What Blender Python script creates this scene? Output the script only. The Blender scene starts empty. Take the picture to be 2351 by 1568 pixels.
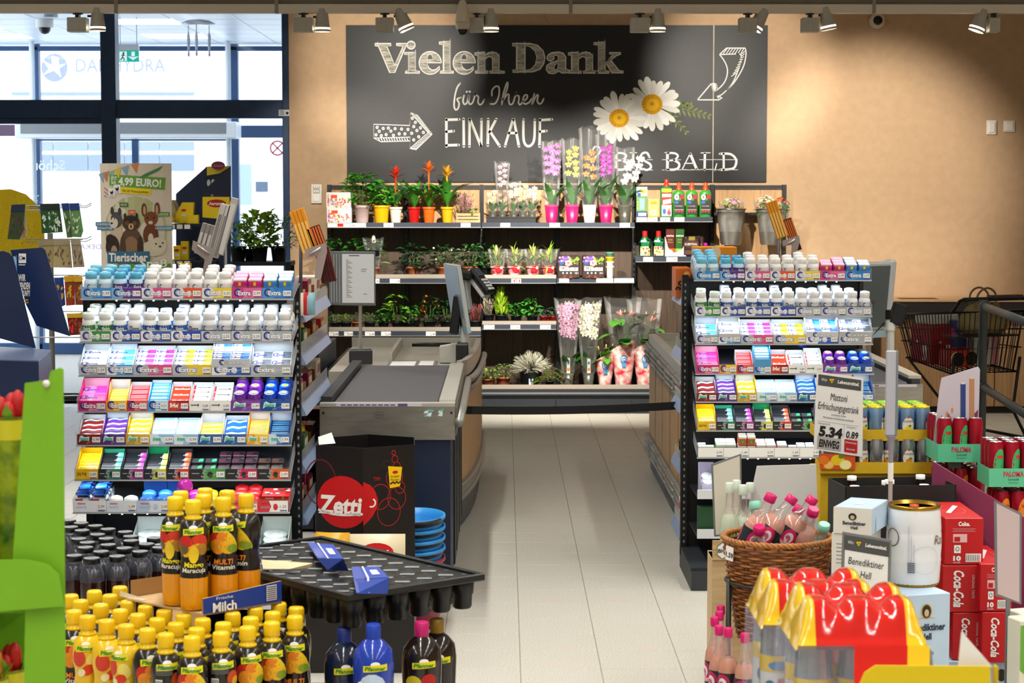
import bpy,math,random
from mathutils import Matrix,Vector,Euler
R=random.Random(7)
PI=math.pi
sc=bpy.context.scene
col=sc.collection
# --- camera, world, exposure
FPX,CAMZ=4680.0,1.79
cd=bpy.data.cameras.new('camera');cam=bpy.data.objects.new('camera',cd);col.objects.link(cam)
cd.sensor_width=36.0;cd.lens=FPX/2351.0*36.0
cam.location=(0,0,CAMZ)
cam.rotation_euler=(PI/2-math.atan(355/FPX),0,-math.atan(18.5/FPX))
cd.clip_end=200
cd.dof.use_dof=True;cd.dof.focus_distance=8.6;cd.dof.aperture_fstop=11.0
sc.camera=cam
CAMR=cam.rotation_euler.to_matrix()
world=bpy.data.worlds.new('world');sc.world=world;world.use_nodes=True
wn=world.node_tree
wbg=wn.nodes['Background']
wbg.inputs['Color'].default_value=(0.80,0.90,1.0,1)
wbg.inputs['Strength'].default_value=4.2
vs=sc.view_settings
vs.view_transform='Standard';vs.look='None';vs.exposure=0.0;vs.gamma=1.0
vs.use_curve_mapping=False
cy=sc.cycles
cy.use_denoising=True
cy.max_bounces=6;cy.transparent_max_bounces=12;cy.diffuse_bounces=3;cy.glossy_bounces=3;cy.transmission_bounces=5
cy.use_adaptive_sampling=True;cy.adaptive_threshold=0.06;cy.adaptive_min_samples=20
cy.caustics_reflective=False;cy.caustics_refractive=False
cy.sample_clamp_indirect=6.0
LUM=1.0
# --- helpers
def ray(x,y):
 return CAMR@Vector(((x-1175.5)/FPX,-(y-784.0)/FPX,-1.0))
def at(x,y,Y):
 d=ray(x,y);t=Y/d.y
 return Vector((d.x*t,Y,CAMZ+d.z*t))
def fl(x,y,z=0.0):
 d=ray(x,y);t=(z-CAMZ)/d.z
 return Vector((d.x*t,d.y*t,z))
def pxm(Y):
 return FPX/(Y+0.135)
_mc={}
def lin(h):
 h=h.lstrip('#');o=[]
 for i in(0,2,4):
  c=int(h[i:i+2],16)/255.0
  o.append(c/12.92 if c<=0.04045 else((c+0.055)/1.055)**2.4)
 return(o[0],o[1],o[2],1.0)
def newmat(name):
 m=bpy.data.materials.new(name);m.use_nodes=True
 nt=m.node_tree;b=nt.nodes['Principled BSDF']
 return m,nt,b
def C(h,rough=0.5,metal=0.0,emit=0.0,alpha=1.0,trans=0.0,ior=1.45,coat=0.0,var=0.0,vs=40.0,bump=0.0,bs=200.0,stretch=None,h2=None,spec=None):
 key=(h,rough,metal,emit,alpha,trans,ior,coat,var,vs,bump,bs,stretch,h2,spec)
 if key in _mc:return _mc[key]
 m,nt,b=newmat('m_'+h.strip('#'))
 c=lin(h)
 b.inputs['Base Color'].default_value=c
 b.inputs['Roughness'].default_value=rough
 b.inputs['Metallic'].default_value=metal
 b.inputs['IOR'].default_value=ior
 if coat:b.inputs['Coat Weight'].default_value=coat;b.inputs['Coat Roughness'].default_value=0.08
 if trans:b.inputs['Transmission Weight'].default_value=trans
 if spec is not None:b.inputs['Specular IOR Level'].default_value=spec
 if alpha<1:b.inputs['Alpha'].default_value=alpha
 if emit:
  b.inputs['Emission Color'].default_value=c;b.inputs['Emission Strength'].default_value=emit
 if var or bump or h2:
  tc=nt.nodes.new('ShaderNodeTexCoord');src=tc.outputs['Object']
  if stretch:
   mp=nt.nodes.new('ShaderNodeMapping');mp.inputs['Scale'].default_value=stretch
   nt.links.new(src,mp.inputs['Vector']);src=mp.outputs['Vector']
  if var or h2:
   n=nt.nodes.new('ShaderNodeTexNoise');n.inputs['Scale'].default_value=vs;n.inputs['Detail'].default_value=4
   nt.links.new(src,n.inputs['Vector'])
   r=nt.nodes.new('ShaderNodeValToRGB')
   c2=lin(h2)if h2 else tuple(x*(1-var)for x in c[:3])+(1,)
   c1=c if h2 else tuple(min(1,x*(1+var*.6))for x in c[:3])+(1,)
   r.color_ramp.elements[0].color=c2;r.color_ramp.elements[1].color=c1
   r.color_ramp.elements[0].position=0.35;r.color_ramp.elements[1].position=0.65
   nt.links.new(n.outputs['Fac'],r.inputs['Fac']);nt.links.new(r.outputs['Color'],b.inputs['Base Color'])
  if bump:
   n2=nt.nodes.new('ShaderNodeTexNoise');n2.inputs['Scale'].default_value=bs;n2.inputs['Detail'].default_value=2
   nt.links.new(src,n2.inputs['Vector'])
   bp=nt.nodes.new('ShaderNodeBump');bp.inputs['Strength'].default_value=bump;bp.inputs['Distance'].default_value=0.002
   nt.links.new(n2.outputs['Fac'],bp.inputs['Height']);nt.links.new(bp.outputs['Normal'],b.inputs['Normal'])
 _mc[key]=m
 return m
def film(h='ffffff',amt=0.12,rough=0.12,key=None):
 k=('film',h,amt,rough)
 if k in _mc:return _mc[k]
 m,nt,b=newmat('m_film');nt.nodes.remove(b)
 out=nt.nodes['Material Output']
 tr=nt.nodes.new('ShaderNodeBsdfTransparent');gl=nt.nodes.new('ShaderNodeBsdfGlossy');mx=nt.nodes.new('ShaderNodeMixShader')
 df=nt.nodes.new('ShaderNodeBsdfDiffuse');df.inputs['Color'].default_value=lin(h)
 mx2=nt.nodes.new('ShaderNodeMixShader');mx2.inputs[0].default_value=0.5
 gl.inputs['Roughness'].default_value=rough;gl.inputs['Color'].default_value=lin(h)
 fr=nt.nodes.new('ShaderNodeLayerWeight');fr.inputs['Blend'].default_value=0.25
 mm=nt.nodes.new('ShaderNodeMath');mm.operation='MULTIPLY_ADD'
 mm.inputs[1].default_value=0.45;mm.inputs[2].default_value=amt;mm.use_clamp=True
 nt.links.new(fr.outputs['Fresnel'],mm.inputs[0]);nt.links.new(mm.outputs[0],mx.inputs[0])
 nt.links.new(tr.outputs[0],mx.inputs[1])
 nt.links.new(gl.outputs[0],mx2.inputs[1]);nt.links.new(df.outputs[0],mx2.inputs[2]);nt.links.new(mx2.outputs[0],mx.inputs[2])
 nt.links.new(mx.outputs[0],out.inputs['Surface'])
 _mc[k]=m
 return m
def wood(h1,h2,sc_=(1,1,1),scale=6.0,rough=0.55):
 k=('wood',h1,h2,sc_,scale)
 if k in _mc:return _mc[k]
 m,nt,b=newmat('m_wood')
 tc=nt.nodes.new('ShaderNodeTexCoord');mp=nt.nodes.new('ShaderNodeMapping');mp.inputs['Scale'].default_value=sc_
 n=nt.nodes.new('ShaderNodeTexNoise');n.inputs['Scale'].default_value=scale;n.inputs['Detail'].default_value=6;n.inputs['Distortion'].default_value=0.6
 r=nt.nodes.new('ShaderNodeValToRGB');r.color_ramp.elements[0].color=lin(h2);r.color_ramp.elements[1].color=lin(h1)
 r.color_ramp.elements[0].position=0.3;r.color_ramp.elements[1].position=0.7
 nt.links.new(tc.outputs['Object'],mp.inputs['Vector']);nt.links.new(mp.outputs['Vector'],n.inputs['Vector'])
 nt.links.new(n.outputs['Fac'],r.inputs['Fac']);nt.links.new(r.outputs['Color'],b.inputs['Base Color'])
 b.inputs['Roughness'].default_value=rough
 _mc[k]=m
 return m
_tc={}
_capH=[None]
def glyphs(s,bold=0.0,shear=0.0):
 k=(s,bold,shear)
 if k in _tc:return _tc[k]
 cu=bpy.data.curves.new('t','FONT');cu.body=s;cu.size=1.0;cu.resolution_u=2;cu.offset=bold;cu.shear=shear
 cu.align_x='CENTER'
 ob=bpy.data.objects.new('t',cu)
 me=ob.to_mesh()
 vs_=[(v.co.x,v.co.y)for v in me.vertices];fs=[tuple(p.vertices)for p in me.polygons]
 ob.to_mesh_clear();bpy.data.objects.remove(ob);bpy.data.curves.remove(cu)
 if vs_:
  x0=min(v[0]for v in vs_);x1=max(v[0]for v in vs_)
  vs_=[(v[0]-(x0+x1)/2,v[1])for v in vs_];w=x1-x0
 else:w=0
 _tc[k]=(vs_,fs,w)
 return _tc[k]
CAP=0.73
class MB:
 def __init__(s):
  s.v=[];s.f=[];s.m=[];s.s=[];s.mats=[]
 def mi(s,mat):
  if mat not in s.mats:s.mats.append(mat)
  return s.mats.index(mat)
 def add(s,vs_,fs,mat,T=None,smooth=False):
  o=len(s.v)
  if T is not None:vs_=[T@Vector(v)for v in vs_]
  s.v.extend([tuple(v)for v in vs_])
  if isinstance(mat,list):idx=[s.mi(x)for x in mat]
  else:idx=[s.mi(mat)]*len(fs)
  for f,i in zip(fs,idx):
   s.f.append(tuple(o+k for k in f));s.m.append(i);s.s.append(smooth)
  return s
 def box(s,x0,x1,y0,y1,z0,z1,mat,T=None):
  vs_=[(x,y,z)for z in(z0,z1)for y in(y0,y1)for x in(x0,x1)]
  return s.add(vs_,[(0,2,3,1),(4,5,7,6),(0,1,5,4),(2,6,7,3),(0,4,6,2),(1,3,7,5)],mat,T)
 def rbox(s,x0,x1,y0,y1,z0,z1,b,mat,T=None,smooth=False):
  L=[(x0,x1),(y0,y1),(z0,z1)];vs_=[];id_={}
  for sx in(0,1):
   for sy in(0,1):
    for sz in(0,1):
     S=(sx,sy,sz)
     for ax in range(3):
      p=[L[k][S[k]]+(b if S[k]==0 else-b)for k in range(3)];p[ax]=L[ax][S[ax]]
      id_[(S,ax)]=len(vs_);vs_.append(tuple(p))
  fs=[]
  def g(*S):return tuple(S)
  for ax in range(3):
   u,w=[(1,2),(2,0),(0,1)][ax]
   for sd in(0,1):
    q=[]
    for a,c in((0,0),(1,0),(1,1),(0,1)):
     S=[0,0,0];S[ax]=sd;S[u]=a;S[w]=c;q.append(id_[(tuple(S),ax)])
    fs.append(tuple(q)if sd else tuple(q[::-1]))
   for a in(0,1):
    for c in(0,1):
     S0=[0,0,0];S0[u]=a;S0[w]=c;S1=list(S0);S1[ax]=1
     fs.append((id_[(tuple(S0),u)],id_[(tuple(S1),u)],id_[(tuple(S1),w)],id_[(tuple(S0),w)]))
  for sx in(0,1):
   for sy in(0,1):
    for sz in(0,1):fs.append(tuple(id_[((sx,sy,sz),k)]for k in range(3)))
  return s.add(vs_,fs,mat,T,smooth)
 def lathe(s,prof,mat,seg=16,T=None,smooth=True,cap0=True,cap1=True,a0=0.0,a1=None,sx=1.0,sy=1.0):
  full=a1 is None
  n=seg if full else seg+1
  vs_=[];fs=[];ms=[]
  for(r,z)in prof:
   for k in range(n):
    a=a0+(2*PI if full else(a1-a0))*k/seg
    vs_.append((r*math.cos(a)*sx,r*math.sin(a)*sy,z))
  for i in range(len(prof)-1):
   mm=mat[i]if isinstance(mat,list)else mat
   for k in range(seg):
    k2=(k+1)%n if full else k+1
    fs.append((i*n+k,i*n+k2,(i+1)*n+k2,(i+1)*n+k));ms.append(mm)
  s.add(vs_,fs,ms,T,smooth)
  if full:
   if cap0 and prof[0][0]>1e-5:
    s.add([vs_[k]for k in range(n)],[tuple(range(n))[::-1]],mat[0]if isinstance(mat,list)else mat,T)
   if cap1 and prof[-1][0]>1e-5:
    o=(len(prof)-1)*n
    s.add([vs_[o+k]for k in range(n)],[tuple(range(n))],mat[-1]if isinstance(mat,list)else mat,T)
  return s
 def cyl(s,r,z0,z1,mat,seg=16,T=None,x=0,y=0,r2=None):
  T2=Matrix.Translation((x,y,0))
  if T is not None:T2=T@T2
  return s.lathe([(r,z0),(r if r2 is None else r2,z1)],mat,seg,T2)
 def tube(s,pts,r,mat,seg=8,closed=False,T=None,r1=None):
  pts=[Vector(p)for p in pts];n=len(pts);vs_=[];fs=[]
  up=Vector((0,0,1));prevn=None
  for i,p in enumerate(pts):
   if closed:d=pts[(i+1)%n]-pts[i-1]
   else:d=pts[min(i+1,n-1)]-pts[max(i-1,0)]
   if d.length<1e-9:d=Vector((0,0,1))
   d.normalize()
   if prevn is None:
    a=up.cross(d)
    if a.length<1e-3:a=Vector((1,0,0)).cross(d)
   else:a=prevn-d*prevn.dot(d)
   a.normalize();prevn=a;b_=d.cross(a)
   rr=r if r1 is None else r+(r1-r)*i/max(1,n-1)
   for k in range(seg):
    t=2*PI*k/seg
    vs_.append(p+a*(rr*math.cos(t))+b_*(rr*math.sin(t)))
  for i in range(n if closed else n-1):
   j=(i+1)%n
   for k in range(seg):
    k2=(k+1)%seg
    fs.append((i*seg+k,i*seg+k2,j*seg+k2,j*seg+k))
  if not closed:
   fs.append(tuple(range(seg))[::-1]);fs.append(tuple((n-1)*seg+k for k in range(seg)))
  return s.add(vs_,fs,mat,T,True)
 def prism(s,poly,z0,z1,mat,T=None,side=None):
  n=len(poly);vs_=[(p[0],p[1],z0)for p in poly]+[(p[0],p[1],z1)for p in poly]
  fs=[tuple(range(n))[::-1],tuple(range(n,2*n))]+[(k,(k+1)%n,n+(k+1)%n,n+k)for k in range(n)]
  ms=mat if side is None else[mat,mat]+[side]*n
  return s.add(vs_,fs,ms,T)
 def build(s,name,parent=None,loc=None,rz=None,T=None):
  me=bpy.data.meshes.new(name);me.from_pydata(s.v,[],s.f)
  for m in s.mats:me.materials.append(m)
  me.polygons.foreach_set('material_index',s.m);me.polygons.foreach_set('use_smooth',s.s)
  me.update()
  return place(me,name,parent,loc,rz,T)
def place(me,name,parent=None,loc=None,rz=None,T=None):
 o=bpy.data.objects.new(name,me);col.objects.link(o)
 if parent is not None:o.parent=parent
 if T is not None:o.matrix_local=T
 else:
  if loc is not None:o.location=loc
  if rz is not None:o.rotation_euler=(0,0,rz)
 return o
class Pr:
 def __init__(s,mb,fn):s.mb=mb;s.fn=fn;s.curved=False
 def _a(s,pts,fs,mat,l):s.mb.add([s.fn(u,v,l)for u,v in pts],fs,mat)
 def rect(s,u0,v0,u1,v1,mat,l=1):
  n=8 if s.curved else 1
  pts=[(u0+(u1-u0)*k/n,v)for v in(v0,v1)for k in range(n+1)]
  s._a(pts,[(k,k+1,n+2+k,n+1+k)for k in range(n)],mat,l)
 def poly(s,pts,mat,l=1):
  if s.curved and len(pts)==4:
   n=8;a,b,c,d=pts;L=lambda p_,q_,f:(p_[0]+(q_[0]-p_[0])*f,p_[1]+(q_[1]-p_[1])*f)
   return s._a([L(a,b,k/n)for k in range(n+1)]+[L(d,c,k/n)for k in range(n+1)],[(k,k+1,n+2+k,n+1+k)for k in range(n)],mat,l)
  s._a(pts,[tuple(range(len(pts)))],mat,l)
 def ell(s,cx,cy,rx,ry,mat,l=1,n=18,rot=0.0):
  rings=(0.5,1.0)if s.curved else(1.0,)
  pts=[];fs=[]
  if s.curved:pts.append((cx,cy))
  c,si=math.cos(rot),math.sin(rot)
  for q in rings:
   for k in range(n):
    a=2*PI*k/n;x=rx*q*math.cos(a);y=ry*q*math.sin(a)
    pts.append((cx+x*c-y*si,cy+x*si+y*c))
  if s.curved:
   fs=[(0,1+k,1+(k+1)%n)for k in range(n)]+[(1+k,1+n+k,1+n+(k+1)%n,1+(k+1)%n)for k in range(n)]
  else:fs=[tuple(range(n))]
  s._a(pts,fs,mat,l)
 def ring(s,cx,cy,rx,ry,w,mat,l=1,n=22,a0=0,a1=2*PI):
  pts=[]
  for k in range(n+1):
   a=a0+(a1-a0)*k/n
   pts.append((cx+rx*math.cos(a),cy+ry*math.sin(a)));pts.append((cx+(rx-w)*math.cos(a),cy+(ry-w)*math.sin(a)))
  s._a(pts,[(2*k,2*k+2,2*k+3,2*k+1)for k in range(n)],mat,l)
 def line(s,pts,w,mat,l=1,closed=False):
  n=len(pts)
  if n<2:return
  out=[]
  for i,p in enumerate(pts):
   a=pts[i-1]if(i>0 or closed)else p
   b=pts[(i+1)%n]if(i<n-1 or closed)else p
   dx,dy=b[0]-a[0],b[1]-a[1];L=math.hypot(dx,dy)or 1
   ww=w[i]if isinstance(w,(list,tuple))else w
   nx,ny=-dy/L*ww/2,dx/L*ww/2
   out+=[(p[0]+nx,p[1]+ny),(p[0]-nx,p[1]-ny)]
  m=n if closed else n-1
  s._a(out,[(2*i,2*i+1,(2*i+3)%(2*n),(2*i+2)%(2*n))for i in range(m)],mat,l)
 def text(s,t,cx,cy,h,mat,l=2,w=None,bold=0.0,al='C',shear=0.0,rot=0.0):
  vs_,fs,gw=glyphs(t,bold,shear)
  if not vs_:return
  k=h/CAP;kx=k if w is None else w/gw
  ox=cx if al=='C' else(cx+gw*kx/2 if al=='L' else cx-gw*kx/2)
  c,si=math.cos(rot),math.sin(rot)
  pts=[]
  for x,y in vs_:
   X,Y=x*kx,y*k-h/2
   pts.append((ox+X*c-Y*si,cy+X*si+Y*c))
  s._a(pts,fs,mat,l)
def PL(mb,o,u=(1,0,0),v=(0,0,1),eps=0.0006):
 o,u,v=Vector(o),Vector(u).normalized(),Vector(v).normalized();n=u.cross(v)
 return Pr(mb,lambda a,b,l:tuple(o+u*a+v*b+n*(eps*l)))
def CY(mb,rf,z0=0.0,ang=-PI/2,eps=0.0005,x=0,y=0):
 r0=rf if not callable(rf)else None
 def fn(a,b,l):
  r=(r0 if r0 is not None else rf(z0+b));t=ang+a/r;r=r+eps*l
  return(x+r*math.cos(t),y+r*math.sin(t),z0+b)
 p=Pr(mb,fn);p.curved=True
 return p
def tag(o,label=None,cat=None,group=None,kind=None):
 if label:o['label']=label
 if cat:o['category']=cat
 if group:o['group']=group
 if kind:o['kind']=kind
 return o
def thing(name,label,cat,loc=(0,0,0),rz=0.0,group=None,rot=None):
 o=bpy.data.objects.new(name,None);col.objects.link(o);o.empty_display_size=0.05
 o.location=loc;o.rotation_euler=rot if rot is not None else(0,0,rz)
 return tag(o,label,cat,group)
_base=lambda n:n.split('.')[0]
def dup(root,loc=None,rz=None,label=None,group=None,rot=None,scale=None):
 def cp(o,par):
  c=o.copy();col.objects.link(c);c.name=_base(o.name)
  if par is not None:c.parent=par
  for ch in o.children:cp(ch,c)
  return c
 c=cp(root,None)
 if loc is not None:c.location=loc
 if rot is not None:c.rotation_euler=rot
 elif rz is not None:c.rotation_euler=(0,0,rz)
 if scale is not None:c.scale=scale if not isinstance(scale,(int,float))else(scale,)*3
 if label:c['label']=label
 if group:c['group']=group
 return c
class Kind:
 def __init__(s,root):s.root=root;s.used=False
 def put(s,loc,label,group=None,rz=0.0,rot=None,scale=None):
  if not s.used:
   s.used=True;o=s.root
   o.location=loc;o.rotation_euler=rot if rot is not None else(0,0,rz)
   if scale is not None:o.scale=scale if not isinstance(scale,(int,float))else(scale,)*3
   o['label']=label
   if group:o['group']=group
   return o
  return dup(s.root,loc,rz,label,group,rot,scale if scale is not None else(1,1,1))
ORD=['first','second','third','fourth','fifth','sixth','seventh','eighth','ninth','tenth','eleventh','twelfth','thirteenth','fourteenth','fifteenth','sixteenth','seventeenth','eighteenth','nineteenth','twentieth','twenty-first','twenty-second']
ORD+=['twenty-'+w for w in('third','fourth','fifth','sixth','seventh','eighth','ninth')]+['thirtieth']+['thirty-'+w for w in('first','second','third','fourth','fifth','sixth')]
def RT(x,y,z,rx=0,ry=0,rz=0):
 return Matrix.Translation((x,y,z))@Euler((rx,ry,rz)).to_matrix().to_4x4()
STEEL=C('a9a69d',0.34,0.9,var=0.12,vs=9,stretch=(1,1,6))
STEEL2=C('c9c6bd',0.42,0.75)
BLACK=C('0c0d0e',0.45)
DGREY=C('26292c',0.5)
CHAR=C('1b1f24',0.55)
WHITE=C('f2f1ee',0.5)
PAPER=C('f4f3ee',0.8)
GREYP=C('8d9092',0.5)
INK=C('16161a',0.7)
RED=C('c8141c',0.4)
YEL=C('f2c800',0.4)
CLEAR=film('eef4f8',0.10)
CARDB=C('b98f5c',0.85,var=0.12,vs=30)
# --- shop ceiling lights (rows of linear luminaires)
WALL=16.5;CEIL=3.6
LAMP=C('fff4e2',0.5,emit=5.0)
def luminaire(x,y,lab):
 t=thing('ceiling_light',lab,'light',(x,y,CEIL),group='linear luminaires on the shop ceiling')
 MB().box(-.07,.07,-.85,.85,-.09,0,C('d8d8d6',0.4)).build('housing',t)
 MB().box(-.045,.045,-.83,.83,-.096,-.091,LAMP).build('diffuser',t)
 ld=bpy.data.lights.new('luminaire_light','AREA');ld.shape='RECTANGLE';ld.size=.09;ld.size_y=1.66;ld.energy=24.5*LUM;ld.spread=math.radians(150 if y<4 else 118);ld.color=(1,.975,.935)
 lo=bpy.data.objects.new('luminaire_light',ld);col.objects.link(lo);lo.location=(x,y,CEIL-.1)
_L=Kind(None)
for ri,lx in enumerate((-3.2,-0.5,2.2,4.9)):
 for k in range(-2,6 if ri==0 else 5):  # pairs behind camera added as front fill; window row extended to brighten poster
  luminaire(lx,1.6+k*2.05,'white linear ceiling luminaire, row %s from the window side, %s from the entrance'%(ORD[ri],ORD[k+2]))
# --- the setting
def struct(name,mb,**k):
 o=mb.build(name,**k);o['kind']='structure';return o
def tilemat():
 m,nt,b=newmat('m_floor')
 tc=nt.nodes.new('ShaderNodeTexCoord');n=nt.nodes.new('ShaderNodeTexNoise');n.inputs['Scale'].default_value=160;n.inputs['Detail'].default_value=3
 r=nt.nodes.new('ShaderNodeValToRGB');r.color_ramp.elements[0].color=lin('b3aea3');r.color_ramp.elements[1].color=lin('cdc9be')
 r.color_ramp.elements[0].position=0.36;r.color_ramp.elements[1].position=0.6
 n2=nt.nodes.new('ShaderNodeTexNoise');n2.inputs['Scale'].default_value=1.3
 mx=nt.nodes.new('ShaderNodeMixRGB');mx.blend_type='MULTIPLY';mx.inputs[0].default_value=0.14
 nt.links.new(tc.outputs['Object'],n.inputs['Vector']);nt.links.new(tc.outputs['Object'],n2.inputs['Vector'])
 nt.links.new(n.outputs['Fac'],r.inputs['Fac']);nt.links.new(r.outputs['Color'],mx.inputs[1]);nt.links.new(n2.outputs['Color'],mx.inputs[2])
 nt.links.new(mx.outputs[0],b.inputs['Base Color']);b.inputs['Roughness'].default_value=0.5
 return m
TILE=tilemat()
floor=struct('floor',MB().box(-7,7,-3,22,-0.1,-0.002,C('8f8a7f',0.8,var=0.1)))
TX0,TY0,TS=0.061,8.68,0.3
tmesh=None
g=0.0016
rows=range(-14,25)
cnt=0
for i in range(-2,4):
 for j in rows:
  x0=TX0+(i-0)*TS;y0=TY0+j*TS
  if tmesh is None:
   mb=MB().rbox(-TS/2+g,TS/2-g,-TS/2+g,TS/2-g,-0.008,0.0,0.0012,TILE)
   o=mb.build('tile',floor);tmesh=o.data
  else:o=place(tmesh,'tile',floor)
  o.location=(x0+TS/2,y0+TS/2,R.uniform(-.0004,0))
  cnt+=1
mb=MB()
for i in list(range(-23,-2))+list(range(4,23)):
 for j in range(-30,30):
  x0=TX0+i*TS;y0=TY0+j*TS
  mb.add([(x0+g,y0+g,0),(x0+TS-g,y0+g,0),(x0+TS-g,y0+TS-g,0),(x0+g,y0+TS-g,0)],[(0,1,2,3)],TILE)
for i in range(-2,4):
 for j in list(range(-30,-14))+[25]:
  x0=TX0+i*TS;y0=TY0+j*TS
  mb.add([(x0+g,y0+g,0),(x0+TS-g,y0+g,0),(x0+TS-g,y0+TS-g,0),(x0+g,y0+TS-g,0)],[(0,1,2,3)],TILE)
tag(mb.build('tiles_beyond',floor),kind='stuff')
WALLM=C('c0a07e',0.85,var=0.05,vs=14,bump=0.35,bs=160)
WX=at(665,400,WALL).x
struct('wall_back',MB().box(WX,7,WALL,WALL+.3,0,CEIL,WALLM))
struct('wall_right',MB().box(7,7.2,-3,WALL+.3,0,CEIL,WALLM))
struct('wall_left',MB().box(-7.2,-7,-3,WALL+.3,0,CEIL,C('d8d4cb',0.85,var=0.04)))
struct('wall_front',MB().box(-7,7,-3.2,-3,0,CEIL,C('d8d4cb',0.85,var=0.04)))
struct('ceiling',MB().box(-7,7,-3,WALL+.3,CEIL,CEIL+.2,C('e2ded6',0.9,var=0.03)))
# ---- glazed entrance front (window_1)
NAVY=C('16355a',0.45,var=0.1,vs=20)  # frame navy lightened, flare from the glass put into the colour
GLASS=film('dfeeff',0.02,0.03)
def px2(x0,y0,x1,y1,Y):
 a=at(x0,y1,Y);b=at(x1,y0,Y);return a.x,b.x,a.z,b.z
w1=thing('window_1',None,None,(0,0,0));w1['kind']='structure'
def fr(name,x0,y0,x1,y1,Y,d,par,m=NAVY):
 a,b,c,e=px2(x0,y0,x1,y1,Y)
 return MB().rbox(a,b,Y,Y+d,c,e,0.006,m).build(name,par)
topz=CEIL
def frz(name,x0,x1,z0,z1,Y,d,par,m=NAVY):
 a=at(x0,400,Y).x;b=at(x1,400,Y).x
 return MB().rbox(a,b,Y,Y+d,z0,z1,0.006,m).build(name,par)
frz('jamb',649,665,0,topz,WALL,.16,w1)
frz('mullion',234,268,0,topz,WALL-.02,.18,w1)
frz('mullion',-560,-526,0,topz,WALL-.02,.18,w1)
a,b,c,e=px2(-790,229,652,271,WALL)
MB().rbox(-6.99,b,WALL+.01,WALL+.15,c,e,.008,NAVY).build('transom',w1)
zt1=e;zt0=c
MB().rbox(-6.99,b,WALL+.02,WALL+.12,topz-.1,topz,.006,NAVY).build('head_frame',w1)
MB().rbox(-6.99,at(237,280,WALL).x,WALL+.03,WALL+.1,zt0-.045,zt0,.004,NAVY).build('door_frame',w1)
a,b,c,e=px2(640,252,664,266,WALL)
mb=MB().box(a,b,WALL-.002,WALL+.012,c,e,C('d9dadb',.5));p=PL(mb,(a,WALL-.002,c));
for k in range(4):p.rect(.008,.008+k*.01,.045,.012+k*.01,INK)
p.ell(.068,.022,.012,.012,INK)
mb.build('sticker',w1)
for(x0,x1)in((-6.99,at(-560,0,WALL).x),(at(-526,0,WALL).x,at(234,0,WALL).x),(at(268,0,WALL).x,at(649,0,WALL).x)):
 MB().box(x0,x1,WALL+.06,WALL+.064,zt1,topz-.1,GLASS).build('pane',w1)
 MB().box(x0,x1,WALL+.06,WALL+.064,0.05,zt0,GLASS).build('pane',w1)
# ---- vestibule behind the glass
FAC=21.8;VC=3.3
VW=C('dfe8f2',0.7)
struct('floor_vestibule',MB().box(-7,WX+2.2,WALL+.3,FAC+.2,-0.1,0.0,C('a8a49a',.6,var=.06)))
struct('wall_vestibule',MB().box(WX+1.9,WX+2.1,WALL+.3,FAC+.2,0,VC+.3,C('e7e9ea',.8,var=.03)))
vc=thing('ceiling_vestibule',None,None,(0,0,0));vc['kind']='structure'
MB().box(-7,WX+1.9,WALL+.1,FAC+.2,VC+.03,VC+.2,C('b9c4d2',.8)).build('ceiling_slab',vc)
pmesh=None
PANEL=C('dbe7f6',0.35,var=.03,vs=3)
VLAMP=C('f4faff',.5,emit=6.0)
lampc=set()
def cell(px,py):
 q=at(px,py,1.0)-Vector((0,0,CAMZ));t=(VC-CAMZ)/q.z
 return(math.floor((q.x*t)/.6),math.floor((t)/.6))
lampc={cell(345,17),cell(380,54),cell(460,86),cell(5,84),(-9,32),(-3,34)}
for i in range(-11,1):
 for j in range(28,37):
  x0=i*.6;y0=j*.6
  if(i,j)in lampc:
   o=MB().box(x0+.01,x0+.59,y0+.02,y0+.58,VC+.0,VC+.028,VLAMP).build('light_panel',vc);continue
  if pmesh is None:
   o=MB().rbox(0,.59,0,.59,0,.028,.006,PANEL).build('panel',vc);pmesh=o.data
  else:o=place(pmesh,'panel',vc)
  o.location=(x0+.005,y0+.005,VC)
w2=thing('window_2',None,None,(0,0,0));w2['kind']='structure'
NAV2=C('224a78',0.45,var=.1)
frz('mullion',75,92,0,VC,FAC,.12,w2,NAV2);frz('mullion',527,548,0,VC,FAC,.12,w2,NAV2)
frz('mullion',-260,-240,0,VC,FAC,.12,w2,NAV2);frz('mullion',730,750,0,VC,FAC,.12,w2,NAV2)
fr('head_frame',-900,106,760,116,FAC,.1,w2,NAV2)
fr('door_head',75,314,535,323,FAC,.1,w2,NAV2)
fr('transom',548,288,750,316,FAC,.1,w2,NAV2)
fr('transom',-600,286,36,312,FAC,.1,w2,C('5a4258',.5))
frz('door_stile',303,318,0,at(0,316,FAC).z,FAC,.08,w2,NAV2)
frz('sill',-900,760,0,.12,FAC,.1,w2,NAV2)
for(x0,x1)in((-900,-250),(-250,83),(83,310),(310,537),(537,740)):
 MB().box(at(x0,0,FAC).x,at(x1,0,FAC).x,FAC+.05,FAC+.055,.1,VC,GLASS).build('pane',w2)
for x in(76,525):
 o=MB().cyl(.028,0,VC,C('c5cfda',.4),14).build('support_column',w2,loc=at(x,300,FAC-.45).to_2d().to_3d())
mb=MB();p=Pr(mb,lambda u,v,l:tuple(at(u,-v,FAC-.01)+Vector((0,-.001*l,0))))
RS=C('d86a7a',.6)
p.ring(637,-340,18,18,4,RS);p.line([(626,-329),(648,-351)],3.5,RS);p.line([(626,-351),(648,-329)],3.5,RS)
mb.build('no_stopping_sticker',w2)
mb=MB();pm=Pr(mb,lambda u,v,l:tuple(at(u,-v,FAC-.01)+Vector((0,-.001*l,0))))
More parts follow.
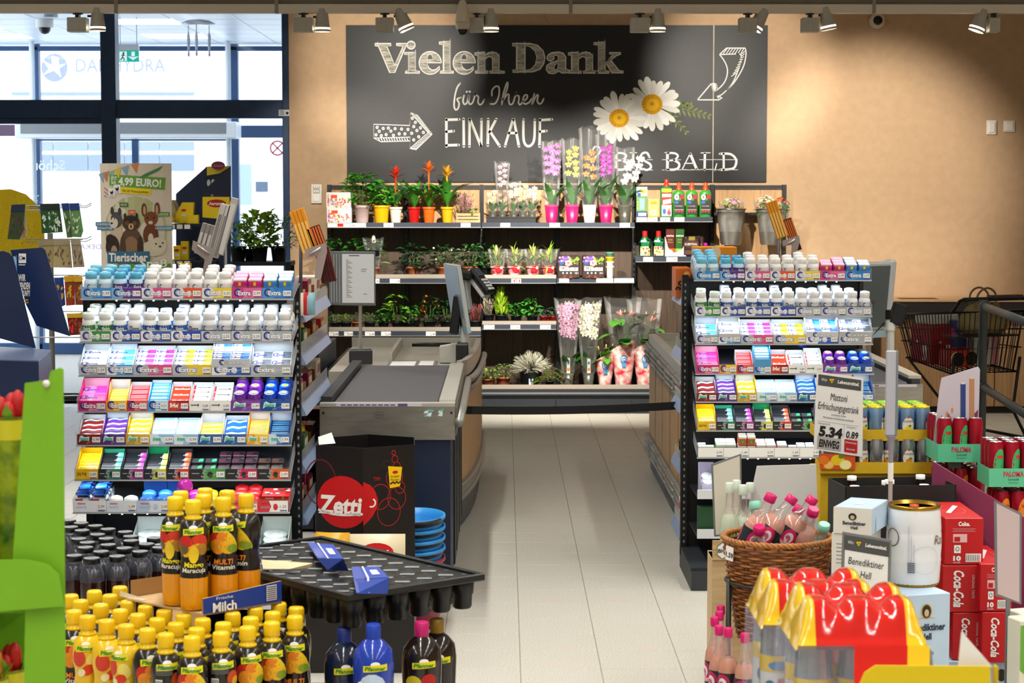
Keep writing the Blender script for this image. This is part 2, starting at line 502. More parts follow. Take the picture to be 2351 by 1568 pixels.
def mirtext(s,cx,cy,h,m,w=None):
 vs_,fs,gw=glyphs(s,.02);k=h/CAP;kx=k if w is None else w/gw
 mb.add([pm.fn(cx-x*kx,-cy+y*k-h/2,2)for x,y in vs_],[f[::-1]for f in fs],m)
mirtext('Schön, das',82,378,24,C('eef3f8',.6),135)
mirtext('EDEKA',212,566,12,C('c9a6cf',.6),60)
mb.build('mirrored_window_lettering',w2)
# ---- outside: street, pale building with faint lettering
struct('ground_outside',MB().box(-60,60,FAC+.2,90,-.12,-.02,C('b9bcc0',.9,var=.05,vs=2)))
BY=36.0
bd=tag(thing('office_building','pale office building across the street behind the glass doors','building',(0,BY,0)))
def bp(name,x0,y0,x1,y1,m,d0=-.05,d1=0.0):
 a,b,c,e=px2(x0,y0,x1,y1,BY);return MB().box(a,b,d0,d1,c,e,m).build(name,bd)
MB().box(-26,14,0,3,0,9,C('f4f4f2',.8)).build('facade',bd)
bp('roof_edge',30,212,447,218,C('8796ac',.6),-.15,0)
for k,(x0,x1)in enumerate(((92,122),(126,202),(206,286),(290,366),(370,446))):
 bp('window',x0,325,x1,345,C('8a97aa',.3));bp('window',x0,355,x1,392,C('7f8da2',.3))
bp('entrance_door',552,377,577,470,C('8fa2b5',.5));bp('letter_box',588,417,615,440,C('46566a',.5))
mb=MB();p=Pr(mb,lambda u,v,l:tuple(at(u,-v,BY-.02)-Vector((0,BY,0))+Vector((0,-.006*l,0))))
p.text('DANHYDRA',277,-149,32,C('868da2',.8),2,w=205)
p.ell(125,-155,30,32,C('868da2',.8),1,28);p.poly([(98,-138),(120,-150),(118,-128),(134,-132),(136,-150),(152,-146),(136,-158),(141,-178),(124,-162),(100,-172),(112,-158)],C('f4f4f2',.8),2)
mb.build('lettering',bd)
# ---- ceiling fittings in the vestibule
def ceil_fix(px,py,Y):return at(px,py,Y)
q=at(286,340,18.4)
a,b,c,e=px2(272,116,319,142,18.4)
t=thing('exit_sign','green emergency exit sign hanging from the vestibule ceiling','exit sign',((a+b)/2,18.4,c))
w_=(b-a)/2;h_=e-c
MB().rbox(-w_,w_,-.03,.03,h_,h_+.055,.004,C('dfe6ea',.5)).build('housing',t)
mb=MB().box(-w_,w_,-.008,.008,0,h_,C('17b8a6',.4,emit=0.5));p=PL(mb,(-w_,-.008,0))
p.rect(.012,.008,w_*.82,h_-.01,C('f3fbfa',.5,emit=.6));
p.ell(w_*.52,h_*.76,.011,.011,C('17b8a6',.5),2);p.line([(w_*.5,h_*.68),(w_*.42,h_*.42),(w_*.6,h_*.25),(w_*.52,h_*.1)],.012,C('17b8a6',.5),2);p.line([(w_*.42,h_*.42),(w_*.3,h_*.22),(w_*.18,h_*.2)],.012,C('17b8a6',.5),2)
p.line([(w_*.28,h_*.55),(w_*.5,h_*.62),(w_*.68,h_*.5)],.009,C('17b8a6',.5),2)
ux=w_*1.45;p.rect(ux-.014,h_*.5,ux+.014,h_*.88,C('f3fbfa',.5,emit=.6),2);p.poly([(ux-.05,h_*.5),(ux,h_*.15),(ux+.05,h_*.5),(ux,h_*.4)],C('f3fbfa',.5,emit=.6),2)
mb.build('sign_face',t)
mb=MB()
for sx in(-w_*.8,w_*.8):mb.cyl(.003,h_+.05,VC-c,GREYP,6,x=sx)
mb.build('suspension',t)
q=at(455,42,18.0)
t=thing('pendant_lamp','small pendant fitting with three hanging rods on the vestibule ceiling','lamp',(q.x,18.0,VC))
MB().lathe([(.02,-.05),(.1,-.06),(.15,-.085),(.15,-.095),(.06,-.1),(0.001,-.1)],C('b8c2cc',.3,.4),20).build('canopy',t)
for dx,dy in((-.09,.02),(-.01,-.05),(.09,.03)):
 MB().lathe([(.004,-.1),(.004,-.16),(.014,-.19),(.014,-.27),(.007,-.33),(.012,-.36),(.001,-.375)],C('a9b4c0',.35,.3),10,RT(dx,dy,0)).build('rod',t)
q=at(103,84,18.6)
t=thing('dome_camera','white dome camera on the vestibule ceiling beside the round column','camera',(q.x,18.6,VC))
MB().cyl(.078,-.075,0,WHITE,20).build('housing',t)
MB().lathe([(.055,-.075),(.052,-.1),(.035,-.125),(.001,-.135)],C('1a222c',.1),18).build('dome',t)
q=at(117,54,18.0)
t=thing('ceiling_sensor','flat white sensor box on the vestibule ceiling','sensor',(q.x,18.0,VC))
MB().rbox(-.055,.055,-.04,.04,-.035,0,.005,C('cfd6dd',.5)).build('body',t)
MB().rbox(-.03,.03,-.041,-.036,-.028,-.01,.001,C('9aa5b0',.5)).build('lens',t)
a,b,c,e=px2(34,279,541,317,FAC-.7)
t=thing('air_curtain','long pale air curtain with perforated grille above the entrance doors','air curtain',((a+b)/2,FAC-.7,c))
hw=(b-a)/2;hh=e-c
MB().rbox(-hw,hw,0,.45,0,hh,.01,C('dfe5ea',.4)).build('casing',t)
m,nt,bb=newmat('m_perforated');tc=nt.nodes.new('ShaderNodeTexCoord');br=nt.nodes.new('ShaderNodeTexBrick')
br.inputs['Scale'].default_value=1.0;br.inputs['Brick Width'].default_value=.018;br.inputs['Row Height'].default_value=.012;br.inputs['Mortar Size'].default_value=.0045
br.inputs['Color1'].default_value=lin('30363a');br.inputs['Color2'].default_value=lin('383e42');br.inputs['Mortar'].default_value=lin('8a9094')
mp=nt.nodes.new('ShaderNodeMapping');mp.inputs['Rotation'].default_value=(PI/2,0,0)
nt.links.new(tc.outputs['Object'],mp.inputs[0]);nt.links.new(mp.outputs[0],br.inputs['Vector']);nt.links.new(br.outputs['Color'],bb.inputs['Base Color'])
MB().box(-hw+.06,hw-.1,-.004,.002,.045,hh-.012,m).build('grille',t)
# --- chalkboard sign on the back wall
BDY=WALL-.02
CHALKB=C('121214',0.43,var=.25,vs=60,bump=.25,bs=300,spec=.4)
CH=C('f1efe9',.9);HAT=C('b8b3a7',.9,var=.6,vs=70,stretch=(.25,1,2.2))
sg=thing('chalkboard_sign','wide black chalkboard sign reading Vielen Dank on the tan back wall','sign',(0,WALL,0))
def bpan(x0,x1,nm):
 a,b,c,e=px2(x0,58,x1,418,BDY)
 return MB().box(a,b,-.02,-.001,c,e,CHALKB).build(nm,sg)
bpan(797,1637.2,'board_panel');bpan(1638.4,1763,'board_panel')
a,b,c,e=px2(1637.2,58,1638.4,418,BDY);MB().box(a,b,-.0195,-.001,c,e,C('c9c7c3',.5)).build('panel_joint',sg)
def chalk():
 mb=MB()
 return mb,Pr(mb,lambda u,v,l:tuple(at(u,-v,BDY)+Vector((0,-.0008*l-WALL,0))))
def zz(x0,y0,k,pts):return[(x0+x/k,-(y0+y/k))for x,y in pts]
def crom(pts,n=6):
 out=[]
 for i in range(len(pts)-1):
  p0=pts[max(i-1,0)];p1=pts[i];p2=pts[i+1];p3=pts[min(i+2,len(pts)-1)]
  for k in range(n):
   t=k/n
   out.append(tuple(.5*(2*p1[c]+(p2[c]-p0[c])*t+(2*p0[c]-5*p1[c]+4*p2[c]-p3[c])*t*t+(3*p1[c]-p0[c]-3*p2[c]+p3[c])*t**3)for c in(0,1)))
 return out+[pts[-1]]
mb,p=chalk()
K1=7.837
def lett(org,outer,holes=()):
 o=zz(org,80,K1,outer);p.poly(o,HAT,1);p.line(o,2.3,CH,3,closed=True)
 for h in holes:
  q=zz(org,80,K1,h);p.poly(q,CHALKB,2);p.line(q,1.5,CH,3,closed=True)
V=[(85,155),(375,155),(375,195),(300,210),(440,540),(590,210),(470,190),(470,155),(670,155),(640,210),(440,680),(350,680),(150,210),(85,195)]
I_=[(615,320),(815,310),(815,640),(890,660),(890,688),(625,688),(640,655),(690,640),(690,360),(615,350)]
def e_(dx):
 out=[(1080+dx+200*math.cos(math.radians(t)),505-205*math.sin(math.radians(t)))for t in range(4,336,14)]
 out+=[(1250+dx,565),(1180+dx,625),(1110+dx,635),(1050+dx,590),(1020+dx,502),(1280+dx,502)]
 return out,[(1020+dx,445),(1040+dx,370),(1080+dx,345),(1112+dx,372),(1132+dx,445)]
L_=[(1240,130),(1440,110),(1440,640),(1500,660),(1500,688),(1250,688),(1265,655),(1315,640),(1315,180),(1240,165)]
N_=[(1880,325),(2065,310),(2065,360),(2130,320),(2200,310),(2270,325),(2320,380),(2320,640),(2420,660),(2420,688),(2150,688),(2150,655),(2200,640),(2200,430),(2170,395),(2120,395),(2065,440),(2065,640),(2120,655),(2120,688),(1890,688),(1890,655),(1940,640),(1940,375),(1880,360)]
lett(850,V);lett(850,I_);lett(850,[(735+72*math.cos(a),185+72*math.sin(a))for a in[k*PI/10 for k in range(20)]])
for dx in(0,612):o,h=e_(dx);lett(850,o,[h])
lett(850,L_);lett(850,N_)
lett(1140,[(285,155),(600,155),(740,190),(840,290),(870,400),(850,520),(780,620),(660,665),(290,672),(290,640),(360,620),(360,210),(285,195)],[[(515,200),(600,212),(690,290),(725,400),(700,530),(620,620),(515,632)]])
lett(1140,[(905,420),(930,360),(1000,320),(1120,310),(1200,330),(1245,400),(1245,610),(1320,640),(1310,682),(1180,688),(1120,655),(1030,700),(940,690),(895,630),(900,560),(960,510),(1110,460),(1110,380),(1060,360),(1030,380),(1035,430),(980,475),(930,460)],[[(1110,510),(1050,540),(1030,600),(1060,630),(1100,615)]])
lett(1140,[(x-590,y)for x,y in N_])
lett(1140,[(1750,145),(1950,120),(1950,520),(2090,360),(2030,340),(2030,320),(2235,320),(2235,345),(2150,380),(2060,460),(2200,640),(2280,655),(2280,685),(2070,685),(1985,530),(1955,550),(1955,640),(2025,660),(2025,690),(1780,690),(1780,660),(1835,640),(1835,190),(1750,175)])
for org,xs in((850,((130,130,210),(1325,95,690),(1440,70,690),(690,330,710),(815,265,690),(1945,285,690),(2065,300,710),(2200,290,690),(2320,330,710))),(1140,((370,130,690),(505,120,700),(1360,290,690),(1478,300,710),(1612,295,690),(1735,330,705),(1838,100,690),(1950,85,690)))):
 for x,y0,y1 in xs:p.line(zz(org,80,K1,[(x,y0),(x+3,y1)]),.8,CH,3)
mb.build('heading_lettering',sg)
mb,p=chalk()
K3=5.224
def st(pts,w,sm=True,z=(840,180,K3)):
 q=zz(z[0],z[1],z[2],pts);q=crom(q)if sm and len(q)>2 else q
 p.line(q,w/z[2],CH,1)
 for e in(q[0],q[-1]):p.ell(e[0],e[1],w/z[2]/2,w/z[2]/2,CH,1,10)
for s in([(1130,60),(1095,110),(1070,200),(1058,320),(1075,375),(1105,360),(1118,300),(1095,250),(1138,230)],[(1178,205),(1165,270),(1182,310),(1212,290),(1238,205),(1232,280),(1252,310),(1285,280),(1318,165),(1310,200),(1335,208),(1350,225),(1345,285),(1367,315),(1395,300),(1420,255)],[(1512,208),(1515,140),(1560,95),(1597,112),(1592,220),(1550,300),(1490,305)],[(1630,312),(1650,180),(1690,58),(1702,60),(1690,140),(1640,265),(1690,200),(1715,195),(1712,260),(1727,310),(1765,295),(1806,165),(1802,202),(1832,210),(1836,250),(1830,290),(1850,315),(1890,275),(1930,240),(1935,202),(1905,202),(1886,250),(1902,305),(1955,290),(1990,240)],[(2020,185),(1992,312),(2040,215),(2066,202),(2056,270),(2080,305),(2110,290),(2132,245)]):
 st(s,19)
for x in(1210,1246):p.ell(*zz(840,180,K3,[(x,160)])[0],2.4,2.4,CH,1,10)
for s in([(965,490),(967,815)],[(965,497),(1118,492)],[(965,640),(1052,632)],[(965,803),(1112,798)],[(1172,485),(1175,815)],[(1242,815),(1242,490)],[(1250,490),(1380,812)],[(1386,492),(1382,812)],[(1467,488),(1462,803)],[(1563,488),(1482,645)],[(1487,635),(1605,812)],[(1670,812),(1765,492)],[(1775,492),(1835,812)],[(1710,655),(1802,655)],[(2088,492),(2082,815)],[(2088,500),(2230,492)],[(2088,638),(2165,630)]):
 st(s,30,False)
st([(1890,492),(1892,730),(1930,808),(1985,798),(2020,720),(2026,495)],28)
for s in([(1232,500),(1236,800)],[(1262,540),(1372,800)],[(1690,790),(1760,530)],[(1462,520),(1458,780)],[(2078,520),(2074,800)],[(1376,520),(1374,780)]):
 p.line(zz(840,180,K3,s),.7,CHALKB,2)
mb.build('greeting_lettering',sg)
mb,p=chalk()
Z5=(1340,320,6.187)
def st5(pts,w,sm=True):st(pts,w,sm,Z5)
for dx in(0,735):
 st5([(455+dx,195),(455+dx,428)],36,False);st5([(470+dx,193),(560+dx,198),(603+dx,235),(560+dx,288),(470+dx,296)],26);st5([(550+dx,294),(618+dx,340),(612+dx,400),(560+dx,428),(470+dx,430)],30)
 st5([(415+dx,188),(490+dx,188)],10,False);st5([(415+dx,432),(490+dx,432)],10,False)
st5([(705,195),(705,428)],32,False);st5([(655,190),(755,190)],10,False);st5([(655,432),(755,432)],10,False)
st5([(935,255),(900,192),(840,197),(815,245),(860,300),(940,350),(955,400),(900,434),(830,415)],28)
st5([(1400,425),(1515,195)],13,False);st5([(1515,205),(1605,422)],36,False);st5([(1430,340),(1560,340)],12,False);st5([(1375,430),(1460,430)],9,False);st5([(1530,430),(1635,430)],9,False)
st5([(1722,195),(1718,428)],32,False);st5([(1665,192),(1800,190)],10,False);st5([(1665,430),(1860,428)],13,False);st5([(1862,445),(1890,345)],14,False)
st5([(1988,205),(1988,430)],30,False);st5([(1935,205),(2080,208),(2160,275),(2162,355),(2110,418),(1935,432)],30)
st5([(118,185),(150,112),(205,104),(240,145),(215,205),(170,250),(128,330),(160,420),(240,400),(300,330)],22)
for s in([(415,290),(650,290)],[(900,288),(980,288)],[(1115,288),(1380,290)],[(1645,288),(2190,288)],[(410,434),(980,434)],[(1115,434),(2190,432)]):st5(s,6,False)
for x in(455,1190,705,1722,1988):p.line(zz(*Z5,[(x-8,215),(x-8,410)]),.6,CHALKB,2)
mb.build('farewell_lettering',sg)
mb,p=chalk()
def out(pts,w=6,z=(840,180,K3),cl=False):p.line(zz(*z,pts),w/z[2],CH,1,closed=cl)
out([(95,550),(525,565),(535,410),(745,650),(530,840),(530,705),(95,715)],9,cl=True)
out([(535,410),(620,445),(795,670),(600,855),(530,840)],9);out([(745,650),(795,672)],8)
out([(95,715),(180,760),(530,750)],9)
for k in range(12):out([(150+k*31,716),(170+k*31,756)],9)
for k in range(11):out([(548+k*19,835-k*16.5),(612+k*17,842-k*16.5)],8)
for k in range(13):out([(560+k*15,432+k*17),(605+k*15,432+k*18)],9)
for x,y in((135,587),(208,600),(270,595),(350,603),(428,607),(505,612),(160,634),(300,632),(122,677),(185,687),(243,674),(330,683),(400,665),(468,665),(550,658),(557,478),(594,527),(575,578),(612,625),(655,593),(690,648),(634,700),(574,737)):
 q=zz(840,180,K3,[(x,y)])[0];p.ring(q[0],q[1],3.3,3.6,2.0,CH,1,14)
mb.build('chalk_arrow',sg)
mb,p=chalk()
Z6=(1580,90,9.8)
out([(210,1365),(510,1010),(570,995),(630,1005),(650,1115),(565,1185),(530,1010)],26,Z6);out([(210,1365),(690,1365),(760,1320),(700,1290),(650,1290),(690,1330)],26,Z6)
for pts in([(565,1185),(700,1100),(820,960),(880,780),(870,620),(800,470),(705,345)],[(650,1285),(740,1255),(860,1150),(1000,980),(1100,760),(1170,560),(1195,420),(1170,340),(1080,330)],[(860,1150),(1020,990),(1170,760),(1260,560),(1300,340),(1285,205)]):
 p.line(crom(zz(*Z6,pts)),2.4,CH,1)
out([(705,345),(860,200),(1285,200)],24,Z6);out([(705,345),(1150,330)],22,Z6)
for k in range(7):out([(790+k*66,322),(880+k*62,210)],16,Z6)
for k in range(9):out([(1195-k*16-k*k*1.5,340+k*62),(1280-k*12-k*k*1.6,265+k*62)],16,Z6)
p.poly(zz(*Z6,[(530,1010),(630,1005),(650,1115),(565,1185)]),CH,1)
mb.build('chalk_arrow',sg)
mb,p=chalk()
ZF=(1330,160,7.124)
GL=C('8c9a4a',.8,var=.15);GLD=C('7b8c42',.8)
def frond(base,tip,n,wid,m):
 b=zz(*ZF,[base])[0];t=zz(*ZF,[tip])[0];dx,dy=t[0]-b[0],t[1]-b[1];L=math.hypot(dx,dy);nx,ny=-dy/L,dx/L
 p.poly([(b[0]+nx*1.2,b[1]+ny*1.2),t,(b[0]-nx*1.2,b[1]-ny*1.2)],m,1)
 for k in range(n):
  f=k/n;c=(b[0]+dx*f,b[1]+dy*f);ww=wid*(1-f*.75)
  for s in(1,-1):
   e=(c[0]+dx/L*ww*.8+nx*s*ww,c[1]+dy/L*ww*.8+ny*s*ww)
   p.poly([c,(c[0]*.45+e[0]*.55+nx*s*-1.2+dx/L*2.5,c[1]*.45+e[1]*.55-ny*s*1.2+dy/L*2.5),e,(c[0]*.5+e[0]*.5-dx/L*2.8,c[1]*.5+e[1]*.5-dy/L*2.8)],m,1)
frond((1430,560),(2190,785),9,22,GL);frond((1430,690),(1820,1095),5,17,GLD);frond((1480,600),(1885,560),6,13,GL)
def daisy(c,r0,r1,n,ry,l,seed):
 rr=random.Random(seed);cx,cy=zz(*ZF,[c])[0]
 for k in range(n):
  a=2*PI*k/n+rr.uniform(-.07,.07);L=r1*rr.uniform(.88,1.06);w=rr.uniform(6.4,8.6)
  ca,sa=math.cos(a),math.sin(a)*ry
  pts=[]
  for f,q in((.28,.45),(.6,.95),(.85,1.0),(.97,.55),(1.0,.1),(.975,-.5),(.85,-1.0),(.6,-.95),(.28,-.45)):
   pts.append((cx+ca*L*f-math.sin(a)*w*q,cy+sa*L*f+math.cos(a)*w*q*ry))
  m=(C('f6f5f0',.8),C('eceae2',.8),C('e4e2da',.8))[k%3]
  p.poly(pts,m,l+(k%3))
 p.ell(cx,cy,r0,r0*ry,C('e8a60c',.8,var=.3,vs=220),l+4,26);p.ell(cx+1,cy-1,r0*.62,r0*ry*.6,C('f7c41e',.8),l+5,22);p.ell(cx,cy+1,r0*.2,r0*.18,C('d98f0a',.8),l+6,14)
 for k in range(34):
  a=2*PI*k/34;p.ell(cx+math.cos(a)*r0*.86,cy+math.sin(a)*r0*ry*.86,.9,.9,C('b8720c',.8)if k%2 else C('f2b41a',.8),l+5,6)
daisy((1190,565),24,64,21,.97,2,5);daisy((650,795),22.8,66,21,.93,9,9)
mb.build('daisy_print',sg)
# --- fittings on the back wall
def plate(name,lab,cat,x0,y0,x1,y1,det=None,group=None):
 a,b,c,e=px2(x0,y0,x1,y1,WALL)
 t=thing(name,lab,cat,((a+b)/2,WALL,c),group=group);w=(b-a)/2;h=e-c
 MB().rbox(-w,w,-.022,0,0,h,.004,C('efe9df',.5)).build('cover',t)
 if det:det(t,w,h)
 return t
def sw(t,w,h):
 mb=MB().rbox(-w*.62,w*.62,-.026,-.02,h*.52,h*.92,.003,C('b7b2a8',.5));p=PL(mb,(0,-.026,0))
 for i in(-1,0,1):
  for j in(0,1):p.rect(i*.015-.005,h*.58+j*.035,i*.015+.005,h*.58+j*.035+.018,WHITE)
 mb.build('keypad',t)
 MB().rbox(-w*.62,w*.62,-.028,-.02,h*.1,h*.48,.003,C('f5f0e6',.5)).build('rocker',t)
plate('light_switch','white double switch plate with small keypad beside the glass front','switch',715,423,739,467,sw)
def sen(t,w,h):MB().rbox(-w*.7,w*.7,-.034,-.02,h*.12,h*.88,.006,C('f4ede2',.5)).build('lens',t)
plate('wall_sensor','upright cream sensor box high on the tan wall','sensor',2264,276,2287,309,sen)
plate('wall_box','small square cream box right of the upright sensor box','sensor',2303,277,2329,303,sen)
q=at(2013,48,WALL)
t=thing('wall_dome_camera','round white camera with black dome on the tan wall','camera',q)
T=RT(0,0,0,PI/2)
MB().lathe([(.062,0),(.062,.03),(.05,.045),(.038,.05)],C('d9cdbb',.5),24,T).build('housing',t)
MB().lathe([(.038,.048),(.034,.066),(.018,.08),(.001,.084)],C('0b0b0d',.08),20,T).build('dome',t)
mb=MB();p=Pr(mb,lambda u,v,l:tuple(at(u,-v,WALL-.001)))
p.line([(1250,-15),(1251,-26),(1249,-36),(1254,-46),(1261,-56)],.9,C('8a6b49',.9));o=mb.build('plaster_crack',bpy.data.objects['wall_back'])
# --- light track with spot lamps and a speed dome
TRY=13.75
tz0=at(1175,31,TRY).z;tz1=at(1175,10,TRY).z
t=thing('ceiling_track','long pale lamp track hanging in front of the back wall','lamp track',(0,TRY,tz0))
MB().rbox(-6.9,6.9,-.03,.03,0,tz1-tz0,.004,C('d4c9b8',.5)).build('rail',t)
MB().box(-6.9,6.9,-.012,.012,tz1-tz0,tz1-tz0+.05,C('6f665a',.6)).build('rail_web',t)
for k in range(7):
 MB().cyl(.006,tz1-tz0,CEIL-tz0,GREYP,6,x=-6+2*k).build('hanger',t)
for x in(268,636,1310,2005):
 q=at(x,20,TRY).x
 MB().box(q-.012,q+.012,-.032,.032,-.001,tz1-tz0+.03,C('8c8375',.5)).build('rail_joint',t)
LAMPG=C('b0aba0',.45,var=.05)
def spot(bx0,bx1,hx,hy,tilt,lab,aim,power,side=1,fwd=0.0,size=62.0):
 a=at(bx0,47,TRY);b=at(bx1,47,TRY);zt=tz0
 t=thing('spot_lamp',lab,'spot lamp',((a.x+b.x)/2,TRY,zt),group='spot lamps on the track')
 w=(b.x-a.x)/2;hz=at(hx,hy,TRY)
 MB().box(-.012,.012,-.035,.035,-.03,.001,BLACK).box(-w*.5,w*.5,-.012,.012,-.008,0,BLACK).build('track_adapter',t)
 MB().rbox(-w,w,-.055,.055,-.125,-.03,.004,LAMPG).build('ballast_box',t)
 hx_=hz.x-(a.x+b.x)/2;hzz=hz.z-zt
 T=RT(hx_,-.0,hzz,fwd,tilt,0)
 h=MB().lathe([(.034,.075),(.036,.07),(.05,-.05),(.052,-.055)],LAMPG,20,T,cap0=False,cap1=False).cyl(.033,.066,.072,C('2a2926',.5),20,T).build('head',t)
 MB().lathe([(.0515,-.062),(.0515,-.052)],C('fff2d6',.4,emit=14.0),20,T,cap0=False,cap1=False).build('glow_ring',t)
 MB().lathe([(.053,-.078),(.053,-.062)],C('b5aea0',.3),20,T,cap0=False,cap1=False).build('front_ring',t)
 MB().cyl(.045,-.06,-.058,C('fff0d8',.4,emit=10.0),16,T).build('lens',t)
 MB().cyl(.008,0,abs(hx_)-w+.0,BLACK,8,RT(w*(1 if hx_>0 else-1),0,hzz+.02,0,PI/2*(1 if hx_>0 else-1),0)).build('joint',t)
 ld=bpy.data.lights.new('spot_light','SPOT');ld.energy=power*LUM;ld.spot_size=math.radians(size);ld.spot_blend=.75;ld.shadow_soft_size=.03;ld.color=(1,.93,.82)
 lo=bpy.data.objects.new('spot_light',ld);col.objects.link(lo)
 src=Vector((hz.x,TRY,hz.z-.09));lo.location=src
 d=Vector(aim)-src;lo.location=src+d.normalized()*.03;lo.rotation_euler=d.to_track_quat('-Z','Y').to_euler()
 return t
aw=lambda x,y:at(x,y,WALL)
spot(157,201,224,44,0,'grey spot lamp on the track in front of the glass front',(at(300,500,12.0).x,12.0,1.5),150)
spot(675,719,740,46,0,'grey spot lamp nearest the glass front corner, above the light switch',aw(770,470),250,size=42)
spot(863,904,924,44,-.42,'grey spot lamp tilted right above the word Vielen',aw(885,150),430,size=36)
spot(1078,1111,1127,46,0,'grey spot lamp right of the speed dome camera',(at(1127,50,TRY).x,15.95,1.2),680,size=62)
spot(1447,1491,1510,46,0,'grey spot lamp above the word Dank',(at(1500,50,TRY).x,15.95,1.2),680,size=62)
spot(1696,1737,1744,44,.5,'grey spot lamp tilted left above the chalk arrow at right',aw(1700,165),430,size=36)
spot(1840,1879,1898,42,-.2,'grey spot lamp tilted towards the bare tan wall',aw(1990,400),500,size=48)
spot(2268,2293,2250,46,.35,'grey spot lamp at the right end of the track',(at(2230,50,TRY).x,15.2,1.0),170)
q=at(1062,10,TRY-.1)
t=thing('speed_dome_camera','cream egg-shaped speed dome camera hanging from the lamp track','camera',(q.x,TRY-.1,q.z))
MB().lathe([(.012,.03),(.022,.02),(.036,-.03),(.046,-.09),(.049,-.12)],C('cfc4ac',.5),22).build('housing',t)
MB().lathe([(.049,-.122),(.046,-.15),(.037,-.165)],C('c4b89e',.5),22).build('skirt',t)
MB().lathe([(.036,-.164),(.035,-.18),(.025,-.197),(.001,-.204)],C('15161a',.08),20).build('dome',t)
MB().cyl(.01,.0,tz1-q.z+.35,C('bdb4a2',.5),10).build('stem',t)
# --- plant shelving on the back wall
SF=16.05;SU=(SF+.135)/FPX
WOODL=wood('c39b6d','a98256',(14,14,1.2),4.0)
WOODD=wood('4d3a29','33261b',(14,14,1.2),4.0)
RAILM=C('39414d',.4,.2);TRAYM=C('a79d90',.5,.3)
sh=thing('plant_shelf_unit','long wooden shelf unit full of potted plants under the chalkboard','shelf unit',(0,SF,0))
UPX=[757,933,1106,1280,1455,1634,1799]
ux=[at(x,600,16.36).x for x in UPX]
ztop=at(900,424,16.36).z
for x in ux:MB().box(x-.016,x+.016,.29,.35,0,ztop,BLACK).build('upright',sh)
sl=MB().box(-.004,.004,-.001,.001,0,.014,C('5c5c5c',.6)).build('slot',sh);sl.location=(ux[0],.289,1.6)
for xi in(0,1,2,4,5,6):
 for k in range(10):
  o=place(sl.data,'slot',sh);o.location=(ux[xi],.289,1.44-k*.045+.0)
for i in range(6):
 MB().box(ux[i]+.017,ux[i+1]-.017,.33,.345,.12,1.50,WOODL if i==5 else WOODD).build('back_panel',sh)
 MB().box(ux[i]+.017,ux[i+1]-.017,.33,.345,1.502,ztop-.035,WOODL).build('back_panel',sh)
 MB().box(ux[i]+.017,ux[i+1]-.017,.31,.35,ztop-.034,ztop-.004,CHAR).build('top_strip',sh)
def zpx(y,Y=SF):return at(1175,y,Y).z
def shelf(x0,x1,yt,yb,strip=None):
 a=at(x0,yt,SF).x;b=at(x1,yt,SF).x;z1=zpx(yt);z0=zpx(yb)
 s=MB().box(a,b,.004,.33,z1-.03,z1-.006,C('4b4f55',.5)).build('shelf',sh)
 MB().box(a,b,-.008,.004,z0,z1,RAILM).build('price_rail',s)
 MB().box(a,b,-.011,-.007,z0,z0+.006,C('c8c8c8',.3,.8)).build('rail_lip',s)
 if strip is not None:
  MB().box(a,b,.008,.016,z1,zpx(strip),TRAYM).build('plant_guard',s)
 return s,z0,z1
PT=None
def tags(s,yc,xs,z0,z1,price=True):
 for x,w,txt in xs:
  q=at(x,yc,SF-.012);h=(z1-z0)*.8;ww=w*SU
  mb=MB().box(0,ww,-.001,.001,-h/2,h/2,PAPER);p=PL(mb,(0,-.001,0),eps=.0004)
  if txt=='r':p.rect(ww*.5,-h*.38,ww*.8,h*.38,RED)
  elif txt:
   p.text(txt,ww*.97,-h*.1,h*.52,INK,1,al='R',bold=.01);p.rect(ww*.06,h*.2,ww*.5,h*.27,GREYP)
  mb.build('price_tag',s,loc=(q.x,q.y-SF,z0+(z1-z0)*.52))
S1,a0,a1=shelf(752,1104,511,523);tags(S1,517,((752,45,'r'),(797,18,'5.99'),(815,25,'1.99'),(881,22,'4.99'),(1058,22,'6.99')),a0,a1)
S2,b0,b1=shelf(1107,1457,511,523);tags(S2,517,((1149,22,'4.99'),(1262,23,'7.99'),(1423,23,'9.99')),b0,b1)
S3,c0,c1=shelf(1460,1636,498,510);tags(S3,504,((1462,23,'6.99'),(1487,22,'3.49'),(1516,22,'4.99'),(1548,23,'1.79')),c0,c1)
S4,d0,d1=shelf(755,1104,639,651,630);tags(S4,645,((853,18,'1.99'),(895,23,'1.99'),(757,20,'3.99')),d0,d1)
S5,e0,e1=shelf(1107,1277,639,651,631);tags(S5,645,((1174,10,'r'),(1186,10,'r')),e0,e1)
S6,f0,f1=shelf(1279,1456,638,650);tags(S6,644,((1284,22,'1.99'),(1369,38,''),(1410,45,'')),f0,f1)
S7,g0,g1=shelf(1459,1636,589,602);tags(S7,595,((1477,22,'1.99'),(1530,25,'1.99')),g0,g1)
S8,h0,h1=shelf(755,1104,760,772,751);tags(S8,766,((755,22,'0.99'),(790,20,'0.99'),(838,22,'0.99'),(875,22,'0.59'),(978,22,'2.49')),h0,h1)
S9,i0,i1=shelf(1107,1277,745,757,737);tags(S9,751,((1111,24,'1.99'),(1172,22,'2.49'),(1240,24,'1.49')),i0,i1)
a=at(752,890,SF).x;b=at(1800,890,SF).x
MB().box(a,b,0,.34,.1,zpx(893),C('33373c',.5)).build('base_shelf',sh)
MB().box(a,b,-.01,.0,zpx(893),zpx(883),TRAYM).build('base_guard',sh)
MB().box(a,b,-.03,-.01,zpx(907),zpx(894),C('2c3138',.35)).build('base_rail',sh)
MB().box(a,b,-.033,-.03,zpx(904),zpx(900),C('b9bcbf',.3,.8)).build('base_rail_lip',sh)
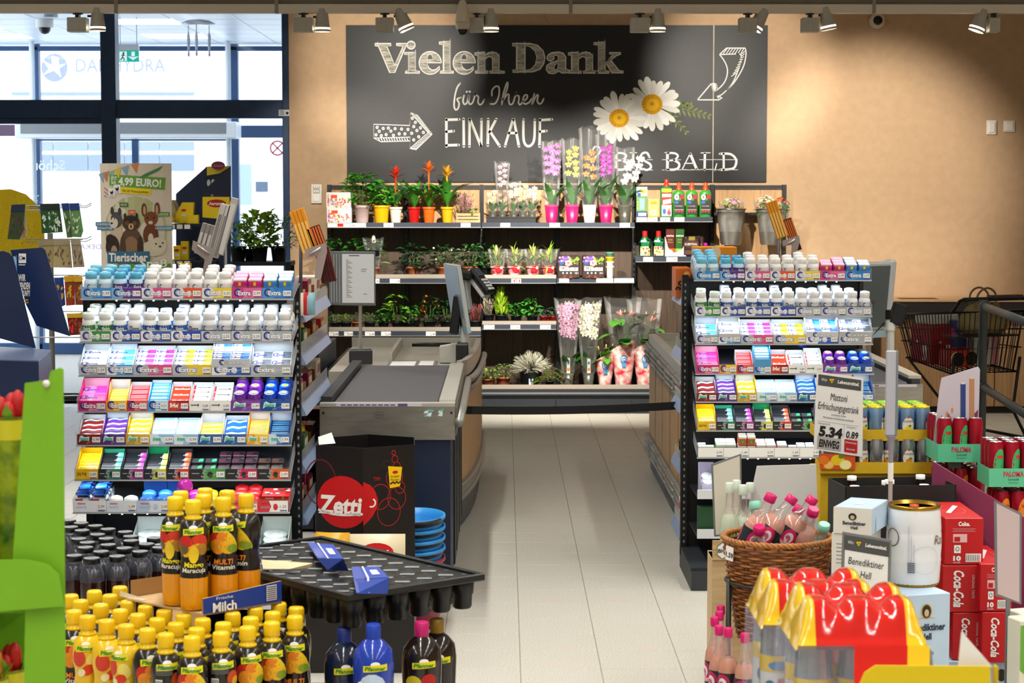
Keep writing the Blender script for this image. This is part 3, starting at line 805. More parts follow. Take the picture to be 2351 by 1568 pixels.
for k in range(6):
 MB().box(a+(b-a)*k/6+.002,a+(b-a)*(k+1)/6-.002,-.004,.03,0,zpx(907)-.0,C('22272d',.5)).build('plinth',sh)
MB().box(at(1636,0,SF).x,at(1800,0,SF).x,.2,.32,zpx(489)-.02,zpx(489),CHAR).build('hook_bar',sh)
# --- plant builders
GREENS=[C('469a28',.35,var=.2,vs=30),C('62b434',.35,var=.2,vs=30),C('368224',.3,var=.2,vs=30)]
LIME=C('7fae25',.5,var=.2,vs=40);DARKG=C('1c4a20',.35,var=.2,vs=30);MIDG=C('357a2b',.4,var=.2,vs=30)
SOIL=C('3a2a1e',.95,var=.3,vs=80);TERRA=C('a85a35',.8,var=.12,vs=20);PBLACK=C('15171a',.5);STEM=C('4a6b2a',.6)
def leafgeo(mb,T,L,W,curl,mat,n=4,fold=.25):
 vs_=[];fs=[]
 for i in range(n+1):
  f=i/n;w=W*math.sin(PI*min(1,f*.92+.08))**.8*(1 if f<1 else 0.05)
  a=curl*f;x=L*(math.sin(a)/curl if abs(curl)>1e-3 else f);z=L*((1-math.cos(a))/curl if abs(curl)>1e-3 else 0)
  for s in(-1,0,1):vs_.append((x,s*w/2,-z+abs(s)*w*fold))
 for i in range(n):
  for s in(0,1):fs.append((i*3+s,i*3+s+3,i*3+s+4,i*3+s+1))
 mb.add(vs_,fs,mat,T,True)
def leafT(x,y,z,az,el,roll=0.0):
 return Matrix.Translation((x,y,z))@Euler((0,0,az)).to_matrix().to_4x4()@Euler((0,-el,0)).to_matrix().to_4x4()@Euler((roll,0,0)).to_matrix().to_4x4()
def pot(t,rt,rb,h,m,rim=True,ribs=False,name='pot'):
 pr=[(rb,0)]
 if ribs:
  for k in range(1,8):f=k/8;r=rb+(rt-rb)*f;pr+=[(r-.001,h*(f-.03)),(r+.0015,h*f)]
 pr+=[(rt,h*(.86 if rim else 1.0))]
 if rim:pr+=[(rt+.004,h*.87),(rt+.005,h)]
 pr+=[(rt-.004,h),(rt-.008,h*.88),(.001,h*.88)]
 return MB().lathe(pr,[m]*(len(pr)-2)+[SOIL],20,cap0=True,cap1=False).build(name,t)
def bush(t,n,rx,z0,z1,L,W,mats,rr,dome=True,name='foliage',y=None,up=.5):
 mb=MB();ry=rx if y is None else y
 for k in range(n):
  f=rr.random();a=rr.uniform(0,2*PI);q=math.sqrt(rr.random());z=z0+(z1-z0)*f
  e=math.sqrt(max(.05,1-(f*2-.8)**2*.6))if dome else 1
  x=math.cos(a)*rx*q*e;yy=math.sin(a)*ry*q*e
  leafgeo(mb,leafT(x,yy,z,a+rr.uniform(-.7,.7),rr.uniform(-.3,1.0)*up+.1,rr.uniform(-.5,.5)),L*rr.uniform(.7,1.2),W*rr.uniform(.7,1.15),rr.uniform(.3,1.1),rr.choice(mats),2)
 return mb.build(name,t)
def stems(t,n,r,z0,z1,rr,m=STEM,name='stems',rad=.0025,spread=.6):
 mb=MB()
 for k in range(n):
  a=rr.uniform(0,2*PI);mb.tube([(math.cos(a)*r*.2,math.sin(a)*r*.2,z0),(math.cos(a)*r*spread*.6,math.sin(a)*r*spread*.6,(z0+z1)/2),(math.cos(a)*r*spread,math.sin(a)*r*spread,z1)],rad,m,5)
 return mb.build(name,t)
PGRP='plants on the back wall shelves'
def base(x,y,dy=.11):
 q=at(x,y,SF+dy);return q
def ZB(y):return zpx(y)-.004
class Pl:
 def __init__(s,name,lab,x,z,dy=.11,cat='plant'):
  q=at(x,600,SF+dy);s.t=thing(name,lab,cat,(q.x,SF+dy,z),rz=R.uniform(0,6.28)if cat=='plant' else 0,group=PGRP if cat=='plant' else None);s.r=random.Random(lab)
Z1=ZB(511);Z2=ZB(639);Z3=ZB(760);Z2b=ZB(638);ZC1=ZB(498);ZC2=ZB(589);Z3b=ZB(745);ZF0=zpx(893)
u=SU
def wrap(t,r0,r1,h,z0=0.0,m=None,seg=14,rr=R):
 pr=[];mb=MB();n=seg
 vs_=[];fs=[]
 for i,f in enumerate((0,.35,.7,1.0)):
  for k in range(n):
   a=2*PI*k/n;q=r0+(r1-r0)*f;q*=1+(.06 if k%2 else-.05)*f
   z=z0+h*f+(rr.uniform(-.03,.03)*h if i==3 else 0)
   vs_.append((q*math.cos(a),q*math.sin(a),z))
 for i in range(3):
  for k in range(n):fs.append((i*n+k,i*n+(k+1)%n,(i+1)*n+(k+1)%n,(i+1)*n+k))
 mb.add(vs_,fs,m or film('ffffff',.06,.18),None,True)
 return mb.build('cellophane_wrap',t)
P=Pl('coffee_plant','large glossy leafy plant in a lilac pot on the top shelf',832,Z1);pot(P.t,17*u,13.5*u,40*u,C('b9a3a0',.5));stems(P.t,6,.05,.12,.27,P.r);bush(P.t,150,.135,.15,.38,.085,.042,GREENS,P.r)
P=Pl('leafy_plant','low glossy leafy plant in a ribbed yellow pot on the top shelf',876,Z1);pot(P.t,18*u,15*u,40*u,C('d9a400',.45),ribs=True);stems(P.t,5,.04,.12,.19,P.r);bush(P.t,80,.085,.14,.27,.07,.036,GREENS,P.r)
gleaf=None
def guz(x,lab,pc,fc,fz,ribs=True):
 global gleaf
 P=Pl('guzmania',lab,x,Z1);pot(P.t,14*u,10.5*u,36*u,pc,ribs=ribs)
 if gleaf is None:
  mb=MB();leafgeo(mb,None,.26,.04,.95,C('3f8a2a',.35,var=.2,vs=20),6,.2);o=mb.build('leaf',P.t);gleaf=o.data;o.matrix_local=leafT(0,0,.11,0,1.1)
 for k in range(15):
  o=place(gleaf,'leaf',P.t);o.matrix_local=leafT(0,0,.115+P.r.uniform(0,.05),k*2.4,P.r.uniform(.75,1.35));o.scale=(P.r.uniform(.8,1.2),)*3
 if fc:
  st=MB().tube([(0,0,.1),(.002,0,fz)],.006,fc,6).build('flower_stalk',P.t)
  for k in range(14):
   mb=MB();leafgeo(mb,leafT(0,0,fz-.02+k*.004,k*2.4,.55+k*.06),.098-k*.0022,.026,.5,fc,3,.2);mb.build('petal',P.t)
 return P
guz(909,'guzmania with scarlet red flowers in a white pot',C('d9d2c3',.5),C('d42a12',.45),.36)
guz(951,'flowerless green guzmania in a dark red pot',C('b01212',.4),None,0)
guz(985,'guzmania with an orange flower in an orange pot',C('e2641a',.4),C('e8691c',.45),.40)
guz(1027,'guzmania with a golden yellow flower in a yellow pot',C('e3b41c',.4),C('f0a820',.45),.37)
q=at(1075,600,SF+.1)
t=thing('wooden_crate','slatted wooden crate under the pink heather on the top shelf','crate',(q.x,SF+.1,Z1))
WC=wood('c3a374','a98a5c',(3,30,30),4)
for z in(0.004,.03,.056):
 for sy in(-.055,.055):MB().box(-.095,.095,sy-.003,sy+.003,z,z+.02,WC).build('slat',t)
 for sx in(-.092,.092):MB().box(sx-.003,sx+.003,-.052,.052,z,z+.02,WC).build('slat',t)
for sx in(-.086,.086):
 for sy in(-.047,.047):MB().box(sx-.006,sx+.006,sy-.006,sy+.006,0,.078,WC).build('corner_post',t)
MB().box(-.08,.08,-.045,.045,.002,.06,SOIL).build('soil',t)
def heather(x,z,lab,c1,c2,h,w,dy=.1,z0=.0,potm=None,n=60):
 P=Pl('heather',lab,x,z,dy)
 if potm:pot(P.t,.045,.035,.08,potm)
 mb=MB()
 for k in range(n):
  a=P.r.uniform(0,2*PI);r0=P.r.uniform(0,.03);r1=P.r.uniform(.01,w);hh=h*P.r.uniform(.6,1)
  pts=[(r0*math.cos(a),r0*math.sin(a),z0),((r0+r1)/2*math.cos(a),(r0+r1)/2*math.sin(a),z0+hh*.55),(r1*math.cos(a),r1*math.sin(a),z0+hh)]
  mb.tube(pts,.0022,c1 if k%3 else c2,4)
  for q_ in range(7):
   f=.35+.09*q_;b=Vector(pts[1]).lerp(Vector(pts[2]),max(0,f*2-1))if f>.5 else Vector(pts[0]).lerp(Vector(pts[1]),f*2)
   leafgeo(mb,leafT(b.x,b.y,b.z,P.r.uniform(0,6),.6),.016,.006,.4,c1 if(k+q_)%3 else c2,2)
 tag(mb.build('sprigs',P.t),kind='stuff');return P
heather(1068,Z1+.06,'pink heather sprigs growing out of the wooden crate',C('b98088',.7),C('7d6a4a',.7),.19,.08)
P=Pl('kalanchoe','small pale flowering plant at the front of the wooden crate',1086,Z1+.06,.08);bush(P.t,30,.035,0,.05,.03,.02,GREENS,P.r);bush(P.t,26,.03,.05,.085,.016,.014,[C('e3c3b0',.6),C('d8b09c',.6)],P.r,name='blossom')
for k in range(2):
 q=at(780,600,SF+.06);t=thing('bulb_carton','printed flower-seed carton, %s of the two stacked at the shelf end'%('lower' if k==0 else 'upper'),'box',(q.x,SF+.08,Z1+k*.121),rz=(-.03 if k else.03))
 mb=MB().box(-.096,.096,-.07,.07,0,.12,C('e9e2da',.6));p=PL(mb,(-.096,-.07,0));rr=random.Random(k)
 for j in range(60):
  p.ell(rr.uniform(.012,.18),rr.uniform(.008,.07),rr.uniform(.004,.011),rr.uniform(.004,.01),C(rr.choice(['d98aa6','b05bb5','e06a2c','f2d36b','ffffff','6f9a46','c9a3d6','d94f4f']),.6),1+j*.02,8)
 p.rect(.035,.075,.085,.1,C('e2452c',.6),3);p.text('BIENEN',.014,.06,.014,C('b01e6a',.6),3,w=.09,rot=PI/2)
 mb.build('carton',t)
q=at(1173,600,SF+.12)
t=thing('orchid_tray','shallow black plastic tray under the small orchids on the top shelf','tray',(q.x,SF+.13,Z1))
MB().box(-.19,.19,-.09,.09,0,.006,PBLACK).build('floor_plate',t)
for(x0,x1,y0,y1)in((-.195,.195,-.094,-.088),(-.195,.195,.088,.094),(-.195,-.189,-.088,.088),(.189,.195,-.088,.088)):
 MB().box(x0,x1,y0,y1,0,.045,PBLACK).build('side',t)
MB().box(-.2,.2,-.099,-.094,.04,.052,PBLACK).build('rim',t)
olf={}
def orchid(x,z,lab,pc,fc,h,nf,ps=1.0,dy=.1,fs=.026,wr=None,potless=False,lw=.058,ll=.25,lip='c06a9a',two=False,ph=.142,lean=0.0,nl=6,buds=2):
 P=Pl('orchid',lab,x,z,dy)
 P.t.rotation_euler=(0,0,0)
 pot(P.t,.055*ps,.04*ps,ph*ps,pc,rim=False)
 if(ll,lw)not in olf:
  mb=MB();leafgeo(mb,None,ll,lw,.7,C('356b2a',.3,var=.2,vs=20),5,.12);first=mb.build('leaf',P.t);olf[(ll,lw)]=first.data;first.matrix_local=leafT(0,0,ph*ps,0,1.2)
 for k in range(nl):
  o=place(olf[(ll,lw)],'leaf',P.t);o.matrix_local=leafT(0,0,ph*ps-.01,k*2.5+.6,P.r.uniform(.9,1.45));o.scale=(P.r.uniform(.8,1.2),)*3
 fm=C(fc,.55,var=.12,vs=60)
 for s in range(2 if two else 1):
  sx=(s*2-1)*.03 if two else lean
  pts=[(0,0,ph*ps),(sx*.2,-.01,h*.55),(sx*.7,-.02,h*.85),(sx,-.035,h)]
  MB().tube(crom3(pts),.003,C('3d4a28',.6),5).build('flower_stem',P.t)
  for k in range(nf):
   f=1-k/max(1,nf)*.4;c=Vector((sx*max(0,f*2-1),-.035*f,h*f))
   c=c+Vector(((-1)**k*fs*.95+P.r.uniform(-.006,.006),-.012+P.r.uniform(-.012,.012),P.r.uniform(-.01,.01)))
   mb=MB();az=-PI/2+P.r.uniform(-.5,.5)
   T0=Matrix.Translation(c)@Euler((0,0,az+PI/2)).to_matrix().to_4x4()
   for j in range(5):
    a=PI/2+j*2*PI/5;big=j in(1,4)
    Tm=T0@Euler((0,-a,0)).to_matrix().to_4x4()
    n=8;L=fs*(1.0 if not big else 1.15);W=fs*(.55 if not big else.85)
    pts2=[(0,-.002,0)]+[(L*(.5-.5*math.cos(PI*i/n*1.0))if False else L*(.5+.5*math.cos(2*PI*i/n)),-.004-.004*math.cos(2*PI*i/n),W*.5*math.sin(2*PI*i/n))for i in range(n)]
    mb.add(pts2[1:],[tuple(range(n))],fm,Tm)
   mb.lathe([(.004,0),(.005,.006),(.001,.012)],C(lip,.5),6,T0@RT(0,-.004,-.003,PI/2))
   mb.build('flower',P.t)
  for k in range(buds):
   MB().lathe([(.001,-.006),(.006,0),(.001,.008)],C('a9b36a',.5),8,RT(sx+.006*k,-.04,h+.012*(k+1))).build('bud',P.t)
 if wr:wrap(P.t,.058*ps,wr[0],wr[1],ph*ps*.9,rr=P.r)
 return P
def crom3(pts,n=5):
 out=[]
 for i in range(len(pts)-1):
  p0=Vector(pts[max(i-1,0)]);p1=Vector(pts[i]);p2=Vector(pts[i+1]);p3=Vector(pts[min(i+2,len(pts)-1)])
  for k in range(n):
   t=k/n;out.append(.5*(2*p1+(p2-p0)*t+(2*p0-5*p1+4*p2-p3)*t*t+(3*p1-p0-3*p2+p3)*t**3))
 return out+[Vector(pts[-1])]
CLP=C('4a4a42',.3,var=.3,vs=60)
for x,fc,h,nf,lab in((1131,'d8d9a4',.24,4,'tiny greenish orchid at the left end of the black tray'),(1153,'d7a6b8',.45,8,'tall pink orchid in the black tray'),(1179,'e9e2c0',.30,6,'cream orchid in the middle of the black tray'),(1200,'e3dc8e',.28,6,'pale yellow orchid right of the middle in the black tray'),(1221,'e0dfc6',.27,5,'white orchid at the right end of the black tray')):
 orchid(x,Z1+.007,lab,CLP,fc,h,nf,.62,.13,.02,(.065,h-.06)if h>.28 else(.05,h-.08),ll=.1,lw=.034,lip='d9c23a',buds=0)
PINK=C('c81458',.35);PWH=C('dcd6ce',.4)
orchid(1266,Z1,'purple and white orchid in the leftmost bright pink pot',PINK,'b86aa8',.60,9,wr=(.085,.52),lip='ffffff',two=True)
orchid(1313,Z1,'yellow orchid in the middle bright pink pot',PINK,'e0cc48',.58,9,wr=(.085,.53))
orchid(1353,Z1,'orange orchid in the tall white pot',PWH,'dc7a28',.55,7,wr=(.085,.62),ll=.28,lw=.045,nl=9)
orchid(1391,Z1,'violet orchid in the rightmost bright pink pot',PINK,'a81c96',.60,12,wr=(.085,.58),lip='f0d0e8')
orchid(1434,Z1,'white orchid in a dark clear pot at the shelf end',CLP,'eae7dc',.50,8,wr=(.08,.46),lip='e8d25a',lean=.09,fs=.032)
# ---- low shelves: leafy pots
def leafy(x,z,lab,potm,pr,ph,w,h,L,W,mats,n=70,dy=.12,y=None,berries=None,stem=True,name='potted_plant'):
 P=Pl(name,lab,x,z,dy);pot(P.t,pr,pr*.78,ph,potm)
 if stem:stems(P.t,6,w,ph*.8,ph+h*.6,P.r)
 bush(P.t,n,w,ph*.9,ph+h,L,W,mats,P.r,y=y)
 if berries:
  for k in range(berries[1]):
   a=P.r.uniform(0,6.28);q=w*P.r.uniform(.5,1.0)
   MB().lathe([(.001,-.009),(.008,-.004),(.009,0),(.008,.004),(.001,.009)],C(berries[0],.3),8,RT(q*math.cos(a),q*math.sin(a),ph+h*P.r.uniform(.25,1))).build('berry',P.t)
 return P
leafy(775,Z2,'dark fleshy-leaved plant at the left end of the second shelf',PBLACK,.055,.1,.09,.2,.09,.045,[MIDG,DARKG],46)
leafy(806,Z2,'bright green upright-leaved plant behind the paper flip stand',PBLACK,.05,.09,.07,.22,.1,.03,[C('4f9a2a',.4),MIDG],34)
P=leafy(858,Z2,'peace lily in cellophane and a terracotta pot',TERRA,.042,.085,.04,.22,.12,.03,[MIDG,C('7fa05a',.4)],22);wrap(P.t,.045,.085,.24,.08,rr=P.r)
for k in range(3):mb=MB();leafgeo(mb,leafT(.01*k-.01,0,.28,k*2,1.3),.07,.03,.3,C('efe9d4',.5),4);mb.build('spathe',P.t)
leafy(948,Z2,'very dark leafy plant in terracotta on the second shelf, leftmost of three',TERRA,.05,.09,.11,.18,.06,.035,[DARKG,C('16351a',.5)],80)
leafy(1018,Z2,'gardenia with one white bud in a terracotta pot on the second shelf',TERRA,.06,.09,.1,.17,.05,.026,[C('4a7440',.4),C('7d9a6a',.4),DARKG],110,berries=('efe4cc',4))
leafy(1080,Z2,'gardenia in a terracotta pot at the right end of its shelf bay',TERRA,.06,.09,.11,.17,.05,.026,[C('4a7440',.4),C('7d9a6a',.4),DARKG],120)
leafy(1112,Z2,'dark bushy plant in the corner beside the red-wrapped tulips',PBLACK,.05,.09,.06,.2,.05,.03,[DARKG],50,dy=.2)
for k,x in enumerate((1142,1181,1224,1260)):
 P=Pl('wrapped_bulb_pot','red-wrapped pot of budding bulbs, %s from the left of four'%ORD[k],x,Z2-.0,.1)
 pot(P.t,.042,.034,.085,C('8c1018',.5),rim=False)
 MB().lathe([(.04,.0),(.052,.07),(.05,.1),(.062,.085)],C('b5121c',.35,var=.35,vs=30,h2='d8a0a0'),14,cap0=False,cap1=False).build('red_sleeve',P.t)
 q=-PI/2;mb=MB();p=CY(mb,.053,.055,-PI/2-P.t.rotation_euler.z,.003);p.ell(.012,.02,.03,.028,C('c4141e',.4));p.rect(-.03,-.045,-.008,-.02,PAPER);p.ell(.03,.03,.011,.011,PAPER,2);mb.build('tag_label',P.t)
 bush(P.t,26,.04,.09,.2,.1,.016,[LIME,MIDG,C('8a9a4a',.5)],P.r,up=1.6)
 for j in range(5):mb=MB();a=j*1.3;leafgeo(mb,leafT(.02*math.cos(a),.02*math.sin(a),.17+.01*j,a,1.3),.06,.02,.2,C('e2b070' if k==0 else 'b8a850',.5),3);mb.build('bud',P.t)
 wrap(P.t,.055,.075,.13,.1,rr=P.r)
for k,x in enumerate((1305.5,1362)):
 q=at(x,600,SF+.03);t=thing('soil_bag','square pack of potting soil, %s of the two'%('left' if k==0 else 'right'),'bag',(q.x,SF+.03,Z2b))
 w,h=26*u,52*u
 mb=MB().rbox(-w,w,-.05,.05,0,h,.008,C('33201a',.5));p=PL(mb,(-w,-.0502,0));rr=random.Random(3)
 for j in range(40):p.ell(rr.uniform(.012,w),h*rr.uniform(.72,.96),.009,.008,C(rr.choice(['6a4a9a','8a62b8','4a3578','b08ad0']),.6),1+j*.02,8)
 for j in range(30):p.ell(rr.uniform(w,2*w-.012),h*rr.uniform(.62,.95),.01,.007,C(rr.choice(['7a9a2a','a8b83a','4f6a22','2b3518']),.6),1+j*.02,8,rr.uniform(0,3))
 for j in range(5):p.ell(w*.95+.016*math.cos(j*1.257),h*.68+.015*math.sin(j*1.257),.012,.011,C('e59aa0',.6),3,10)
 p.ell(w*.95,h*.68,.006,.006,C('c03a4a',.6),4);p.rect(.018,h*.6,.05,h*.73,C('2a4a8a',.6),3)
 p.rect(.018,h*.335,2*w-.018,h*.355,C('cfe0e4',.6),2)
 p.text('Universal',.018,h*.53,.013,PAPER,3,al='L');p.text('BLUMENERDE',w,h*.43,.021,PAPER,3,w=w*1.62,bold=.02)
 for j in range(3):p.ell(w*(.5+.34*j),h*.24,.007,.007,C('9fc0d8',.6),3)
 p.text('10 l',w*1.68,h*.24,.014,PAPER,3)
 for j in range(20):p.ell(rr.uniform(.012,2*w-.012),h*rr.uniform(.03,.14),.008,.005,C(rr.choice(['5a2f1c','7a3a20','241510']),.8),1+j*.02,7)
 mb.build('pack',t)
q=at(1400,600,SF+.05);
for k,cc in enumerate(('e6ded0','dcd4c6','cfa21a','4f7d62')):
 t=tag(MB().lathe([(.022,0),(.026,.012),(.0315,.082),(.034,.084),(.034,.094),(.031,.094),(.024,.01)],C(cc,.45),18,cap1=False).build('flower_pot',loc=(q.x,SF+.05,Z2b+k*.037)),'%s plastic flower pot in the small nested pot stack'%('bottom cream','second cream','yellow','top green')[k],'pot','nested flower pots beside the soil')
for x,lab,pm,w,h,mats,n in((768,'small pale green cushion plant at the left end of the third shelf',PBLACK,.05,.06,[C('8aa05a',.5),MIDG],90),(793,'small yellow-green cushion plant on the third shelf',PBLACK,.055,.06,[LIME,MIDG],90),(820,'small dark plant in a terracotta pot on the third shelf',TERRA,.045,.08,[DARKG,C('6a5a3a',.5)],60),(848,'low olive cushion plant behind the flip stand pole',PBLACK,.06,.07,[C('6f8a3a',.5),MIDG],100)):
 leafy(x,Z3,lab,pm,.045,.07,w,h,.022,.014,mats,n,stem=False)
leafy(880,Z3,'bright green broad-leaved herb on the third shelf',PBLACK,.042,.07,.06,.09,.05,.03,[C('5a9a32',.4),MIDG],50)
leafy(912,Z3,'tall wavy-leaved green plant on the third shelf',PBLACK,.045,.07,.075,.21,.09,.03,[C('4f9a2e',.4),LIME],46)
leafy(944,Z3,'leafy green herb left of the orange-berried plant',PBLACK,.042,.07,.06,.12,.055,.03,[MIDG,C('5a9a32',.4)],55)
leafy(985,Z3,'dark plant with orange berries on the third shelf',PBLACK,.05,.08,.085,.2,.035,.016,[C('2e5a22',.4),DARKG],150,berries=('e2621c',11))
leafy(1025,Z3,'dark foliage plant behind the checkout screen',PBLACK,.05,.08,.06,.16,.05,.025,[DARKG],60)
heather(1090,Z3,'reddish heather right of the checkout screen on the third shelf',C('8a3a40',.7),C('5a3a2a',.7),.16,.08,.12,.06,PBLACK,46)
heather(1121,Z3b,'grey dry-looking heather at the left end of its shelf',C('a39a84',.8),C('6f6650',.8),.16,.06,.12,.06,PBLACK,46)
P=Pl('cypress','bright lime-green feathery conifer in a black pot',1150,Z3b);pot(P.t,.045,.036,.075,PBLACK)
mb=MB()
for k in range(230):
 f=P.r.random();a=P.r.uniform(0,6.28);q=.075*(1-f*.85)*math.sqrt(P.r.random());leafgeo(mb,leafT(q*math.cos(a),q*math.sin(a),.07+f*.19,a,P.r.uniform(.9,1.4)),.055,.01,.1,C('8fb81e',.5)if k%3 else C('b3cf3a',.5),2)
tag(mb.build('foliage',P.t),kind='stuff')
leafy(1185,Z3b,'low glossy plant right of the lime conifer',PBLACK,.042,.065,.065,.09,.05,.034,[MIDG,C('3f8a2e',.35)],55)
leafy(1222,Z3b,'glossy upright-leaved plant left of the small red pots',PBLACK,.042,.065,.065,.13,.06,.034,[MIDG,C('4f9a32',.35)],50)
for k,x in enumerate((1249,1268)):leafy(x,Z3b,'small flowering plant in a red pot, %s of the pair'%('left' if k==0 else 'right'),C('9a1418',.4),.033,.065,.035,.06,.03,.018,[DARKG,C('7a5a8a',.5)],40,dy=.09)
leafy(1122,ZF0,'low pale green creeper in terracotta on the base shelf',TERRA,.05,.07,.085,.08,.028,.02,[C('8aa04a',.5),C('5f7f38',.5)],130)
leafy(1155,ZF0,'trailing small-leaved vine in a terracotta pot beside the silver bush',TERRA,.055,.085,.09,.1,.024,.017,[C('4f6a32',.5),C('7a8a4a',.5)],170)
P=Pl('silver_bush','round silvery cushion bush in a big black pot',1219,ZF0);pot(P.t,.088,.07,.14,PBLACK)
mb=MB()
for k in range(420):
 a=P.r.uniform(0,6.28);e=math.asin(P.r.uniform(-.15,1));L=.125*P.r.uniform(.75,1.05)
 d=Vector((math.cos(a)*math.cos(e)*1.15,math.sin(a)*math.cos(e)*1.15,math.sin(e)));o=Vector((0,0,.15))+d*.02
 mb.tube([o,o+d*L*.5+Vector((P.r.uniform(-.01,.01),P.r.uniform(-.01,.01),0)),o+d*L+Vector((P.r.uniform(-.012,.012),0,P.r.uniform(-.01,.01)))],.0016,C('bdb9a6',.7)if k%3 else C('8f917c',.7),3)
tag(mb.build('twigs',P.t),kind='stuff')
mb=MB().box(-.016,.016,-.0795,-.0785,.03,.1,PAPER);PL(mb,(0,-.08,.065)).ell(0,0,.01,.018,C('3a5a9a',.6));mb.build('care_label',P.t)
P.t.rotation_euler=(0,0,0)
P=Pl('trailing_vine','wiry trailing vine spilling right of the silver bush',1262,ZF0,.06)
pot(P.t,.035,.03,.06,PBLACK)
mb=MB()
for k in range(16):
 a=P.r.uniform(-.4,3.5);L=P.r.uniform(.08,.2);pts=[(0,0,.06),(L*.5*math.cos(a),-.02,.07+L*.6*abs(math.sin(a))),(L*math.cos(a),-.04,.04+L*.7*math.sin(a)*P.r.uniform(.2,1.4))]
 pts=[(x,y,max(.01,z))for x,y,z in pts];cs=crom3(pts,6);mb.tube(cs,.0012,C('6a6a3a',.6),3)
 for c in cs[1:]:
  for _ in range(2):leafgeo(mb,leafT(c.x,c.y,c.z,P.r.uniform(0,6),.3),.016,.011,.3,LIME if P.r.random()<.4 else C('97a84a',.5),2)
P.t.rotation_euler=(0,0,0);tag(mb.build('tendrils',P.t),kind='stuff')
def bigorch(x,lab,fc,lip,nf,dy=.12):
 P=orchid(x,ZF0,lab,CLP,fc,.66,nf,.85,dy,.033,(.11,.6),lip=lip,two=True,ll=.2,lw=.06)
 mb=MB().box(-.013,.013,-.052,-.05,.12,.24,C('d8d4cc',.5));p=PL(mb,(0,-.0525,.18));p.ell(0,0.02,.009,.012,C('2a5a9a',.5));p.rect(-.01,-.045,.01,-.02,C('d0682a',.5));mb.build('care_label',P.t)
bigorch(1305,'tall pink moth orchid in cellophane on the base shelf','d3a4bf','b04a86',13)
bigorch(1352,'tall white moth orchid in cellophane on the base shelf','e6e2cf','d8c23a',11)
def paper(t,r0,r1,h):
 mb=MB();n=20;vs_=[];fs=[]
 for i,f in enumerate((0,.5,1)):
  for k in range(n):
   a=2*PI*k/n;q=r0+(r1-r0)*f;z=h*f+(h*.16*math.cos(a*1+.6)if i==2 else 0);vs_.append((q*math.cos(a),q*math.sin(a),z))
 for i in range(2):
  for k in range(n):fs.append((i*n+k,i*n+(k+1)%n,(i+1)*n+(k+1)%n,(i+1)*n+k))
 mb.add(vs_,fs,C('c2142c',.5,vs=16,h2='e9e0d6'),None,True)
 p=CY(mb,r0+(r1-r0)*.6,h*.62,-PI/2,.004);p.ell(0,.03,.026,.03,C('3f7fb5',.5),2);p.ell(0,.03,.017,.02,C('dfe8ee',.5),3);p.poly([(-.018,.0),(.018,.0),(.012,-.04),(0,-.028),(-.012,-.04)],C('3f7fb5',.5),2);p.text('Q',0,.03,.024,C('2a5a9a',.5),4,bold=.03)
 mb.build('printed_paper_wrap',t)
def anth(x,lab,h,ph,nl,ns,sc_,dy=.12,yell=False):
 P=Pl('anthurium',lab,x,ZF0,dy);P.t.rotation_euler=(0,0,0)
 paper(P.t,.055*sc_,.1*sc_,ph)
 al=MB();leafgeo(al,None,.15*sc_,.1*sc_,.8,C('4a8a2a',.35,var=.2,vs=20),5,.1);o=al.build('leaf',P.t);me=o.data;o.matrix_local=leafT(0,-.05,ph,-1.5,.9)
 for k in range(nl):
  a=k*2.4;z=ph*.7+(h-ph*.7)*(k+1)/(nl+1);r=.05*sc_
  MB().tube([(0,0,ph*.5),(r*.6*math.cos(a),r*.6*math.sin(a),z*.9),(r*math.cos(a),r*math.sin(a),z)],.003,STEM,5).build('leaf_stalk',P.t)
  o=place(me,'leaf',P.t);o.matrix_local=leafT(r*math.cos(a),r*math.sin(a),z,a,P.r.uniform(-.1,.9));o.scale=(P.r.uniform(.7,1.15),)*3
 for k in range(ns):
  a=-2.6+k*1.1;z=h*P.r.uniform(.8,1.02);r=.07*sc_;c=C('e3d86a' if yell else('c8486a','d8606e','a83a52')[k%3],.25)
  MB().tube([(0,0,ph*.6),(r*math.cos(a),r*math.sin(a),z)],.0028,STEM,5).build('flower_stalk',P.t)
  mb=MB();leafgeo(mb,leafT(r*math.cos(a),r*math.sin(a),z,a,.5),.07*sc_,.06*sc_,.3,c,4,.1);mb.tube([(r*math.cos(a),r*math.sin(a),z),(r*1.2*math.cos(a),r*1.2*math.sin(a),z+.04)],.004,C('e8c47a',.5),5);mb.build('spathe',P.t)
 return P
anth(1390,'small yellow anthurium in white patterned paper on the base shelf',.34,.24,6,3,.8,yell=True)
P=anth(1432,'large red anthurium in patterned paper in the middle of its group',.6,.33,9,5,1.05);wrap(P.t,.1,.15,.42,.3,rr=P.r)
P=anth(1481,'large anthurium in patterned paper partly behind the right checkout',.58,.33,8,4,1.0);wrap(P.t,.1,.14,.4,.3,rr=P.r)
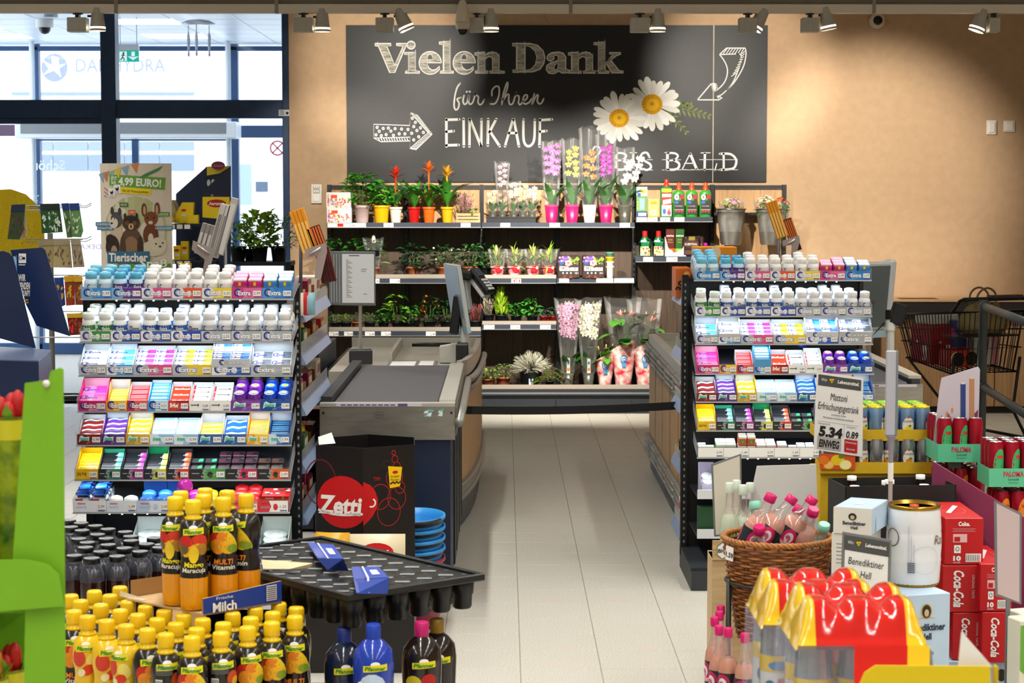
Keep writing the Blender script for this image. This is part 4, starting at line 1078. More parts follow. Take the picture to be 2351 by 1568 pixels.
# --- fertilisers and flower buckets
def boxthing(name,lab,cat,x0,y0,x1,y1,Y,depth,body,prints=None,rz=0.0,group=None,z=None,part='carton',bev=.002):
 a=at(x0,y1,Y);b=at(x1,y0,Y);w=b.x-a.x;h=b.z-a.z
 t=thing(name,lab,cat,((a.x+b.x)/2,Y,a.z if z is None else z),rz,group)
 mb=MB().rbox(-w/2,w/2,0,depth,0,h,bev,body)
 if prints:prints(PL(mb,(-w/2,-.0002,0)),w,h)
 mb.build(part,t);return t
FY=SF+.03
def pr1(p,w,h):
 p.rect(0,h*.7,w,h,C('9fc3d8',.5));p.ell(w*.6,h*.85,w*.3,h*.08,C('e8d23a',.5),2);p.rect(w*.08,h*.68,w*.4,h*.8,C('2a4a8a',.5),3);p.rect(w*.3,h*.25,w*.75,h*.62,C('7fd0b0',.5),2);p.rect(0,0,w,h*.2,C('1d3a6a',.5),2);p.rect(w*.2,h*.05,w*.9,h*.15,PAPER,3)
 for k in range(3):p.ell(w*.12,h*(.3+.1*k),w*.07,w*.07,YEL,3)
boxthing('spray_carton','tall green and blue plant-care carton next to the white orchid','box',1461,427,1486,497,FY,.06,C('5f8a52',.5),pr1,z=ZC1)
def pr2(p,w,h):
 p.ell(w*.5,h*.8,w*.36,h*.1,C('e2a01a',.5));p.text('Combi',w*.5,h*.8,h*.08,C('b82020',.5),2);p.ell(w*.5,h*.25,w*.3,h*.14,C('f6f0dc',.5));p.ell(w*.5,h*.27,w*.12,h*.06,C('e8c400',.5),2);p.rect(0,0,w,h*.09,C('e0a400',.5),2);p.text('Sticks',w*.5,h*.55,h*.06,C('8a7a3a',.6),2)
boxthing('stick_carton','small yellow carton between the tall carton and the green bottle','box',1488,455,1513,497,FY,.05,C('f0d36a',.5),pr2,z=ZC1)
BG1=C('0d8a4a',.3,coat=.3);BG2=C('2f9a32',.3,coat=.3);CAPR=C('d9331c',.35)
def flat_bottle(t,w,d,h,cap_h,m,capm,prints,neck=.26,sh=.14):
 rx,ry=w/2,d/2;hb=h-cap_h
 pr=[(rx*.94,0),(rx,.006),(rx,hb*(1-sh)),(rx*.93,hb*(1-sh*.55)),(rx*.6,hb*(1-sh*.12)),(rx*neck*1.6,hb)]
 MB().lathe(pr,m,24,sy=ry/rx).build('bottle_body',t)
 MB().lathe([(rx*neck*1.75,hb-.002),(rx*neck*1.7,hb+cap_h*.35),(rx*neck*1.35,hb+cap_h*.42),(rx*neck*1.25,h)],capm,16).build('cap',t)
 mb=MB();p=PL(mb,(0,-ry*1.01,0));prints(p,w,hb);mb.build('label',t)
q=at(1529,600,FY+.03)
t=thing('fertiliser_bottle','tall dark green plant-food bottle with a yellow and red label','bottle',(q.x,FY+.03,ZC1))
def pr3(p,w,h):
 p.rect(-w*.4,h*.82,w*.4,h*.93,C('e8c818',.5));p.rect(-w*.4,h*.4,w*.4,h*.8,C('c8281c',.5));p.rect(-w*.36,h*.66,w*.36,h*.76,PAPER,2);p.text('SUBSTRAL',0,h*.71,.012,C('1c6a2a',.5),3,w=w*.66,bold=.02)
 p.rect(-w*.4,h*.04,w*.4,h*.4,C('cfe0d0',.5));p.poly([(-w*.3,h*.42),(w*.36,h*.46),(w*.36,h*.6),(-w*.3,h*.56)],C('e9f0dc',.5),2);p.text('Pflanzen',0,h*.54,.009,C('2a6a32',.5),3,w=w*.55);p.text('Nahrung',0,h*.48,.009,C('2a6a32',.5),3,w=w*.5)
 p.ell(-w*.18,h*.2,w*.14,h*.1,C('3a5ab0',.5),2);p.ell(-w*.16,h*.31,w*.09,w*.1,C('e0b090',.5),3);p.ell(w*.2,h*.15,w*.15,h*.08,C('c83a6a',.5),2);p.ell(w*.22,h*.25,w*.1,w*.1,C('d8802a',.5),3);p.rect(-w*.4,h*.0,w*.4,h*.05,C('2f8a32',.5),3)
flat_bottle(t,28*u,.06,86*u,16*u,BG1,CAPR,pr3)
def pr4(p,w,h):
 p.rect(-w*.4,h*.1,w*.4,h*.84,C('2e2a28',.5));p.ell(-w*.2,h*.74,w*.2,h*.11,C('e8d0d0',.5),2);p.ell(-w*.2,h*.74,w*.09,h*.05,C('c06a78',.5),3);p.rect(w*.1,h*.68,w*.4,h*.84,C('b81c24',.5),2);p.ell(w*.05,h*.66,w*.12,h*.05,C('3a8a2a',.5),3);p.rect(-w*.36,h*.5,-w*.05,h*.6,C('2f62b0',.5),3);p.text('Rosendünger',0,h*.42,.006,PAPER,2,w=w*.6);p.rect(-w*.4,h*.27,w*.4,h*.29,C('b8b0a8',.5),2)
 for k in range(3):p.ell(-w*.25+k*w*.24,h*.22,w*.08,w*.08,C('c03028',.5),3)
for k,x in enumerate((1557.5,1587,1618.5)):
 q=at(x,600,FY+.03);t=thing('rose_fertiliser_bottle','bright green rose-food bottle with orange cap, %s from the left of three'%ORD[k],'bottle',(q.x,FY+.03,ZC1),group='green rose-food bottles')
 flat_bottle(t,27*u,.06,79*u,17*u,BG2,C('e04a20',.35),pr4)
for k,x in enumerate((1480.5,1511.5)):
 q=at(x,600,FY+.04);t=thing('handled_bottle','dark green bottle with side handle and red cap, %s of the pair'%('left' if k==0 else 'right'),'bottle',(q.x,FY+.04,ZC2))
 w,h=27*u,46*u
 MB().rbox(-w/2,w/2,-.03,.03,0,h*.8,.014,C('0a6a3a',.3,coat=.3),None,True).build('bottle_body',t)
 MB().lathe([(w*.42,h*.72),(w*.3,h*.92),(w*.2,h)],C('0a6a3a',.3,coat=.3),16,sy=.7).build('shoulder',t)
 MB().lathe([(w*.22,h*.99),(w*.21,h*1.28)],C('a8201c',.35),14).build('cap',t)
 MB().tube([(w*.2,-.034,h*.9),(w*.4,-.034,h*.84),(w*.42,-.034,h*.62),(w*.36,-.034,h*.46)],.007,C('06301c',.3),8).build('handle',t)
 mb=MB();p=PL(mb,(0,-.0305,0));p.rect(-w*.36,h*.86-.02,w*.1,h*.86-.006,PAPER,8);p.rect(-w*.4,h*.06,w*.4,h*.52,C('d8cf9a',.5));rr=random.Random(k)
 for j in range(14):p.ell(rr.uniform(-w*.34,w*.34),h*rr.uniform(.1,.5),.008,.008,C(rr.choice(['a83a5a','c8862a','e8e0c0','6a8a2a','7a3a2a']),.5),2+j*.05,9)
 mb.build('label',t)
q=at(1551,600,FY+.03);t=thing('sachet_carton','white shelf carton with cut front holding plant-food sachets','box',(q.x,FY+.03,ZC2))
w,h=47*u,28*u;CW=C('e6e1d8',.6)
MB().box(-w/2,w/2,.0,.1,0,.004,CW).build('carton_base',t)
MB().prism([(-w/2,0),(w/2,0),(w/2,h*1.6),(w*.38,h*.8),(w*.2,h*.35),(-w*.2,h*.35),(-w*.38,h*.8),(-w/2,h*1.6)],0,.003,CW,RT(0,.003,0,PI/2)).build('front_flap',t)
for sx in(-1,1):MB().box(sx*w/2-.0015,sx*w/2+.0015,.003,.1,0,h*1.6,CW).build('side_flap',t)
for k,(dx,cc,c2)in enumerate(((-.25,'5a1f1a','e0582a'),(.22,'2a5a22','7fae3a'))):
 s=thing('plant_food_sachet','%s plant-food sachet standing in the cut white carton'%('dark red' if k==0 else 'green'),'sachet',(q.x+w*dx,FY+.06,ZC2+.005))
 mb=MB().rbox(-.036,.036,-.008,.008,0,62*u,.006,C(cc,.35));p=PL(mb,(0,-.0083,0));p.rect(-.036,0,.036,.06,C(c2,.4));p.text('SUBSTRAL',0,.16,.012,PAPER,2,w=.062,bold=.02);p.text('Grün',0,.13,.012,C('c8b060',.5),2);p.text('Pflanzen',0,.11,.009,C('c8b060',.5),2);p.ell(0,.03,.02,.02,C('e8e2b0',.5),2);mb.build('pouch',s)
for k,(x,cc)in enumerate(((1586,'2c1a18'),(1596,'38221c'))):
 s=thing('dark_sachet','dark brown plant-food pouch, %s of two beside the white carton'%('front' if k==0 else 'rear'),'sachet',(at(x,600,FY+.05+k*.06).x,FY+.05+k*.07,ZC2))
 mb=MB().rbox(-.07,.07,-.02,.02,0,.16,.012,C(cc,.4));p=PL(mb,(0,-.0203,0));p.ell(0,.1,.062,.03,C('4a2a24',.5));p.text('SUBSTRAL',0,.1,.017,C('d8cfc0',.5),2,w=.1,bold=.02);p.rect(-.05,.02,.05,.05,C('5a3a30',.5));p.rect(-.02,.13,.03,.16,C('8a7a2a',.5),2);mb.build('pouch',s)
q=at(1620,600,FY+.02);t=thing('orchid_food_bottle','small purple plant-food bottle at the right end of its shelf','bottle',(q.x,FY+.03,ZC2))
MB().lathe([(.026,0),(.028,.004),(.028,.055),(.02,.07),(.013,.078),(.013,.09)],C('8a1a7a',.3),18).build('bottle_body',t);MB().lathe([(.016,.088),(.015,.11)],C('b01c9a',.35),14).build('cap',t)
mb=MB();p=CY(mb,.028,.01);p.rect(-.02,0,.02,.04,C('5a1a6a',.5));p.ell(0,.02,.01,.012,C('e0a0d8',.5),2);mb.build('label',t)
ZINC=C('bdbab4',.36,.7,var=.3,vs=7,stretch=(3,3,.6))
def bucket(x,lab,kind,z0,zt):
 q=at(x,600,SF+.08);t=thing('zinc_bucket',lab,'bucket',(q.x,SF+.06,z0));h=zt-z0
 pr=[(.075,0),(.075,.008),(.083,.012),(.1,h*.62),(.103,h*.63),(.1,h*.64),(.102,h*.67),(.105,h*.68),(.102,h*.69),(.112,h-.006),(.117,h),(.112,h+.002),(.104,h*.64),(.08,.02)]
 MB().lathe(pr,ZINC,28,cap0=True,cap1=False).build('bucket_wall',t)
 MB().tube([(.117*math.cos(a),.117*math.sin(a),h)for a in[k*PI/14 for k in range(28)]],.005,C('a09d97',.3,.95),6,True).build('rolled_rim',t)
 MB().box(-.03,.03,.085,.13,h*.75,h*.8,CHAR).build('hook',t)
zb=at(1677,562,SF+.06).z;zt=at(1677,480,SF+.06).z
bucket(1677,'zinc flower bucket left of the pencil rack, with a round bouquet',0,zb,zt)
bucket(1768,'zinc flower bucket behind the pencil rack, with red and white cut flowers',1,zb,zt)
def bouquet(x,lab,cols,n,rad,zc,h,flat=.55,wrapm=True,dx=0.0):
 q=at(x,600,SF+.06);t=thing('bouquet',lab,'bouquet',(q.x+dx,SF+.06,zb+.03));rr=random.Random(lab);hh=zc-zb-.03
 mb=MB()
 for k in range(14):
  a=rr.uniform(0,6.28);mb.tube([(.02*math.cos(a),.02*math.sin(a),0),(.03*math.cos(a),.03*math.sin(a),hh*.6),(.06*math.cos(a),.06*math.sin(a),hh)],.003,STEM,4)
 tag(mb.build('stems',t),kind='stuff');bush(t,40,rad*.9,hh*.75,hh,.05,.02,GREENS,rr)
 for k in range(n):
  a=k*2.4;q_=math.sqrt((k+.5)/n);c=rr.choice(cols);r=rr.uniform(.011,.02);e=math.acos(max(-1,min(1,1-q_*q_*.9)))
  T=RT(rad*q_*math.cos(a),rad*q_*math.sin(a),hh+h*(1-q_*q_*.8),0,0,a)@Euler((0,q_*.9,0)).to_matrix().to_4x4()
  mb=MB();
  for j in range(9):leafgeo(mb,T@leafT(0,0,0,j*.7,.45),r*1.25,r*.6,.2,C(c,.55),2)
  mb.lathe([(r*.4,0),(r*.3,r*.35),(.001,r*.4)],C('c8b83a' if c!='7aa81e' else '8ab82a',.6),8,T);mb.build('blossom',t)
 if wrapm:wrap(t,.05,rad*1.25,hh*.75,hh*.35,rr=rr)
 return t
bouquet(1680,'round bouquet of white, pink and lime chrysanthemums in the left bucket',['f0ede4','c88ac0','d8b0d0','e8e29a','7aa81e','a85a8a'],42,.085,at(1677,470,SF+.06).z,.05)
bouquet(1757,'bunch of small white cut flowers in the right bucket',['efe8da','e8dcc8'],26,.075,at(1757,468,SF+.06).z,.06)
bouquet(1798,'bunch of red cut flowers at the right edge of the right bucket',['c41c1c','d8302a','8a2a2a'],14,.055,at(1798,470,SF+.06).z,.05,dx=-.02)
# --- checkouts
BELT=C('47474a',.6,var=.08,vs=60);NAVYP=C('14203a',.5);BUMP=C('8b8a84',.4,.35)
WOODC=wood('c9a77c','b08a5e',(16,16,1.0),3.0);PUR=C('6a4a8a',.6)
def strip(poly,z0,z1,m,name,par,thick=.012):
 mb=MB();n=len(poly);nrm=[]
 for i in range(n):
  a=Vector(poly[max(0,i-1)]);b=Vector(poly[min(n-1,i+1)]);d=(b-a).normalized();nrm.append(Vector((d.y,-d.x)))
 vs_=[]
 for i in range(n):
  p_=Vector(poly[i])
  for k in(0,1):
   q=p_-nrm[i]*thick*k
   vs_+=[(q.x,q.y,z0),(q.x,q.y,z1)]
 fs=[]
 for i in range(n-1):
  o=i*4;e=o+4
  fs+=[(o,e,e+1,o+1),(o+2,o+3,e+3,e+2),(o+1,e+1,e+3,o+3),(o,o+2,e+2,e)]
 fs+=[(0,1,3,2),((n-1)*4,(n-1)*4+2,(n-1)*4+3,(n-1)*4+1)]
 return mb.add(vs_,fs,m).build(name,par)
def bar(poly,z,r,m,name,par):return MB().tube([(p_[0],p_[1],z)for p_ in poly],r,m,10).build(name,par)
co=thing('checkout_counter','steel checkout counter with black belt left of the lane','checkout',(0,0,0))
XL,XR,Y0,Y1,ZT=-.777,-.207,8.55,10.42,.88
MB().box(XL,XR,Y0,Y0+.012,.725,ZT-.012,STEEL).box(XL,XR,Y0-.001,Y0+.06,ZT-.014,ZT,STEEL2).build('front_panel',co)
MB().box(XL+.01,XR-.02,Y0+.02,Y0+.5,.1,.725,NAVYP).build('lower_panel',co)
MB().box(XL+.03,XR-.05,Y0+.06,Y1,0,.1,CHAR).build('plinth',co)
MB().box(XL+.012,XR-.012,Y0+.5,Y1,.1,ZT-.03,C('1c1f24',.5)).build('belt_housing',co)
MB().rbox(XL+.05,XR-.072,Y0+.03,Y1,ZT-.03,ZT-.004,.006,BELT).build('conveyor_belt',co)
MB().box(XL,XL+.046,Y0+.06,Y1+.02,ZT-.05,ZT+.022,C('23252a',.5)).build('belt_guard',co)
MB().box(XR-.068,XR,Y0+.06,Y1+.02,ZT-.05,ZT+.008,STEEL2).build('belt_rail',co)
mb=MB();p=PL(mb,(XL+.07,Y0-.002,ZT-.012));p.rect(0,0,.36,.011,C('d8d4dc',.5))
for k in range(9):p.rect(.02+k*.026,.003,.04+k*.026,.008,PUR,2)
p.rect(.26,0,.3,.011,PUR,2);mb.build('belt_strip',co)
mb=MB();p=PL(mb,(XL+.25,Y0-.0005,.852));p.ring(0,-.02,.022,.013,.002,C('7d7a72',.4,.8));p.rect(-.015,-.023,.015,-.018,C('7d7a72',.4,.8));mb.build('maker_plate',co)
mb=MB();p=PL(mb,(XR-.09,Y0-.0005,.835));rr=random.Random(4)
for k in range(9):a=rr.uniform(-.05,.035);b=rr.uniform(-.012,.012);p.poly([(a,b),(a+.018,b+rr.uniform(-.006,.004)),(a+.022,b+.012),(a+.006,b+.01)],C(rr.choice(['bfe0dc','6fb3ae','e6efee']),.6),1+k*.1)
mb.build('sticker_remains',co)
for x in(XL+.015,XR-.015):MB().cyl(.005,0,.003,BLACK,10,RT(x,Y0,.84,PI/2)).build('screw',co)
side=[(XR+.006,Y0+.0),(XR+.008,Y0+.5),(XR+.01,Y1-.1)]
bar([(XR+.018,Y0-.01),(XR+.02,Y0+.6),(XR+.02,Y1-.15),(XR+.02,Y1)],.80,.021,BUMP,'side_bumper',co)
MB().box(XR-.01,XR+.006,Y0+.01,Y1,.74,.86,C('77756e',.4,.5)).build('side_rail',co)
MB().box(XR-.06,XR-.02,Y0+.5,Y1,.1,.74,C('24272c',.5)).build('side_panel',co)
for k in range(3):MB().box(XR-.02,XR-.008,Y0+.75+k*.5,Y0+.79+k*.5,.12,.72,C('3a3d42',.5)).build('side_post',co)
CV=[(-.262,10.36),(-.235,10.5),(-.205,10.7),(-.175,11.0),(-.152,11.4),(-.141,11.9),(-.139,12.4),(-.139,12.8)]
CVo=[(x+.012,y)for x,y in CV]
strip(CV,.26,.72,WOODC,'wood_panel',co,.02)
strip([(-.262,10.36),(-.262,10.361),(-.262,10.375)],.26,.72,C('2b2f35',.5),'panel_edge',co,.02)
strip(CVo,.16,.26,BUMP,'lower_bumper',co,.03);bar(CVo,.24,.012,BUMP,'bumper_bead',co);bar(CVo,.18,.012,BUMP,'bumper_bead',co)
strip([(x-.012,y)for x,y in CV],.015,.16,C('3f434a',.45),'kick_plate',co,.02)
strip([(x-.03,y)for x,y in CV],0,.015,C('8d8a82',.5),'kick_strip',co,.02)
TP=[(-.215,10.42),(-.19,10.5),(-.17,10.7),(-.155,11.0),(-.142,11.4),(-.136,11.9),(-.136,12.05)]
strip([(x+.008,y)for x,y in TP],.72,.8,C('7f7d76',.35,.6),'upper_band',co,.025);bar([(x+.018,y)for x,y in TP],.80,.018,BUMP,'bumper_bead',co);bar([(x+.018,y)for x,y in TP],.755,.012,BUMP,'bumper_bead',co)
strip(TP,.82,.9,STEEL2,'top_rim',co,.03)
body=[(x-.03,y)for x,y in CV]
MB().prism(body+[(-.98,12.8),(-.98,10.46)],.015,.78,C('2a2d33',.5)).build('body',co)
DK=C('bcb9ae',.4,.5)
MB().prism([(x-.02,y)for x,y in TP]+[(-.9,12.05),(-.9,10.42)],.78,.845,DK).build('scanner_deck',co)
MB().box(-.9,-.15,12.03,12.06,.84,.9,DK).build('deck_back',co)
MB().box(-.62,-.60,10.9,12.03,.845,.9,DK).build('deck_wall',co)
mb=MB().rbox(-.62,-.36,10.5,10.98,.845,.853,.003,C('77766f',.45));mb.box(-.6,-.47,10.53,10.92,.853,.855,C('e9e8e2',.5));mb.box(-.45,-.375,10.62,10.95,.853,.855,C('e4e3dc',.5));mb.build('scanner_plate',co)
MB().rbox(-.46,-.26,10.47,10.62,.846,.86,.003,C('5a4f46',.15)).build('scanner_glass',co)
MB().tube([(-.52,11.5,.9),(-.3,11.5,.9)],.012,BLACK,10).build('hand_rest',co)
mb=MB().prism([(0,0),(.095,.0),(.105,.1),(.0,.085)],-.06,.06,C('c9c6bb',.5),RT(-.345,10.95,.85,PI/2));mb.build('receipt_printer',co)
MB().rbox(-.255,-.19,10.75,10.95,.845,.96,.006,C('1d1f22',.5)).build('pin_base',co)
t=thing('cashier_desk','dark cashier desk with open till area behind the gum rack','desk',(0,0,0))
MB().box(-1.75,-.99,10.5,12.3,.015,.74,C('20242a',.5)).build('desk_body',t)
MB().box(-1.4,-.99,10.5,12.0,.74,.76,C('33373d',.4)).build('desk_top',t)
MB().box(-1.06,-.992,10.9,12.02,.76,.9,C('1a2030',.4)).build('side_screen',t)
MB().rbox(-1.3,-1.05,10.6,10.95,.76,.83,.01,C('131417',.4)).build('till_drawer',t)
t=thing('checkout_screen','pale grey checkout screen seen edge-on above the left checkout','screen',(-.245,10.93,1.215),rz=math.radians(-74))
SCG=C('c3c8c8',.45);T=RT(0,0,0,.16)
mb=MB().prism([(-.15,-.165),(.15,-.165),(.15,.165),(-.15,.165)],0,.02,SCG,T@RT(0,-.0,0,PI/2));mb.build('screen_frame',t)
MB().rbox(-.11,.11,.0,.045,-.1,.1,.02,C('b4baba',.45),T).build('rear_housing',t)
MB().box(-.135,.135,-.0225,-.02,-.12,.15,C('8fa3b5',.25),T).build('glass',t)
MB().box(-.15,.15,-.021,.0,-.2,-.165,C('a8c2cf',.4),T).build('speaker_bar',t)
t=thing('terminal_pole','pale pole with black clamp carrying screen and card terminal','pole',(-.21,10.9,.846))
MB().cyl(.023,0,.2,C('d0d2cc',.4),18).build('lower_pole',t);MB().cyl(.026,.2,.27,BLACK,18).build('clamp',t);MB().cyl(.017,.27,.46,C('c2c5c0',.4),16).build('upper_pole',t)
MB().cyl(.032,.33,.46,C('c9ccc6',.4),18).build('head',t)
MB().tube([(0,0,.24),(.0,-.03,.27),(-.03,-.02,.3),(-.035,0,.27)],.005,BLACK,6).build('cable',t)
MB().rbox(-.1,-.05,-.04,.03,.13,.34,.008,C('17191c',.4),RT(0,0,.02,0,.12)).build('holder',t)
t=thing('card_terminal','black card terminal with chrome loop on the checkout pole','card terminal',(-.12,10.85,1.29))
T=RT(0,0,0,0,.85,-.5)
MB().rbox(-.085,.085,-.042,.042,-.02,.018,.01,C('14161a',.35),T).build('terminal_body',t)
MB().rbox(-.07,-.02,-.034,.034,.018,.022,.002,C('3a4348',.2),T).build('display',t)
for i in range(4):
 for j in range(3):MB().rbox(.0+i*.02,.014+i*.02,-.03+j*.022,-.014+j*.022,.018,.022,.001,C('c8ccca',.4),T).build('key',t)
MB().rbox(-.04,.085,-.036,.036,-.045,-.02,.006,C('cfd2cf',.4),T).build('cradle',t)
MB().tube([(.08,-.03,-.03),(.13,-.03,-.04),(.13,.03,-.04),(.08,.03,-.03)],.005,C('d8dad8',.2,.9),8,T=T).build('chrome_loop',t)
MB().rbox(-.12,-.05,-.05,.05,-.02,.03,.012,C('101114',.35),RT(0,0,.01,0,.2,0)).build('bracket',t)
t=thing('price_list_stand','grey flip stand of framed price lists on the cashier desk','stand',at(828,805,10.75),rz=.12)
FG=C('6d7173',.45)
MB().cyl(.009,0,.24,C('c5c5bf',.3,.8),12).build('pole',t);MB().rbox(-.06,.06,-.05,.05,-.07,.006,.004,C('2a2c30',.5)).build('base',t)
for k in range(5):
 f=thing('x',None,None);bpy.data.objects.remove(f)
 T=RT(-.045-k*.015+.03,-.03+k*.012,.24,0,0,-.22-k*.045)
 mb=MB().rbox(-.095,.095,-.004,.004,0,.285,.003,FG,T);fr_=mb.build('frame',t)
 mb=MB().box(-.082,.088,-.0052,-.004,.015,.272,C('dfe3e6',.35),T);
 if k==0:
  p=PL(mb,T@Vector((0,-.0053,0)),T.to_3x3()@Vector((1,0,0)))
  for j in range(24):p.rect(-.06,.24-j*.0085,-.06+.012+.01*((j*7)%3),.2425-j*.0085,C('7a7f84',.6))
  p.rect(-.045,.262,.01,.266,C('4a4f54',.6));p.rect(.02,.19,.05,.194,C('9a9fa4',.6));p.rect(.02,.18,.045,.183,C('9a9fa4',.6));p.rect(.03,.06,.05,.063,C('7a7f84',.6))
 mb.build('sheet',fr_)
MB().box(-.03,.1,.0,.02,.5,.53,BLACK,RT(0,0,0,0,0,-.2)).build('hinge',t)
a=at(1042,941,9.9);b=at(1556,931,9.9)
t=thing('lane_barrier','black strap barrier stretched across the checkout lane','barrier',(0,0,0))
mb=MB();n=12;vs_=[];fs=[]
for k in range(n+1):
 f=k/n;q=a.lerp(b,f);sag=.012*4*f*(1-f);h=.0195
 for dy in(-.0015,.0015):vs_+=[(q.x,q.y+dy,q.z-h-sag),(q.x,q.y+dy,q.z+h-sag)]
for k in range(n):
 o=k*4;e=o+4;fs+=[(o,e,e+1,o+1),(o+2,o+3,e+3,e+2),(o+1,e+1,e+3,o+3),(o,o+2,e+2,e)]
mb.add(vs_,fs,C('0d0e10',.6)).build('strap',t)
MB().rbox(a.x-.03,a.x+.0,9.87,9.93,a.z-.035,a.z+.035,.004,BLACK).build('cassette',t);MB().rbox(b.x,b.x+.045,9.88,9.92,b.z-.03,b.z+.03,.004,BLACK).build('clip',t)
MB().box(a.x-.034,a.x-.028,9.86,9.94,a.z-.04,a.z+.04,C('33363a',.5)).build('mount_plate',t)
# ---- right checkout
co=thing('checkout_counter','steel and wood checkout counter with belt right of the lane','checkout',(0,0,0))
X0=.905;YA,YB=10.08,12.78
MB().box(X0+.03,1.42,YA,YB,.1,.80,C('2a2d33',.5)).build('body',co)
MB().box(X0+.02,1.4,YA,YB,.02,.1,C('4a4d52',.5)).build('kick_plate',co)
MB().box(X0+.04,1.36,YA+.02,YB-.02,0,.02,C('77756e',.5)).build('kick_strip',co)
n=5;L=(YB-YA)/n
for k in range(n):MB().box(X0+.008,X0+.03,YA+k*L+.025,YA+(k+1)*L-.035,.24,.72,WOODC).build('wood_panel',co)
for k in range(n+1):MB().box(X0+.012,X0+.03,YA+k*L-.03,YA+k*L+.02,.1,.76,C('1b1d20',.5)).build('panel_post',co)
for k in range(n):
 y0=YA+k*L+.01;y1=YA+(k+1)*L-.01
 mb=MB().rbox(X0-.018,X0+.012,y0,y1,.70,.82,.008,BUMP)
 for z in(.73,.76,.79):mb.tube([(X0-.018,y0+.01,z),(X0-.018,y1-.01,z)],.011,BUMP,8)
 mb.build('upper_bumper',co)
 mb=MB().rbox(X0-.014,X0+.012,y0,y1,.13,.25,.008,BUMP)
 for z in(.155,.19,.225):mb.tube([(X0-.014,y0+.01,z),(X0-.014,y1-.01,z)],.01,BUMP,8)
 mb.build('lower_bumper',co)
MB().box(X0,X0+.05,YA,YB,.82,.875,STEEL2).build('top_rim',co);MB().box(X0,1.45,YB-.05,YB,.8,.875,STEEL2).build('end_rim',co)
MB().box(X0+.05,1.42,YA,YB-.05,.79,.84,C('aeb0a4',.5,.3)).build('bagging_deck',co)
MB().box(1.42,1.93,9.6,12.2,.1,.84,C('26292e',.5)).build('belt_housing',co)
MB().box(1.40,1.98,9.58,9.6,.69,.86,STEEL).build('front_panel',co)
MB().rbox(1.47,1.915,9.61,11.6,.835,.866,.006,BELT).build('conveyor_belt',co)
MB().box(1.42,1.466,9.6,11.7,.83,.9,C('23252a',.5)).build('belt_guard',co)
mb=MB();p=PL(mb,(1.45,9.5785,.848));p.rect(0,0,.5,.012,C('d8d4dc',.5))
for k in range(10):p.rect(.03+k*.03,.003,.05+k*.03,.008,PUR,2)
mb.build('belt_strip',co)
MB().box(1.93,1.97,9.6,11.3,.78,.885,C('3b3d40',.5)).build('belt_rail',co)
MB().box(1.915,1.975,9.6,11.3,.885,.9,C('c9c2b4',.4,.3)).build('rail_cap',co)
MB().lathe([(.0,.885),(.06,.885),(.06,.9),(.0,.9)],C('c9c2b4',.4,.3),18,RT(1.915,11.3,0)).build('rail_end',co)
MB().box(1.42,1.93,11.7,12.5,.85,.9,DK).build('scanner_deck',co)
MB().rbox(1.70,1.83,11.25,11.5,.877,1.07,.01,C('3a3f3c',.5)).build('pin_base',co)
MB().box(1.72,1.8,11.248,11.25,.98,1.05,C('4a7a4a',.5)).build('sticker',co)
t=thing('checkout_screen','pale grey checkout screen half hidden by the right gum rack','screen',at(2003,680,11.2),rz=math.radians(38))
T=RT(0,0,0,.1)
MB().rbox(-.15,.15,-.02,.02,-.19,.19,.008,C('b8bdbd',.4),T).build('screen_frame',t);MB().rbox(-.11,.12,.02,.06,-.13,.12,.015,SCG,T).build('rear_housing',t);MB().rbox(.1,.15,-.03,.03,-.2,.2,.01,SCG,T).build('side_cover',t)
MB().box(-.14,.13,-.0225,-.02,-.17,.17,C('5a6468',.25),T).build('glass',t);MB().box(-.02,.13,-.02,.0,-.23,-.19,C('a8c2cf',.4),T).build('speaker_bar',t)
t=thing('terminal_pole','pale pole with black card terminal beside the right belt','pole',(at(2044,800,11.0).x,11.0,.876))
MB().cyl(.022,0,.2,C('d0d2cc',.4),18).build('pole',t);MB().cyl(.026,.14,.2,C('e0e2dc',.4),18).build('collar',t);MB().rbox(-.07,.01,-.03,.03,.17,.29,.01,C('14161a',.4),RT(0,0,0,0,.3)).build('terminal',t);MB().cyl(.03,.2,.25,BLACK,14).build('clamp',t)
MB().lathe([(.02,.0),(.03,-.02),(.022,-.032)],C('e6e4de',.4),14,RT(.02,0,.25)).build('knob',t)
MB().tube([(-.03,.02,.18),(-.1,.03,.1),(-.11,.03,.22),(-.09,.02,.3)],.006,BLACK,6).build('cable',t)
a=at(2030,690,15.95)
t=thing('packing_shelf','light wood packing shelf along the tan wall at right','shelf',(0,0,0))
zt=at(2150,690,15.95).z
MB().box(a.x,6.6,15.95,16.49,zt-.01,zt,wood('d0ab82','bb9468',(1,12,12),3)).build('shelf_top',t)
MB().box(a.x,6.6,15.96,15.99,zt-.15,zt-.012,C('1d1916',.5)).build('recess_shade_strip',t)  # dark strip paints the shade of the recess below the shelf top
for k in range(4):
 MB().box(a.x+k*.9,a.x+k*.9+.89,16.02,16.06,.06,zt-.15,wood('b08a60','94704a',(14,14,1),3)).build('front_panel',t)
MB().box(a.x,6.6,16.06,16.48,0,zt-.02,C('1c1815',.6)).build('carcass',t)
for x0,x1 in((2062,2150),(2230,2300)):
 c0=at(x0,680,16.25).x;c1=at(x1,680,16.25).x;MB().box(c0,c1,16.15,16.32,zt,zt+.0015,C('2a2018',.6)).build('waste_slot',t)
t=thing('tube_barrier','dark tubular queue barrier right of the checkout','barrier',(0,0,0))
TB=C('2c3133',.45,.2)
q=at(2258,700,9.8);px_,pz=q.x,at(2258,690,9.8).z
MB().cyl(.021,0,pz,TB,16,x=px_,y=9.8).build('post',t)
